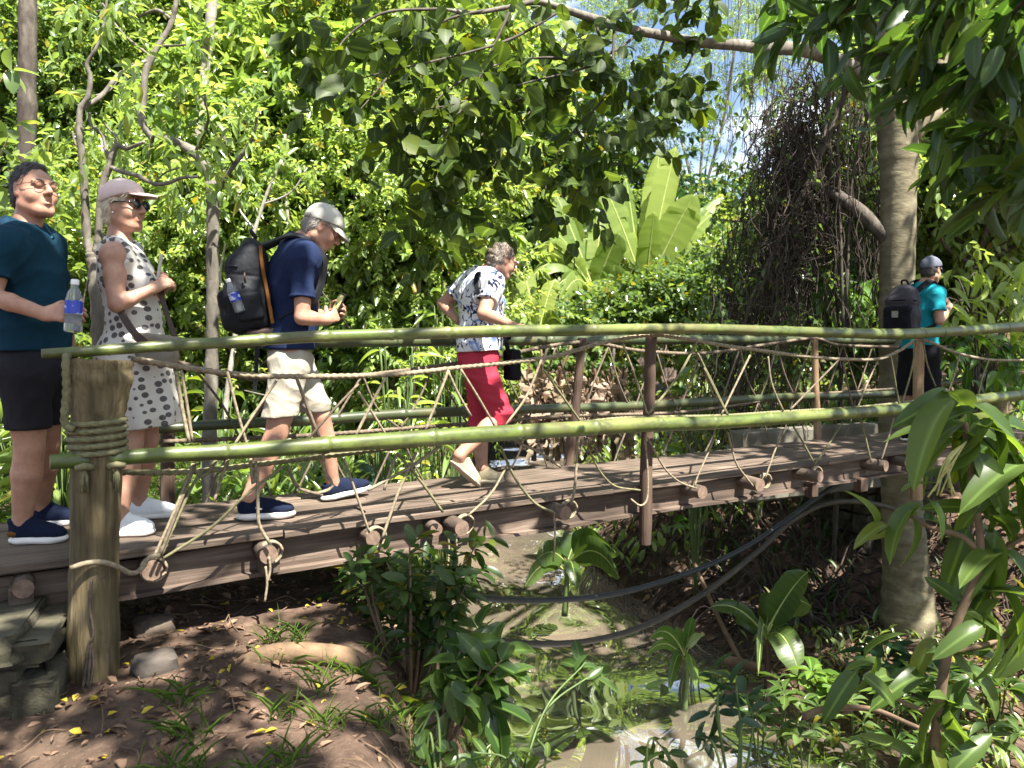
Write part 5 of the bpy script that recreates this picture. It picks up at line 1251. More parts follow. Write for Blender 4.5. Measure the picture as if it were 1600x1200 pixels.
# ================================================================== the bright wood behind the walkers
def wall_trees():
    LB = [  # label, px, Y, crowns, bark, r0
        ('bright small leaved tree rising behind the man in the polo shirt', -40, 10.5, [(-60, 60, 0, 1.1, 'small', 0, 'lf_mid'), (60, 250, .3, 1.1, 'small', 1, 'lf_bright'), (-80, 340, 0, 1.1, 'small', 0, 'lf_mid')], 'bark_grey', .08),
        ('sunlit tree of fine yellow green leaves behind the pink cap', 190, 11.5, [(150, 330, 0, 1.15, 'small', 0, 'lf_bright'), (240, 180, .4, 1.15, 'small', 1, 'lf_bright'), (110, 60, 1, 1.2, 'small', 2, 'lf_mid')], 'bark_grey', .07),
        ('lime green tree with long drooping leaves above the forked sapling', 420, 12.5, [(440, 180, 0, 1.25, 'lance', 0, 'lf_lime'), (300, 90, .6, 1.2, 'lance', 1, 'lf_lime'), (470, 20, 1, 1.2, 'lance', 2, 'lf_mid')], 'bark_grey', .1),
        ('sunlit long leaved tree just behind the pale grey cap', 560, 11.0, [(560, 270, 0, 1.1, 'lance', 1, 'lf_lime'), (480, 370, -.4, 1.0, 'lance', 2, 'lf_bright'), (620, 130, .6, 1.1, 'lance', 0, 'lf_mid')], 'bark_grey', .07),
        ('leafy green tree between the large backpack and the print blouse', 640, 10.0, [(620, 420, 0, .95, 'small', 1, 'lf_bright'), (645, 350, .5, .9, 'lance', 0, 'lf_mid'), (600, 530, -.2, .75, 'lance', 1, 'lf_bright')], 'bark_grey', .06),
        ('low mid green tree filling the gap behind the forked sapling', 330, 9.6, [(300, 430, 0, .95, 'small', 2, 'lf_bright'), (400, 470, .4, .9, 'lance', 2, 'lf_mid'), (250, 500, .6, .9, 'small', 1, 'lf_mid')], 'bark_grey', .06),
        ('dense mid green tree at the left edge behind the dark straight trunk', 20, 13.5, [(10, 90, 0, 1.4, 'broad', 0, 'lf_mid'), (90, 380, .5, 1.3, 'lance', 0, 'lf_mid'), (-90, 200, 1, 1.4, 'lance', 1, 'lf_mid')], 'bark_dark', .12),
        ('shady bush behind the white spotted dress', 130, 8.4, [(100, 500, 0, .62, 'broad', 1, 'lf_mid'), (60, 600, .4, .5, 'broad', 0, 'lf_fresh'), (170, 420, .5, .6, 'small', 0, 'lf_bright')], 'bark_grey', .04),
        ('tall bluish tree high behind the lime green tree', 360, 16, [(380, 30, 0, 1.6, 'broad', 1, 'lf_blue'), (200, -20, .5, 1.6, 'lance', 1, 'lf_mid'), (540, 60, .5, 1.5, 'broad', 2, 'lf_blue')], 'bark_grey', .14),
        ('mid green tree beyond the print blouse with dense low crown', 720, 24, [(700, 400, 0, 2.0, 'lance', 2, 'lf_mid'), (790, 350, .6, 1.9, 'broad', 0, 'lf_dark'), (650, 270, .5, 2.0, 'lance', 0, 'lf_bright'), (740, 500, 0, 1.6, 'broad', 1, 'lf_mid')], 'bark_grey', .09),
        ('tall lime tree showing through the hanging branch', 760, 27, [(745, 250, 0, 2.0, 'lance', 1, 'lf_bright'), (640, 80, .6, 2.1, 'lance', 0, 'lf_lime')], 'bark_grey', .12),
        ('dark broad leaved tree behind the banana plants', 930, 28, [(880, 340, 0, 2.0, 'broad', 1, 'lf_dark'), (990, 370, .6, 1.7, 'broad', 2, 'lf_blue'), (810, 300, .8, 1.9, 'broad', 0, 'lf_dark')], 'bark_pale', .16),
        ('airy feather leaved tree against the sky gap', 1060, 31, [(1180, 50, 0, 1.5, 'feather', 0, 'lf_bright'), (900, 100, .8, 1.9, 'feather', 1, 'lf_mid'), (1010, 160, 1, 1.8, 'feather', 0, 'lf_mid')], 'bark_pale', .12),
        ('bluish green tree at the right edge above the lit spray of leaves', 1560, 14.5, [(1540, 330, 0, 1.3, 'broad', 2, 'lf_blue'), (1620, 200, .5, 1.4, 'broad', 0, 'lf_mid'), (1460, 260, .7, 1.2, 'broad', 1, 'lf_mid')], 'bark_grey', .12),
        ('yellow green tree behind the thick pale trunk', 1330, 13.5, [(1345, 310, 0, .8, 'broad', 0, 'lf_bright'), (1255, 455, .4, .7, 'broad', 2, 'lf_mid'), (1390, 150, .8, 1.0, 'small', 1, 'lf_bright')], 'bark_grey', .09),
        ('olive tree hanging over the man in teal', 1500, 10.8, [(1500, 210, 0, .85, 'broad', 1, 'lf_bright'), (1590, 260, .4, .8, 'broad', 2, 'lf_mid'), (1580, 110, .5, .9, 'broad', 0, 'lf_bright')], 'bark_dark', .07),
        ('dense green tree in the upper right corner', 1640, 12.5, [(1620, 60, 0, 1.3, 'broad', 1, 'lf_mid'), (1480, 30, .6, 1.2, 'broad', 2, 'lf_mid')], 'bark_dark', .1),
        ('distant bright tree low behind the vine covered mound', 1130, 30, [(1100, 420, 0, 1.7, 'broad', 0, 'lf_bright'), (1200, 430, .5, 1.9, 'broad', 1, 'lf_mid')], 'bark_grey', .1),
        ('mid green tree beyond the low concrete wall', 1420, 12.0, [(1300, 470, 0, .62, 'broad', 2, 'lf_mid'), (1480, 500, .4, .7, 'broad', 0, 'lf_bright'), (1560, 470, 1, .8, 'broad', 1, 'lf_bright')], 'bark_grey', .06),
        ('small sunlit tree in the middle distance behind the banana leaves', 870, 25, [(850, 450, 0, 1.5, 'small', 0, 'lf_bright'), (960, 430, .6, 1.35, 'small', 1, 'lf_mid'), (780, 520, 0, 1.4, 'small', 0, 'lf_bright')], 'bark_grey', .06),
    ]
    for (lab, px, Y, cr, bk, r0) in LB: tree('tree', lab, px, Y, cr, bk, r0, group='trees of the wood')
wall_trees()
# far wood: one mass beyond everything
r = np.random.RandomState(77)
pts = []
for k in range(5200):
    px = r.uniform(-700, 2300); Y = r.uniform(24, 36)
    top = np.interp(px, [-700, 600, 760, 1000, 1060, 1230, 1300, 2300], [12, 11, 6.5, 5.2, 3.2, 3.0, 9, 11]); x = (px - 800) / 1200 * Y
    pts.append((x, Y, float(np.interp(r.rand() ** .8, [0, 1], [-1.0, top])) + .6 * math.sin(x * 1.1)))
p = np.array(pts); d = unit(r.randn(len(p), 3)); pos, ld, up = sprays(p, d, r.uniform(.5, 1.2, len(p)), 9, r, .9, .35)
L = r.uniform(.25, .5, len(pos)); o = link_mesh('woods', leaf_mesh('woods', D6, pos, ld, up, L, L * .5, None, 5), None, [M['lf_mid']]); tag(o, kind='stuff')

# ---- straight and twisted trunks among the walkers, traced limb by limb
def traced(name, label, limbs, bark, Y, cat='tree', leafy=None, base=None):
    """limbs: lists of (px, py, width px[, dY])"""
    b0 = limbs[0][0]; g = P(b0[0], b0[1], Y); root = empty(name, tuple(g), 0, label, cat)
    mb = MB()
    for lm in limbs:
        pts = []
        for q in lm:
            yy = Y + (q[3] if len(q) > 3 else 0); p_ = P(q[0], q[1], yy); pts.append((*(p_ - g), q[2] / 2 / FPX * yy))
        s = spl(pts, 7); mb.tube(s[:, :3], np.maximum(s[:, 3] * (1 + .07 * np.random.RandomState(len(s)).randn(len(s))), .003), 10)
    mb.build('trunk', [M[bark]], root)
    if leafy:
        px_, py_, rad, n_, kind, mt, sd_ = leafy
        r_ = np.random.RandomState(sd_); pp = []
        for lm in limbs[1:]:
            e = lm[-1]; 
            for k in range(n_): pp.append(P(e[0] + r_.uniform(-rad, rad), e[1] + r_.uniform(-rad, rad) * .8, Y + r_.uniform(-.5, .5)) - g)
        pp = np.array(pp); pos, ld, up = sprays(pp, r_.randn(len(pp), 3), r_.uniform(.2, .4, len(pp)), 11, r_, .9, .4)
        L = r_.uniform(.07, .12, len(pos)); link_mesh('crown', leaf_mesh('crown', TL if kind == 'lance' else D6, pos, ld, up, L, L * .4, None, sd_), root, [M[mt]])
    return root
traced('tree', 'straight dark grey trunk rising behind the man in the polo shirt', [[(44, 640, 30), (42, 400, 27), (42, 240, 26), (43, 100, 25), (44, -120, 24)], [(44, -40, 14), (20, -90, 10), (-30, -160, 8)]], 'bark_dark', 7.6)
traced('tree', 'slim white sunlit trunk high in the lime green leaves', [[(262, 700, 18), (300, 300, 17), (318, 130, 15), (330, 20, 15), (340, -80, 14)], [(335, -40, 9), (380, -120, 6)]], 'bark_white', 9.6)
traced('tree', 'forked grey sapling with a crooked S shaped limb beside the large backpack', [
    [(328, 795, 24), (327, 700, 23), (330, 600, 21), (332, 500, 19), (332, 400, 19), (333, 330, 20), (332, 285, 20)],
    [(334, 300, 17), (322, 262, 16), (300, 236, 15), (262, 219, 14), (237, 212, 13, .05), (222, 188, 11, .05), (224, 150, 11, .1), (229, 108, 10, .1), (246, 74, 9, .15), (266, 40, 8, .2), (274, 10, 7, .2), (281, -40, 6, .2)],
    [(336, 318, 10), (345, 290, 9, -.05), (368, 255, 8, -.1), (384, 234, 7, -.1), (398, 205, 5, -.15), (402, 170, 4, -.2)],
    [(268, 30, 5, .2), (245, 16, 5, .3), (212, 26, 5, .35), (190, 14, 4, .4), (150, 18, 3, .5)],
    [(230, 100, 5, .1), (200, 104, 4, .1), (172, 140, 4, .0), (148, 150, 3, -.05)], [(232, 85, 4, .1), (200, 60, 3, .2), (178, 35, 3, .3), (160, 5, 3, .3)], [(250, 72, 4, .15), (290, 70, 3, .1), (312, 62, 2, .1)],
    [(305, 238, 5, 0), (325, 190, 4, -.2), (318, 150, 3, -.3)], [(366, 258, 4, -.1), (352, 232, 3, -.2), (350, 200, 3, -.2)], [(237, 214, 5), (233, 235, 3), (232, 246, 2)]], 'bark_grey', 5.55,
    leafy=(0, 0, 60, 5, 'lance', 'lf_bright', 3))
traced('tree', 'twin stemmed grey sapling just behind the woman in the spotted dress', [
    [(158, 830, 26), (158, 700, 24), (156, 560, 22), (152, 470, 21), (147, 420, 19), (143, 395, 17)],
    [(143, 398, 14), (136, 370, 13), (132, 300, 12), (128, 240, 11), (124, 200, 10), (126, 170, 9), (138, 150, 8), (141, 120, 7), (136, 100, 6), (150, 76, 5), (158, 55, 4), (165, 20, 4), (168, -30, 3)],
    [(146, 405, 13), (153, 380, 12), (156, 330, 12), (160, 290, 11), (172, 258, 10), (176, 240, 10), (184, 228, 8), (198, 232, 0.1 + 6), (225, 222, 5, -.1)],
    [(174, 262, 8), (190, 268, 7, -.1), (215, 275, 7, -.15), (240, 287, 6, -.2), (262, 286, 6, -.2), (284, 278, 5, -.25), (310, 276, 4, -.3)],
    [(172, 258, 6), (166, 236, 6), (160, 212, 5), (143, 195, 4), (139, 176, 4)], [(178, 240, 5), (182, 216, 4), (174, 206, 3), (160, 190, 3)], [(126, 172, 6), (158, 150, 7, .1), (176, 128, 7, .15), (190, 114, 6, .2), (228, 95, 5, .3)],
    [(240, 287, 3, -.2), (258, 270, 3, -.2), (280, 262, 2, -.3)], [(132, 240, 4), (118, 225, 3), (113, 205, 3)]], 'bark_grey', 4.75, leafy=(0, 0, 45, 3, 'lance', 'lf_bright', 4))

traced('tree', 'slender pale crooked sapling between the forked sapling and the pale grey cap', [[(346, 780, 9), (352, 640, 8), (368, 520, 8), (378, 430, 7), (398, 360, 6), (418, 300, 5), (440, 250, 4)], [(372, 500, 5), (345, 440, 4), (352, 380, 3)], [(398, 360, 4), (372, 320, 3), (380, 270, 2)], [(410, 320, 3), (455, 300, 3), (480, 262, 2)]], 'bark_white', 8.2, leafy=(0, 0, 40, 4, 'lance', 'lf_bright', 8))
traced('tree', 'thin pale twiggy stem in the leaves just left of the pale grey cap', [[(452, 720, 7), (450, 560, 6), (446, 440, 5), (450, 350, 5), (442, 270, 4), (446, 210, 3)], [(448, 400, 3), (470, 360, 3), (492, 350, 2)], [(448, 340, 3), (425, 300, 2), (420, 270, 2)]], 'bark_white', 8.9, leafy=(0, 0, 40, 4, 'lance', 'lf_lime', 9))
traced('tree', 'sunlit pale branching stem above the print blouse', [[(640, 700, 9), (648, 560, 8), (655, 430, 7), (648, 330, 6), (660, 250, 5), (652, 190, 4)], [(655, 400, 4), (690, 340, 3), (700, 300, 2)], [(650, 350, 4), (615, 300, 3), (600, 240, 2)]], 'bark_white', 9.3, leafy=(0, 0, 40, 4, 'lance', 'lf_bright', 10))
# ================================================================== the big tree over the far end and its canopy
def big_tree():
    Y = 8.75; g = P(1412, 1032, Y); root = empty('canopy_tree', tuple(g), 0, 'big pale smooth trunked tree growing beside the bridge with a long overhanging limb', 'tree')
    def limb_mesh(name, pts, bark, sides=14, lob=0, parent=root):
        q = []
        for a in pts:
            yy = Y + (a[3] if len(a) > 3 else 0); q.append((*(P(a[0], a[1], yy) - g), a[2] / 2 / FPX * yy))
        s = spl(q, 8); rr = s[:, 3] * (1 + .025 * np.random.RandomState(len(s)).randn(len(s))); mb = MB(); mb.tube(s[:, :3], rr, sides, lobes=lob, amp=.06); return mb
    t = limb_mesh('trunk', [(1428, 1075, 150), (1428, 1030, 118), (1422, 980, 92), (1418, 930, 76), (1413, 860, 66), (1409, 780, 60), (1404, 700, 57), (1402, 600, 54), (1401, 500, 51), (1402, 400, 51), (1404, 300, 52), (1404, 240, 56), (1400, 180, 58), (1385, 120, 50), (1372, 60, 46), (1362, 0, 44), (1352, -80, 40), (1340, -260, 36)], 'bark_pale', 22)
    r = np.random.RandomState(4)
    for a0, L in ((-2.6, .75), (-1.9, .7), (-1.2, .9), (-.4, .95), (.3, .8), (3.0, .8), (2.2, .6)):      # buttress roots
        d = np.array([math.cos(a0), math.sin(a0), 0]); p0 = np.array([.06, 0, .55]) + d * .12
        pts = [p0, p0 + d * L * .3 + [0, 0, -.36], p0 + d * L * .65 + [0, 0, -.55], p0 + d * L + [r.uniform(-.1, .1), r.uniform(-.1, .1), -.72]]
        s = spl(pts, 6); t.tube(s, np.linspace(.10, .035, len(s)), 10)
    t.build('trunk', [M['bark_pale']], root)
    for nm, pts in (('limb', [(1388, 135, 34), (1366, 122, 32, -.1), (1335, 108, 30, -.3), (1300, 92, 28, -.6), (1250, 77, 26, -.9), (1200, 76, 24, -1.3), (1150, 70, 22, -1.6), (1090, 66, 20, -1.9), (1040, 56, 19, -2.2), (980, 45, 18, -2.5), (930, 30, 17, -2.8), (880, 14, 14, -3.0), (840, 3, 12, -3.1), (800, 10, 10, -3.2), (740, 20, 8, -3.3), (690, 14, 6, -3.4)]),
                    ('limb', [(1404, 392, 28, .03), (1385, 370, 26), (1366, 352, 24, .05), (1340, 328, 22, .1), (1310, 308, 20, .2), (1288, 296, 18, .3), (1262, 280, 13, .4), (1240, 240, 9, .5)]),
                    ('limb', [(1415, 215, 44), (1440, 170, 40, .1), (1462, 120, 34, .2), (1490, 40, 30, .2), (1530, -60, 24, .2)]),
                    ('limb', [(1422, 205, 22), (1450, 190, 18, .2), (1480, 172, 13, .4), (1512, 160, 8, .6)])):
        limb_mesh(nm, [(a[0], a[1], a[2] * (.78 if pts[0][0] == 1388 else 1), *a[3:]) for a in pts], 'bark_pale').build(nm, [M['bark_dark'] if pts[0][1] == 392 else M['bark_grey'] if pts[0][0] == 1388 else M['bark_pale']], root)
    # twigs and round leaves of the limb that hangs into the middle of the view
    tw = MB(); r = np.random.RandomState(8); anch = []
    def twig(pts, w0):
        q = spl([(*(P(a[0], a[1], Y + a[2]) - g),) for a in pts], 8); tw.tube(q, np.linspace(w0, .003, len(q)), 6); return q
    lines = [[(930, 30, -2.8), (940, 90, -2.9), (900, 110, -3), (820, 130, -3.2), (720, 160, -3.4), (620, 180, -3.6)], [(1000, 50, -2.4), (960, 80, -2.6), (900, 100, -2.7), (850, 150, -2.9), (800, 210, -3.1), (760, 280, -3.3)],
             [(880, 14, -3), (800, 60, -3.2), (700, 90, -3.5), (610, 110, -3.7), (540, 130, -3.8)], [(840, 3, -3.1), (700, 30, -3.4), (640, 80, -3.6), (590, 140, -3.8), (555, 180, -3.9)],
             [(800, 10, -3.2), (740, 140, -3.3), (700, 200, -3.4), (660, 260, -3.5), (640, 310, -3.6)], [(1040, 56, -2.2), (1020, 110, -2.4), (1000, 150, -2.5), (990, 190, -2.6), (980, 230, -2.7)],
             [(960, 40, -2.6), (950, 140, -2.7), (900, 200, -2.8), (860, 260, -2.9), (850, 320, -3)], [(900, 100, -2.7), (860, 90, -2.8), (780, 100, -2.9), (700, 140, -3.2), (650, 200, -3.3), (620, 240, -3.4)],
             [(1090, 66, -1.9), (1070, 110, -2.1), (1040, 130, -2.2), (1050, 165, -2.3)], [(850, 150, -2.9), (800, 160, -3), (760, 200, -3.1), (730, 260, -3.2), (720, 330, -3.3)], [(980, 20, -2.5), (1020, -5, -2.3), (1080, 10, -2.2), (1110, 30, -2.1)],
             [(700, 200, -3.4), (680, 280, -3.4), (700, 340, -3.5), (705, 380, -3.5)], [(900, 200, -2.8), (930, 260, -2.8), (900, 300, -2.9), (890, 330, -2.9)], [(690, 14, -3.4), (600, 20, -3.6), (540, 60, -3.7), (520, 100, -3.8)]]
    P0, D0 = [], []
    for ln in lines:
        q = twig(ln, .012)
        for k in range(4, len(q), 2):
            for _ in range(2): P0.append(q[k] + r.randn(3) * np.array([.11, .25, .10])); D0.append(np.array([r.randn() * .8, r.randn() * .6, -.25 + r.randn() * .5]))
    P0 = np.array(P0); pos, ld, up = sprays(P0, np.array(D0), r.uniform(.15, .32, len(P0)), 7, r, .9, .55); up = up * [1.3, 1.3, .7] + r.randn(len(pos), 3) * .5
    keep = r.rand(len(pos)) < .48; pos, ld, up = pos[keep], ld[keep], up[keep]
    L = r.uniform(.07, .175, len(pos)); link_mesh('hanging_foliage', leaf_mesh('hanging_foliage', TO, pos, ld, up, L, L * .86, None, 11), root, [M['lf_round']])
    # the canopy over the bridge, above the frame
    cents = []
    for (x, y, z, rx, ry, rz) in ((.2, 1.2, 6.2, 1.5, 1.5, .8), (1.8, 2.2, 6.8, 1.7, 1.6, .9), (3.0, 3.9, 6.6, 1.3, 1.2, .8), (5.2, 5.2, 6.8, 1.8, 1.6, 1.0), (6.8, 6.6, 6.6, 1.7, 1.7, 1), (2.6, .0, 6.6, 1.8, 1.6, .9), (5.2, .9, 7.0, 1.2, 1.1, .8), (6.4, 3.4, 7.0, 1.9, 1.8, 1.), (5.5, -.6, 7.4, 2, 1.8, .9), (.2, -1.0, 6.6, 1.7, 1.6, .8), (2.0, -2.4, 7.2, 1.8, 1.7, .8), (8.2, 5.0, 7.4, 2, 2, 1), (-1.4, .2, 6.2, 1.2, 1.2, .7), (2.9, 4.5, 6.6, .9, .8, .5)):
        cents.append((x - g[0], y - g[1], z - g[2], rx, ry, rz))
    r = np.random.RandomState(21)
    p, d = blob_twigs(cents, 960, r, .25, 16, .5); pos, ld, up = sprays(p, d, r.uniform(.3, .6, len(p)), 9, r, .9, .3)
    r2 = np.random.RandomState(5); p2, d2 = blob_twigs([(-.35 - g[0], 1.5 - g[1], 6.2 - g[2], .75, .65, .5), (.0 - g[0], 1.85 - g[1], 6.3 - g[2], .5, .5, .4)], 80, r2, .2, 8, .5); a2, b2, c2 = sprays(p2, d2, r2.uniform(.3, .5, 80), 9, r2, .9, .3); pos, ld, up = np.concatenate([pos, a2]), np.concatenate([ld, b2]), np.concatenate([up, c2])  # extra unseen sprays, added to shade the two walkers at the left
    L = r.uniform(.14, .24, len(pos)); link_mesh('crown', leaf_mesh('crown', D6, pos, ld, up, L, L * .62, None, 12), root, [M['lf_mid']])
    fork = P(1362, 0, Y) - g; 
    for c in cents[:10]:
        c = np.array(c[:3]); m_ = (fork + c) / 2 + r.randn(3) * .4 + [0, 0, .5]; q = spl([fork, m_, c], 8); tw.tube(q, np.linspace(.07, .012, len(q)), 7)
    tw.build('twigs', [M['bark_dark']], root)
    return root
big_tree()
# ---- large soft leaves close to the camera in the upper right corner
def near_branch():
    root = empty('tree', (2.9, 1.6, -.6), 0, 'tree of large pointed leaves hanging close overhead in the upper right', 'tree'); g = np.array([2.9, 1.6, -.6])
    r = np.random.RandomState(31); mb = MB(); mb.tube(spl([(0, 0, -.6), (.05, .05, 1), (0, .1, 2.4), (-.1, .3, 3.6)], 8), np.linspace(.09, .05, 25), 10)
    P0, D0 = [], []
    for (x0, y0, x1, y1, Ya, Yb) in ((1640, -60, 1240, 60, 2.6, 3.4), (1650, 20, 1330, 110, 2.4, 3.2), (1660, 90, 1400, 170, 2.4, 3.1), (1680, 190, 1480, 260, 2.5, 3.1), (1560, -80, 1420, 90, 2.3, 2.8), (1500, -90, 1300, 30, 2.8, 3.3), (1690, 280, 1560, 330, 2.3, 2.8), (1640, -30, 1520, 160, 2.2, 2.6), (1400, -90, 1230, 20, 3.0, 3.5), (1680, 60, 1560, 230, 2.7, 3.2)):
        a, b_ = P(x0, y0, Ya) - g, P(x1, y1, Yb) - g; m_ = (a + b_) / 2 + [0, 0, .08]; q = spl([a, m_, b_], 8); mb.tube(q, np.linspace(.010, .003, len(q)), 6)
        mb.tube(spl([(-.05, .25, 3.2), (np.array([-.05, .25, 3.2]) + a) / 2 + [0, 0, .2], a], 6), np.linspace(.03, .01, 13), 6)
        for k in range(2, len(q)):
            for _ in range(2): P0.append(q[k] + r.randn(3) * .03); D0.append(unit(b_ - a) * .8 + r.randn(3) * .5)
    P0 = np.array(P0); pos, ld, up = sprays(P0, np.array(D0), np.full(len(P0), .08), 2, r, .9, .5)
    L = r.uniform(.10, .19, len(pos)); link_mesh('crown', leaf_mesh('crown', TO, pos, ld, up, L, L * .42, None, 14), root, [M['lf_gloss']]); mb.build('trunk', [M['bark_dark']], root)
near_branch()
def left_branch():      # a few near leaves at the left edge
    g = at_ground(-150, 5.0); root = empty('shrub', tuple(g), 0, 'broad leaved shrub poking in at the left edge beside the head of the man in the polo shirt', 'shrub'); r = np.random.RandomState(33); mb = MB()
    tag(root, 'broad leaved shrub poking in at the left edge beside the polo shirt')
    P0 = []
    for (x, y) in ((10, 110), (0, 170), (15, 210), (-5, 235), (5, 260), (-20, 130), (-30, 200)):
        e = P(x, y, 4.5 + r.uniform(-.2, .3)) - g; q = spl([(0, 0, -.3), e * .5 + [-.15 + r.randn() * .06, r.randn() * .08, .25], e], 8); mb.tube(q, np.linspace(.014, .003, len(q)), 6); P0 += [q[-1], q[-3], q[-5]]
    P0 = np.array(P0); pos, ld, up = sprays(P0, r.randn(len(P0), 3) * .6 + [.6, 0, .1], np.full(len(P0), .1), 4, r, .9, .4); L = r.uniform(.08, .15, len(pos))
    link_mesh('crown', leaf_mesh('crown', TO, pos, ld, up, L, L * .6, None, 15), root, [M['lf_mid']]); mb.build('stems', [M['stem_brown']], root)
left_branch()

# ================================================================== curtain of hanging vines
def vine_curtain():
    r = np.random.RandomState(41); mb = MB(); Y0 = 9.2
    def strand(x0, y0, x1, y1, Y, w, wob, n=9, sides=4):
        t = np.linspace(0, 1, n); xs = x0 + (x1 - x0) * t + np.cumsum(r.randn(n)) * wob; ys = y0 + (y1 - y0) * t; yy = Y + np.cumsum(r.randn(n)) * .05
        mb.tube(spl([P(a, b_, c) for a, b_, c in zip(xs, ys, yy)], 3), w * .78, sides, cap=False)
    for _ in range(42):                                              # fine threads against the sky
        x = r.uniform(1135, 1250); strand(x, -30, x + r.uniform(-20, 10), r.uniform(180, 420), Y0 + r.uniform(-.6, 1), r.uniform(.002, .005), 5)
    for _ in range(260):                                             # the dense dark column
        y0 = r.uniform(90, 300); x = r.normal(1262 - y0 * .09, 22); strand(x, y0, x + r.uniform(-60, 15), y0 + r.uniform(120, 330), Y0 + r.normal(0, .35), r.uniform(.003, .009), 9, 11)
    for _ in range(300):                                             # sweeping down and left to the ground
        x = r.uniform(1130, 1260); y0 = r.uniform(330, 500); strand(x, y0, x - r.uniform(-10, 90) * (1 if x > 1150 else .3), r.uniform(560, 720), Y0 + .5 + r.normal(0, .5), r.uniform(.003, .008), 7, 10)
    for _ in range(190):                                             # loose tangle between the column and the trunk
        x = r.uniform(1230, 1385); y0 = r.uniform(80, 330); strand(x, y0, x + r.uniform(-80, 60), y0 + r.uniform(80, 330), Y0 + r.normal(.2, .4), r.uniform(.004, .010), 8)
    for _ in range(520):                                             # matted curls in the core
        y = r.normal(310, 85); x = r.normal(1240 - (y - 300) * .12, 26); a = r.uniform(0, 6.3); R_ = r.uniform(15, 50)
        strand(x + math.cos(a) * R_, y + math.sin(a) * R_, x - math.cos(a) * R_, y - math.sin(a) * R_, Y0 + r.normal(0, .25), r.uniform(.003, .008), 9)
    root = empty('vine_curtain', tuple(P(1200, 690, Y0)), 0, 'dark tangled curtain of dead vines hanging left of the pale trunk', 'vines'); g = np.array(root.location)
    mb.v = [x - g for x in mb.v]; mb.build('stems', [M['vine']], root); pp = []
    for _ in range(210):
        x = r.uniform(1120, 1330); y = r.uniform(90, 640); pp.append(P(x - (y > 380) * 40, y, Y0 + r.uniform(-.5, .6)) - g)
    pp = np.array(pp); pos, ld, up = sprays(pp, r.randn(len(pp), 3) * .6 + [0, 0, -.6], r.uniform(.2, .5, len(pp)), 8, r, .9, .5); L = r.uniform(.06, .12, len(pos)); link_mesh('leaves', leaf_mesh('leaves', D6, pos, ld, up, L, L * .6, None, 44), root, [M['lf_mid']])
    mb = MB(); 
    for (pts, w) in ((((1385, 215), (1388, 240), (1375, 262), (1362, 272), (1340, 268), (1328, 266)), .012), (((1362, 268), (1372, 285), (1376, 300), (1370, 320)), .009), (((1350, 60), (1300, 200), (1265, 280), (1240, 330)), .035), (((1325, 100), (1310, 200), (1312, 330), (1318, 520)), .02), (((1370, 130), (1345, 220), (1330, 300), (1322, 480)), .018), (((1295, 90), (1290, 200), (1240, 330), (1170, 480), (1150, 640)), .02)):
        mb.tube(spl([P(x, y, 8.9) for x, y in pts], 8), w, 7)
    o = mb.build('liana', [M['bark_dark']]); tag(o, 'looping woody lianas between the vine curtain and the pale trunk', 'liana')
vine_curtain()
# vine covered mound
def mound():
    r = np.random.RandomState(43); root = empty('vine_mound', tuple(at_ground(1020, 19.5)), 0, 'sloping mound smothered in small leaved creeper beneath the banana leaves', 'creeper'); g = np.array(root.location)
    pp = []
    for _ in range(1700):
        px = r.uniform(800, 1260); top = np.interp(px, [820, 900, 1000, 1100, 1200, 1260], [500, 478, 450, 410, 372, 350]) + r.randn() * 8
        y = top + abs(r.randn()) * 45; pp.append(P(px, y, 19.0 + (y - top) * -.012 + r.uniform(-.8, 1.5)) - g)
    pp = np.array(pp); pos, ld, up = sprays(pp, r.randn(len(pp), 3) + [0, -.6, .3], r.uniform(.35, .75, len(pp)), 9, r, .9, .4); L = r.uniform(.12, .21, len(pos))
    link_mesh('foliage', leaf_mesh('foliage', D6, pos, ld, up, L, L * .7, None, 16), root, [M['lf_mid']])
    mb = MB()
    for _ in range(160):
        px = r.uniform(830, 1200); y0 = r.uniform(470, 560); x1 = px + r.uniform(-40, 40); mb.tube(spl([P(px, y0, 19.2), P((px + x1) / 2 + r.uniform(-15, 15), y0 + 60, 19.0), P(x1, r.uniform(600, 660), 18.8)], 4), r.uniform(.01, .025), 5)
    mb.build('stems', [M['vine']], root)
mound()

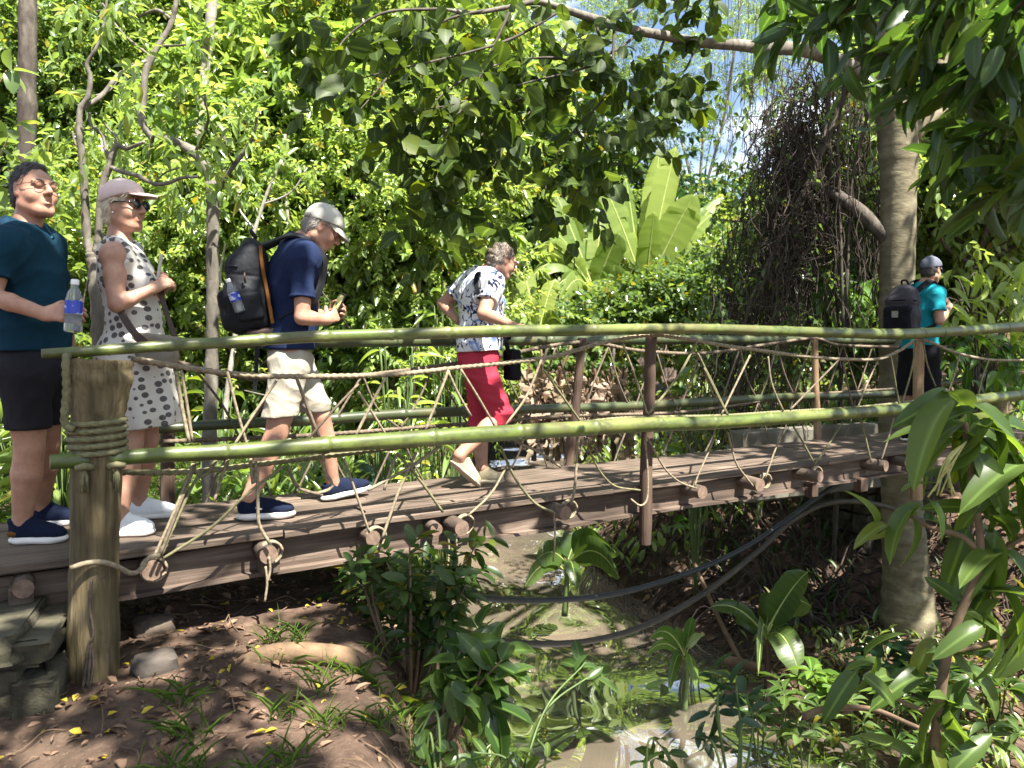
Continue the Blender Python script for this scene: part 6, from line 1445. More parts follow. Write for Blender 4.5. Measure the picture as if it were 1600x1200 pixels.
# ================================================================== banana plants and other big leaves
def blade(mb_data, base, tip, width, sag=.25, crumple=0.0, roll=0.0, fold=.35, tears=5, seed=0, facing=None, n=26):
    """one banana leaf as its own mesh: petiole, midrib and torn blade"""
    r = np.random.RandomState(seed); base = np.asarray(base, float); tip = np.asarray(tip, float)
    ax = tip - base; L = np.linalg.norm(ax); t = np.linspace(0, 1, n); side0 = facing if facing is not None else np.array([0, -1., .2])
    d = ax / L; nz = nrm(np.asarray(side0) - d * (np.asarray(side0) @ d)); sd_ = np.cross(nz, d)
    sd_ = nrm(sd_ * math.cos(roll) + nz * math.sin(roll)); nz = np.cross(d, sd_)
    c = base[None] + ax[None] * t[:, None] + np.array([0, 0, 1.]) * (sag * L * (4 * t * (1 - t)) * .5)[:, None] + np.array([0, 0, -1.]) * (sag * L * .3 * t ** 2)[:, None]
    prof = np.where(t < .12, .0, np.sqrt(np.clip((t - .12) / .2, 0, 1)) * np.clip((1 - t) / .22, 0, 1) ** .55)
    cut = set(r.choice(np.arange(5, n - 2), tears, replace=False)) if tears else set()
    v, q, rib, rnd = [], [], [], []
    for s in (-1, 1):
        dr = 0.0
        for i in range(n - 1):
            if i in cut and r.rand() < .75: dr = r.uniform(-.2, .45)
            for (tt, k) in ((i, 0), (i + 1, 1)):
                w_ = prof[tt] * width * .5; sq = (.94 if i in cut and k == 0 else 1)
                for a in (0, .5, 1):
                    off = sd_ * s * w_ * a * sq + nz * (fold * w_ * a) - nz * (w_ * a * a * (.35 + dr)) - d * (a * a * w_ * .12) * (1 if True else 0)
                    v.append(c[tt] + off); rib.append(1 if a == 0 else 0)
            b_ = len(v) - 6
            q += [(b_, b_ + 3, b_ + 4, b_ + 1), (b_ + 1, b_ + 4, b_ + 5, b_ + 2)] if s > 0 else [(b_, b_ + 1, b_ + 4, b_ + 3), (b_ + 1, b_ + 2, b_ + 5, b_ + 4)]
            x = np.clip(.5 + .10 * math.sin(i * 2.6 + seed) + r.randn() * .08, 0, .9); rnd += [x, x]
    m_ = MB(); m_.tube(c, np.linspace(.018, .004, n) * min(2.2, L), 6)
    v = np.array(v)
    if crumple: v = v + crumple * np.stack([np.sin(v[:, 2] * 31 + seed + v[:, 0] * 47), np.sin(v[:, 2] * 43 + seed * 2 + v[:, 0] * 29), .5 * np.sin(v[:, 2] * 37 + seed)], 1)
    return v, np.array(q), np.array(rnd), m_
def plant_leaf(parent, g, base, tip, width, mt, name='leaf', rmat='midrib', **kw):
    v, q, rnd, mb = blade(None, base, tip, width, **kw); me = grid_mesh(name, v - g, q)
    a = me.attributes.new('rnd', 'FLOAT', 'FACE'); a.data.foreach_set('value', rnd.astype(np.float32)); o = link_mesh(name, me, parent, [M[mt]])
    mb.v = [x - g for x in mb.v]; mb.build('midrib', [M[rmat]], o); return o
def big_leaf_plant(name, label, cat, base_px, Y, leaves, mt, stem_r=.09, top=None, group=None, stem='stem_green', tears=5):
    b0 = P(*base_px, Y); root = empty(name, tuple(b0), 0, label, cat, group); g = b0
    if top:
        t_ = P(*top, Y); mb = MB(); mb.tube(spl([(0, 0, -.2), (t_ - g) * .5 + [.02, 0, 0], t_ - g], 6), np.linspace(stem_r * 1.2, stem_r * .6, 13), 10); mb.build('stem', [M[stem]], root)
    for i, lf in enumerate(leaves):
        (x0, y0, x1, y1, w_) = lf[:5]; dY = lf[5] if len(lf) > 5 else 0; kw = lf[6] if len(lf) > 6 else {}
        plant_leaf(root, g, P(x0, y0, Y), P(x1, y1, Y + dY), w_ / FPX * Y, mt, seed=i * 3 + int(x1), tears=kw.pop('tears', tears), **kw)
    return root
F1 = dict(facing=np.array([.2, -1, .35]))
def FK(**k): d = dict(facing=np.array([.2, -1, .35])); d.update(k); return d
big_leaf_plant('banana_plant', 'tall banana plant with upright sunlit leaves behind the mound', 'banana plant', (1012, 480), 22.0,
    [(1010, 440, 1056, 226, 46, .3, FK(sag=.05, roll=.15)), (1008, 445, 1030, 236, 38, .9, FK(sag=.04, roll=-.5)), (1005, 450, 924, 246, 46, -.2, FK(sag=.12, roll=.3)), (1003, 455, 978, 276, 34, .5, FK(sag=.05, roll=.6)),
     (1012, 450, 1086, 300, 56, -.4, FK(sag=.06, roll=-.25)), (1014, 455, 1112, 330, 34, .4, FK(sag=.1, roll=-.6)), (1006, 470, 1022, 330, 40, -.7, FK(sag=.03)),
     (1012, 470, 1130, 300, 26, 1.0, FK(sag=.1))], 'lf_banana', .2, (1010, 440))
big_leaf_plant('banana_plant', 'spreading banana plant with broad torn arching leaves left of the tall one', 'banana plant', (925, 500), 21.0,
    [(925, 455, 842, 345, 46, -.6, FK(sag=.35, roll=.5)), (925, 455, 846, 372, 34, -.9, FK(sag=.25, roll=-.3)), (926, 450, 868, 300, 40, .4, FK(sag=.06, roll=.3)), (926, 452, 882, 300, 26, .8, FK(sag=.05, roll=-.7)), (925, 460, 825, 420, 40, -.8, FK(sag=.6, roll=.3)),
     (928, 458, 940, 330, 36, .5, FK(sag=.1)), (928, 460, 995, 445, 44, -.9, FK(sag=.5, roll=.4)), (926, 465, 870, 470, 32, -1, FK(sag=.8)), (926, 462, 945, 480, 36, -1.2, FK(sag=.9, roll=.3)), (924, 470, 855, 455, 24, -1.0, FK(sag=.7, roll=-.3)), (929, 462, 968, 360, 44, -.4, FK(sag=.15, roll=-.4))], 'lf_banana', .18, (926, 452))
big_leaf_plant('banana_plant', 'low banana plant with pale hanging leaves behind the print blouse', 'banana plant', (840, 560), 15.0,
    [(838, 520, 800, 455, 36, -.3, FK(sag=.3)), (838, 520, 812, 395, 34, .3, FK(sag=.1, roll=.4)), (840, 522, 830, 480, 26, -.8, FK(sag=.6)), (838, 522, 790, 480, 34, -.5, FK(sag=.5, roll=.3)), (842, 520, 868, 430, 30, .3, FK(sag=.2, roll=-.4)), (842, 524, 880, 500, 30, -.6, FK(sag=.5)), (840, 524, 812, 520, 24, -.7, FK(sag=.7))], 'lf_banana', .08, (840, 520))
# dry hanging banana leaves on the bank behind the trousers
r = np.random.RandomState(51); root = empty('dead_banana_clump', tuple(P(850, 720, 9.6)), 0, 'clump of withered pale brown banana leaves hanging over the creek bank', 'dead leaves'); g = np.array(root.location)
for k in range(44):
    x = r.uniform(800, 985); y = r.uniform(565, 620); plant_leaf(root, g, P(x, y, 9.6 + r.uniform(-.4, .4)), P(x + r.uniform(-22, 22), y + r.uniform(70, 130), 9.5 + r.uniform(-.5, .3)), r.uniform(7, 20) / FPX * 9.6, 'lf_dry', name='withered_leaf', rmat='lf_dry', seed=k, tears=12, sag=.1, crumple=.035, roll=r.uniform(-1, 1))
for k in range(4):
    x = r.uniform(820, 980); mb = MB(); mb.tube(spl([P(x, 720, 9.7) - g, P(x + r.uniform(-8, 8), 620, 9.7) - g, P(x + r.uniform(-25, 25), 540, 9.7) - g], 5), [.035, .034, .033, .032, .03, .028, .025, .022, .02, .018, .015], 8); mb.build('stem', [M['bark_dark'] if k % 2 else M['stem_brown']], root)
# elephant ear plant at the water, banana seedlings on the right bank
big_leaf_plant('elephant_ear', 'broad leaved plant with bluish leaves standing at the water under the bridge', 'plant', (882, 935), 8.6,
    [(884, 880, 838, 868, 40, -.3, FK(sag=.4, roll=.3)), (886, 880, 905, 828, 44, .2, FK(sag=.1)), (888, 880, 962, 850, 52, -.3, FK(sag=.5, roll=.3)), (888, 885, 968, 885, 46, -.6, FK(sag=.5, roll=.4)), (884, 880, 870, 835, 34, .3, FK(sag=.2)), (880, 890, 820, 905, 26, -.5, FK(sag=.4)), (890, 885, 930, 838, 36, .4, FK(sag=.2, roll=-.4)), (886, 890, 900, 905, 24, -.5, FK(sag=.6))], 'lf_gloss', .03, (884, 880), tears=1)
big_leaf_plant('banana_seedling', 'small banana seedling with a reddish stem on the right bank', 'banana plant', (1197, 1078), 7.6,
    [(1196, 990, 1262, 888, 62, .2, FK(sag=.15, roll=.3)), (1197, 992, 1268, 935, 56, .4, FK(sag=.4, roll=.5)), (1196, 995, 1112, 938, 24, -.1, FK(sag=.3)), (1198, 995, 1250, 1040, 46, -.5, FK(sag=.6, roll=.2)), (1196, 998, 1150, 960, 30, .3, FK(sag=.3)), (1196, 995, 1205, 925, 40, .6, FK(sag=.1)), (1197, 1000, 1185, 1030, 26, -.6, FK(sag=.8))], 'lf_gloss', .035, (1197, 990), stem='leather', tears=1)
big_leaf_plant('taro', 'yellowish taro with upright leaves at the edge of the creek', 'plant', (1070, 1080), 7.2,
    [(1070, 1020, 1082, 962, 18, .0, FK(sag=.1)), (1070, 1022, 1058, 978, 16, .1, FK(sag=.1)), (1072, 1022, 1100, 985, 16, -.2, FK(sag=.3)), (1070, 1025, 1015, 985, 20, -.3, FK(sag=.4)), (1068, 1030, 1010, 1012, 16, -.3, FK(sag=.4)), (1072, 1030, 1086, 1062, 22, -.5, FK(sag=.5)), (1068, 1030, 1045, 1066, 18, -.4, FK(sag=.6))], 'lf_fresh', .025, (1070, 1022), tears=0)
# ================================================================== shrubs, saplings and ground plants
def bushlet(name, label, cat, base, tips, lpt, L, ratio, tmp, mt, seed, stem='stem_brown', droop=.4, w0=.012, splay=.9, tip=.6, tl=.25, group=None, per=1, jit=.0):
    """stems from one foot to the given tips, each carrying leaves near its end"""
    r_ = np.random.RandomState(seed); base = np.asarray(base, float); root = empty(name, tuple(base), 0, label, cat, group); mb = MB(); P0, D0 = [], []
    for t_ in tips:
        e = np.asarray(t_, float) - base; m_ = e * .5 + r_.randn(3) * .04 + [0, 0, .06]; q = spl([(0, 0, -.15), m_, e], 8); mb.tube(q, np.linspace(w0, .0035, len(q)), 6)
        for k in range(per): P0.append(q[-1 - 2 * k] - unit(q[-1] - q[-4]) * tl * .8 + r_.randn(3) * jit); D0.append(unit(q[-1] - q[-4]) + r_.randn(3) * .15)
    P0 = np.array(P0); pos, ld, up = sprays(P0, np.array(D0), np.full(len(P0), tl), lpt, r_, splay, droop, tip=tip)
    LL = r_.uniform(*L, len(pos)); link_mesh('leaves', leaf_mesh('leaves', tmp, pos, ld, up, LL, LL * ratio, None, seed), root, [M[mt]]); mb.build('stems', [M[stem]], root)
    return root
# sapling with long leaves on the right, close to the camera
Ys = 3.35
M['lf_sap'] = leaf_mat('olive_translucent_leaf', (.045, .088, .018), (.105, .16, .04), .5, (1.9, 1.8, .6), rough=.36, spec=.4, third=(.14, .17, .03), veins=1)
def sapling():
    base = P(1455, 1260, Ys); root = empty('sapling', tuple(base), 0, 'tall sapling with long glossy leaves in whorls in front of the pale trunk', 'sapling'); r_ = np.random.RandomState(61); mb = MB()
    st = [[(1455, 1260, 17), (1462, 1150, 16), (1478, 1030, 15), (1492, 980, 14), (1525, 900, 13), (1532, 850, 12), (1522, 770, 10), (1512, 700, 11), (1508, 660, 9)], [(1530, 862, 10), (1502, 838, 9), (1450, 822, 8), (1415, 800, 7)], [(1526, 800, 9), (1560, 760, 8), (1600, 720, 7)], [(1480, 1020, 8), (1560, 1000, 7), (1620, 960, 6)], [(1528, 890, 9), (1580, 850, 8), (1630, 830, 7)], [(1468, 1120, 9), (1400, 1090, 7), (1360, 1040, 5)]]
    for s in st:
        q = spl([(*(P(x, y, Ys + (i * .03 if s is not st[0] else 0)) - base), w_ / 2 / FPX * Ys) for i, (x, y, w_) in enumerate(s)], 6); mb.tube(q[:, :3], q[:, 3], 10)
    mb.build('trunk', [M['stem_brown']], root)
    LV = []; 
    def whorl(x, y, n, l0, l1, dY=0, a0=0., a1=2 * PI, down=.25):
        for k in range(n):
            a = a0 + (a1 - a0) * (k + r_.uniform(.2, .8)) / n; l = r_.uniform(l0, l1); LV.append((P(x + r_.uniform(-8, 8), y + r_.uniform(-8, 14), Ys + dY), np.array([math.cos(a), r_.uniform(-.7, .5), math.sin(a) - down]), l / FPX * Ys))
    whorl(1525, 668, 11, 75, 135, 0, PI * .95, PI * 2.05, .1); whorl(1500, 670, 8, 90, 140, .1); whorl(1412, 800, 8, 55, 100, .05); whorl(1600, 715, 9, 90, 150, 0, PI * .85, PI * 2.1); whorl(1545, 800, 8, 70, 125, .1); whorl(1560, 850, 8, 90, 140); whorl(1620, 955, 7, 80, 130); whorl(1520, 960, 5, 60, 95); whorl(1362, 1040, 6, 60, 100); whorl(1470, 1090, 8, 70, 120); whorl(1490, 1010, 6, 60, 100, .1); whorl(1455, 1180, 8, 80, 130); whorl(1540, 920, 6, 70, 120, .1); whorl(1590, 660, 6, 90, 140, .2, PI * .9, PI * 2.1)
    for (x0, y0, x1, y1, dy) in ((1478, 640, 1395, 720, -.15), (1490, 630, 1440, 640, -.2), (1500, 640, 1585, 650, -.1), (1410, 800, 1345, 850, -.1), (1420, 795, 1465, 845, -.1)):
        a, b_ = P(x0, y0, Ys), P(x1, y1, Ys + dy); LV.append((a, b_ - a, np.linalg.norm(b_ - a) * 1.1))
    pos = np.array([a for a, _, _ in LV]) - base; ld = np.array([b_ for _, b_, _ in LV]); L = np.array([c for _, _, c in LV])
    up = np.tile([0, -.35, 1.], (len(pos), 1)) + r_.randn(len(pos), 3) * .35
    pos = pos + r_.randn(len(pos), 3) * np.array([.035, .05, .05]); L = L * .88
    link_mesh('crown', leaf_mesh('crown', template(np.linspace(0, 1, 9), wid(np.linspace(0, 1, 9), 'oval'), .22, .55), pos, ld, up, L, L * .40, None, 62), root, [M['lf_sap']])
    mb = MB()      # a drooping yellowish flower spike
    for k in range(9):
        mb.tube(spl([P(1510, 690, Ys - .05) - base, P(1490 + r_.uniform(-14, 14), 720, Ys - .1) - base, P(1475 + r_.uniform(-28, 20), 765 + r_.uniform(-10, 15), Ys - .1) - base], 5), .004, 5)
    mb.build('flower_spike', [simple('straw_flower', (.34, .33, .12), .8, .3, 20)], root)
sapling()
# leafy shrub at the bank edge under the left half of the bridge
tips = [P(x, y, 3.7 + dy) for (x, y, dy) in ((560, 850, 0), (600, 870, .1), (640, 845, -.1), (690, 860, 0), (720, 880, .1), (575, 900, .1), (620, 920, -.1), (660, 910, 0), (700, 930, 0), (590, 950, .2), (640, 970, 0), (680, 985, -.1), (560, 930, .3), (730, 910, -.1), (540, 890, .3), (610, 1010, .2), (670, 880, .3), (655, 1020, .1), (520, 930, .5), (745, 850, .1), (530, 975, .3))]
bushlet('shrub', 'leafy shrub crowding the bank edge under the bridge', 'shrub', P(640, 1075, 3.75), tips, 11, (.075, .135), .42, TO, 'lf_dark', 63, tip=.8, tl=.22, per=2, jit=.03)
tips = [P(x, y, 3.3 + dy) for (x, y, dy) in ((760, 1000, 0), (785, 1030, -.1), (740, 1030, 0), (770, 985, .1), (720, 1010, .1), (700, 1060, 0), (745, 1075, -.1), (690, 1010, .2))]
bushlet('shrub', 'large soft leaves of a bush leaning over the water', 'shrub', P(690, 1150, 3.2), tips, 8, (.13, .22), .46, TO, 'lf_gloss', 64, tip=.9, tl=.25, droop=.75, per=2, jit=.03)
tips = [P(x, y, 3.4) for (x, y) in ((915, 1035), (930, 1050))]
bushlet('sprig', 'thin curved sprig with pointed leaves in front of the pale water', 'sprig', P(800, 1215, 2.9), tips, 7, (.09, .15), .42, TO, 'lf_gloss', 65, tip=.8, tl=.14, droop=.6, w0=.005, stem='stem_green')
for i, (px, Y, tl, lab) in enumerate(((838, 2.9, ((840, 1155), (800, 1180), (740, 1175)), 'low sprig with oval leaves at the bottom edge of the water'), (1010, 2.9, ((1010, 1180), (1040, 1172)), 'dark sprig with oval leaves at the bottom centre'),
                                       (1150, 2.8, ((1150, 1070), (1125, 1060), (1165, 1085), (1175, 1110), (1110, 1120), (1100, 1160)), 'bluish long leaved plant at the bottom right of the water'), (690, 2.7, ((650, 1160), (700, 1170), (740, 1190), (665, 1190)), 'small seedling with heart shaped leaves on the soil edge'))):
    bushlet('sprig', lab, 'sprig', P(px, 1235, Y), [P(x, y, Y + .1) for x, y in tl], 6, (.07, .14) if i != 3 else (.04, .07), .40 if i != 3 else .8, TO, 'lf_gloss' if i != 2 else 'lf_blue', 70 + i, tip=.9, tl=.16 if i != 3 else .08, droop=.3, w0=.006, stem='stem_green')
# rosette plants on the right bank
RS = [(1290, 1062, 5.9, 13, .16, 'lf_fresh', 'sunlit rosette of pale green leaves on the right bank'), (1182, 1115, 5.9, 12, .15, 'lf_gloss', 'rosette with one broad pale leaf overhanging the dark water'), (1225, 1085, 6.2, 9, .13, 'lf_gloss', 'smaller rosette between the pale rosette and the water'), (1385, 1030, 5.2, 10, .20, 'lf_blue', 'bluish long leaved plant at the foot of the pale trunk'),
      (1400, 1090, 5.0, 12, .15, 'lf_fresh', 'pale narrow leaved plant among the litter right of the rosettes'), (1330, 1100, 5.3, 10, .13, 'lf_mid', 'grassy low plant behind the fallen branch'), (1480, 1090, 4.6, 12, .18, 'lf_gloss', 'broad green plant beside the sapling stem'), (1560, 1060, 4.4, 11, .2, 'lf_gloss', 'broad green plant at the right edge above the litter'), (1545, 1150, 4.2, 12, .18, 'lf_mid', 'dark green plant in the bottom right corner'),
      (1440, 1165, 4.4, 12, .14, 'lf_fresh', 'striped narrow leaved plant in the bottom right litter'), (1250, 1150, 5.4, 9, .14, 'lf_mid', 'low dark plant at the waterline bottom right'), (1355, 1165, 4.8, 11, .12, 'lf_mid', 'small dense plant under the fallen branch')]
def hit(px, py, h):      # where the sight line comes within h of the ground
    for Y in np.arange(2.2, 16, .05):
        q = P(px, py, Y)
        if q[2] < max(float(ground(q[0], q[1])), WATER_Z) + h: return q
    return q
for i, (px, py, Y, nl, L0, mt, lab) in enumerate(RS):
    r_ = np.random.RandomState(200 + i); top = hit(px, py, .38); gz = float(ground(top[0], top[1])); b0 = np.array([top[0], top[1], gz]); L0 = L0 * 1.75 * top[1] / 6.5
    root = empty('rosette_plant', tuple(b0), 0, lab, 'plant'); mb = MB(); pos, ld, L = [], [], []
    for s in range(4):
        c = top + (r_.randn(3) * np.array([.22, .2, .07]) if s else 0); mb.tube(spl([(0, 0, -.2), (c - b0) * .5 + [.02, 0, 0], c - b0], 5), np.linspace(.012, .006, 11), 6)
        for k in range(nl):
            a = 2.4 * k + r_.rand(); e = r_.uniform(-.1, .9); pos.append(c - b0 + [0, 0, -.015 * (k % 3)]); ld.append((math.cos(a), math.sin(a), e)); L.append(L0 * r_.uniform(.5, 1.1) * (1 if s == 0 else .75))
    L = np.array(L); link_mesh('leaves', leaf_mesh('leaves', T('ob', 7, .22, .45), np.array(pos), np.array(ld), np.tile([0, 0, 1.], (len(pos), 1)) + r_.randn(len(pos), 3) * .2, L, L * (.36 if 'narrow' not in lab else .2), None, i), root, [M[mt]]); mb.build('stems', [M['stem_green']], root)
# broad plants along the lawn behind the bridge, ferny clump by the creek
for i, (px, py, Y, mt, L0, n_, lab) in enumerate(((470, 745, 6.6, 'lf_blue', .26, 14, 'bluish broad leaved plant on the lawn behind the walking man'), (410, 760, 6.2, 'lf_fresh', .22, 12, 'fresh green broad leaved plant beside the forked sapling'), (540, 730, 7.0, 'lf_blue', .26, 13, 'bluish broad leaved plant nearest the creek'), (330, 740, 6.6, 'lf_lime', .2, 12, 'lime green plant on the sunny lawn'), (350, 620, 7.2, 'lf_gloss', .45, 9, 'tall strap leaved plant behind the walking man'), (660, 690, 8.2, 'lf_lime', .3, 22, 'bright yellow green fern on the creek bank'), (590, 715, 7.4, 'lf_bright', .28, 20, 'sunlit ferny clump between the two walkers'),
                                                   (700, 560, 9.0, 'lf_bright', .4, 20, 'bright narrow leaved clump left of the raspberry trousers'), (620, 600, 8.2, 'lf_lime', .3, 26, 'spiky sunlit clump above the creek side rail'), (1090, 620, 9.8, 'lf_fresh', .4, 10, 'pair of fresh broad leaves beside the middle post'), (95, 690, 5.6, 'lf_mid', .4, 26, 'tufted dark plant behind the legs of the man in dark shorts'), (20, 640, 6.4, 'lf_mid', .22, 26, 'low shrub at the left edge beyond the dark shorts'))):
    r_ = np.random.RandomState(300 + i); c = P(px, py, Y); gz = float(ground(c[0], c[1])); root = empty('broad_leaf_plant', (c[0], c[1], gz), 0, lab, 'plant'); g = np.array([c[0], c[1], gz]); pos, ld, L, up = [], [], [], []; mb = MB()
    for k in range(n_ * 2):
        a = r_.uniform(0, 6.3); h_ = (c[2] - gz) * r_.uniform(.3, 1.3); e = np.array([math.cos(a) * .18, math.sin(a) * .18, max(.05, h_)]); mb.tube(spl([(0, 0, -.05), e * .6 + [0, 0, .04], e], 4), .006, 5)
        pos.append(e); ld.append((math.cos(a), math.sin(a), r_.uniform(-.4, .6))); L.append(L0 * r_.uniform(.6, 1.2))
    L = np.array(L); narrow = any(w_ in lab for w_ in ('fern', 'narrow', 'spiky', 'strap', 'tufted')); link_mesh('leaves', leaf_mesh('leaves', T('lance' if narrow else 'oval', 7, .25, .4), np.array(pos), np.array(ld), np.tile([0, 0, 1.], (len(pos), 1)) + r_.randn(len(pos), 3) * .25, L, L * (.16 if narrow else .5), None, i), root, [M[mt]]); mb.build('stems', [M['stem_green']], root)
# cocoa-like tree with big drooping lit leaves beyond the man in teal
for (lab, px, py, Y, n_, mt, sp) in (('sunlit spray of large drooping leaves beyond the man in teal', 1540, 470, 9.6, 46, 'lf_lime', 95), ('cluster of big ribbed leaves left of the pale trunk', 1320, 470, 9.9, 40, 'lf_fresh', 70), ('dark leaves low behind the end post', 1530, 560, 9.3, 30, 'lf_fresh', 70)):
    r_ = np.random.RandomState(px); c = P(px, py, Y); b0 = np.array([c[0], c[1] + .2, float(ground(c[0], c[1]))]); root = empty('young_tree', tuple(b0), 0, lab, 'young tree'); mb = MB(); pos, ld = [], []
    mb.tube(spl([(0, 0, -.2), (c - b0) * .6, c - b0], 6), np.linspace(.04, .02, 13), 8)
    for k in range(n_):
        e = P(px + r_.uniform(-sp, sp), py + r_.uniform(-.6 * sp, .7 * sp), Y + r_.uniform(-.5, .5)) - b0; 
        if k % 3 == 0: mb.tube(spl([(c - b0) * r_.uniform(.6, 1), (c - b0 + e) / 2 + [0, 0, .1], e], 4), np.linspace(.014, .005, 9), 5)
        for j in range(3): pos.append(e + r_.randn(3) * .05); ld.append(np.array([r_.randn() * .7, r_.randn() * .5 - .2, -.5 + r_.randn() * .35]))
    L = r_.uniform(.2, .36, len(pos)); link_mesh('crown', leaf_mesh('crown', T('lance', 7, .25, .3), np.array(pos), np.array(ld), np.tile([0, -.4, 1.], (len(pos), 1)) + r_.randn(len(pos), 3) * .3, L, L * .36, None, px), root, [M[mt]]); mb.build('trunk', [M['bark_dark']], root)

# ================================================================== ground cover, litter, grass (uncountable)
def scatter(name, n_, xr, yr, tmp, L, ratio, mt, seed, flat=.25, cond=None, lift=.01, upright=False, smin=0):
    r_ = np.random.RandomState(seed); x = r_.uniform(*xr, n_); y = r_.uniform(*yr, n_)
    if cond is not None:
        k = cond(x, y, r_); x, y = x[k], y[k]
    z = ground(x, y); n2 = len(x); pos = np.stack([x, y, z + lift * r_.rand(n2)], 1); a = r_.uniform(0, 6.3, n2)
    if upright: ld = np.stack([np.cos(a) * .45, np.sin(a) * .45, np.ones(n2)], 1) + r_.randn(n2, 3) * .15; up = np.stack([-np.cos(a), -np.sin(a), np.full(n2, .45)], 1)
    else: ld = np.stack([np.cos(a), np.sin(a), r_.randn(n2) * flat], 1); up = np.tile([0, 0, 1.], (n2, 1)) + r_.randn(n2, 3) * flat
    LL = r_.uniform(*L, n2); o = link_mesh(name, leaf_mesh(name, tmp, pos, ld, up, LL, LL * ratio, None, seed), None, [M[mt]]); return tag(o, kind='stuff')
wet = lambda x, y: ground(x, y) > WATER_Z + .03
scatter('leaf_litter', 5200, (-4.2, 4.6), (1.3, 9), D6, (.03, .09), .45, 'lf_litter', 81, .3, lambda x, y, r_: wet(x, y) & ((np.sin(x * 3.1 + y * 1.7) + r_.rand(len(x)) * 2.2) > .9))
scatter('leaf_litter', 6500, (.8, 10), (7.6, 14), D6, (.06, .16), .4, 'lf_litter', 82, .5, lambda x, y, r_: wet(x, y), lift=.06)
scatter('leaf_litter', 5200, (-3.0, .3), (1.5, 4.6), D6, (.015, .06), .45, 'lf_litter', 80, .5, lambda x, y, r_: wet(x, y) & ((np.sin(x * 5.1 + y * 2.7) + np.sin(y * 4.3 - x) + r_.randn(len(x))) > .2), lift=.015)
scatter('yellow_leaves', 150, (-2.6, .2), (2.2, 4.2), D6, (.03, .055), .6, 'lf_yellow', 83, .35, None, lift=.02)
GC = T('lance', 4, .2, .6)
ctr = np.random.RandomState(9).uniform(0, 1, (40, 2))
def tuft(x, y, r_):
    cx_ = -1.3 + ctr[:, 0] * 1.3; cy_ = 2.15 + ctr[:, 1] * 1.5; d2 = ((x[:, None] - cx_) ** 2 + (y[:, None] - cy_) ** 2).min(1); return d2 < (.07 * r_.rand(len(x)) ** .8) ** 2
scatter('grass', 9000, (-1.5, .2), (2.0, 3.8), GC, (.04, .16), .028, 'grass', 84, upright=True, cond=lambda x, y, r_: tuft(x, y, r_) & wet(x, y))
scatter('grass', 34000, (-7, -1.0), (4.9, 9.5), GC, (.05, .12), .06, 'grass', 85, upright=True, cond=lambda x, y, r_: (y > 4.75 - (x + 1) * -.62 * .0 + .55) & (x < -1.0 - (y - 5) * .12))
bank = lambda x, y, r_: wet(x, y) & (r_.rand(len(x)) < .55)
scatter('undergrowth', 6500, (.9, 9), (10.5, 18), TO, (.10, .24), .45, 'lf_mid', 90, upright=True, cond=bank, lift=.45)
scatter('undergrowth', 2600, (-3.5, -.5), (9, 20), TO, (.12, .28), .4, 'lf_mid', 95, upright=True, cond=bank, lift=.5)
scatter('undergrowth', 5200, (1.0, 8), (8.3, 14.5), TL, (.10, .26), .24, 'lf_dark', 86, upright=True, cond=lambda x, y, r_: bank(x, y, r_) & (np.sin(x * 2.3) + np.sin(y * 2.9 + x) + r_.randn(len(x)) * .6 > .15), lift=.25)
scatter('undergrowth', 5200, (2.2, 10), (4.0, 8.6), TB, (.08, .2), .26, 'lf_mid', 87, upright=True, cond=bank, lift=.12)
scatter('undergrowth', 5200, (-9, -1.2), (7.5, 16), TL, (.14, .32), .22, 'lf_bright', 88, upright=True, cond=bank, lift=.3)
scatter('undergrowth', 3000, (-2.2, -.1), (4.6, 9), TL, (.10, .26), .22, 'lf_mid', 89, upright=True, cond=bank, lift=.15)
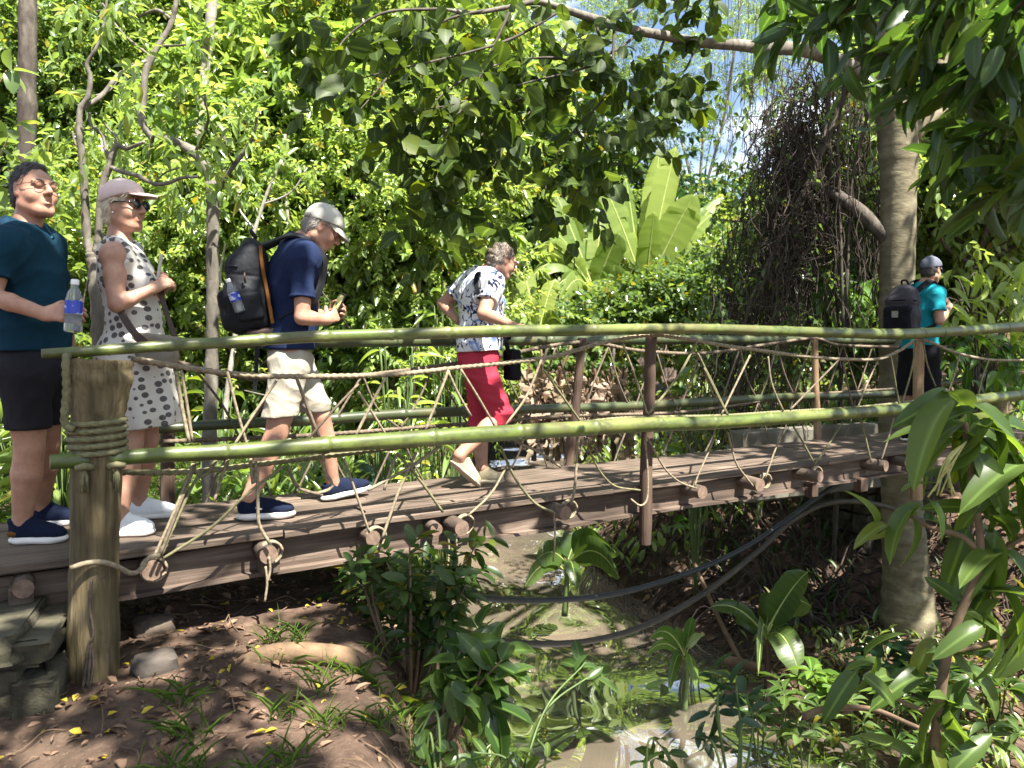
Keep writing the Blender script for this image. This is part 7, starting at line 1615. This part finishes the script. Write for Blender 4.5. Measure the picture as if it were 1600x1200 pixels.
# twigs and vine stems lying on soil and bank
def twigs(name, n_, xr, yr, L, w_, mt, seed, arch=.02):
    r_ = np.random.RandomState(seed); mb = MB()
    for _ in range(n_):
        x, y = r_.uniform(*xr), r_.uniform(*yr); a = r_.uniform(0, 6.3); l = r_.uniform(*L); pts = []
        for t_ in np.linspace(-.5, .5, 5):
            xx, yy = x + math.cos(a) * l * t_ + r_.randn() * l * .05, y + math.sin(a) * l * t_ + r_.randn() * l * .05; pts.append((xx, yy, float(ground(xx, yy)) + .008 + arch * r_.rand() * (1 - 4 * t_ * t_)))
        if pts[2][2] < WATER_Z: continue
        mb.tube(spl(pts, 3), r_.uniform(*w_), 5)
    return tag(mb.build(name, [M[mt]]), kind='stuff')
twigs('twigs', 110, (-2.4, .1), (2.1, 4.4), (.06, .35), (.001, .0035), 'stem_brown', 91, .03)
twigs('twigs', 420, (.9, 6), (8.6, 12.5), (.4, 1.4), (.006, .016), 'vine', 92, .35)
twigs('twigs', 120, (2, 5.5), (5, 8.5), (.2, .9), (.004, .012), 'stem_brown', 93, .08)
# exposed root and fallen branch
def on(px, py, Y, dz=0): q = P(px, py, Y); return np.array([q[0], q[1], float(ground(q[0], q[1])) + dz])
mb = MB(); q = spl([(*on(360, 1052, 3.25, -.03), .03), (*on(420, 1028, 3.28, .02), .045), (*on(490, 1020, 3.3, .035), .05), (*on(560, 1026, 3.3, .03), .047), (*on(612, 1040, 3.25, .0), .045), (*on(650, 1065, 3.2, -.08), .04)], 8); mb.tube(q[:, :3], q[:, 3], 14, lobes=3, twist=2, amp=.08)
tag(mb.build('tree_root', [simple('brown_root_bark', (.13, .082, .045), .85, .45, 14, bmp=.008)]), 'thick pale root curving over the soil beneath the bridge', 'root')
mb = MB(); q = spl([P(1255, 1120, 5.4), P(1290, 1108, 5.4), P(1360, 1108, 5.2), P(1430, 1135, 5.0), P(1500, 1165, 4.9)], 8); mb.tube(q, np.linspace(.028, .01, len(q)), 9)
tag(mb.build('fallen_branch', [M['stem_brown']]), 'bare fallen branch lying across the right bank', 'branch')
mb = MB(); q = spl([P(1160, 1040, 8.0), P(1120, 960, 8.3), P(1085, 880, 8.6)], 8); mb.tube(q, np.linspace(.03, .02, len(q)), 8); q = spl([P(1130, 1030, 8.0), P(1200, 1050, 7.9), P(1230, 1085, 7.8)], 8); mb.tube(q, np.linspace(.06, .03, len(q)), 10)
tag(mb.build('driftwood', [M['stem_brown']]), 'two weathered dead branches leaning on the dark far bank', 'dead branch')
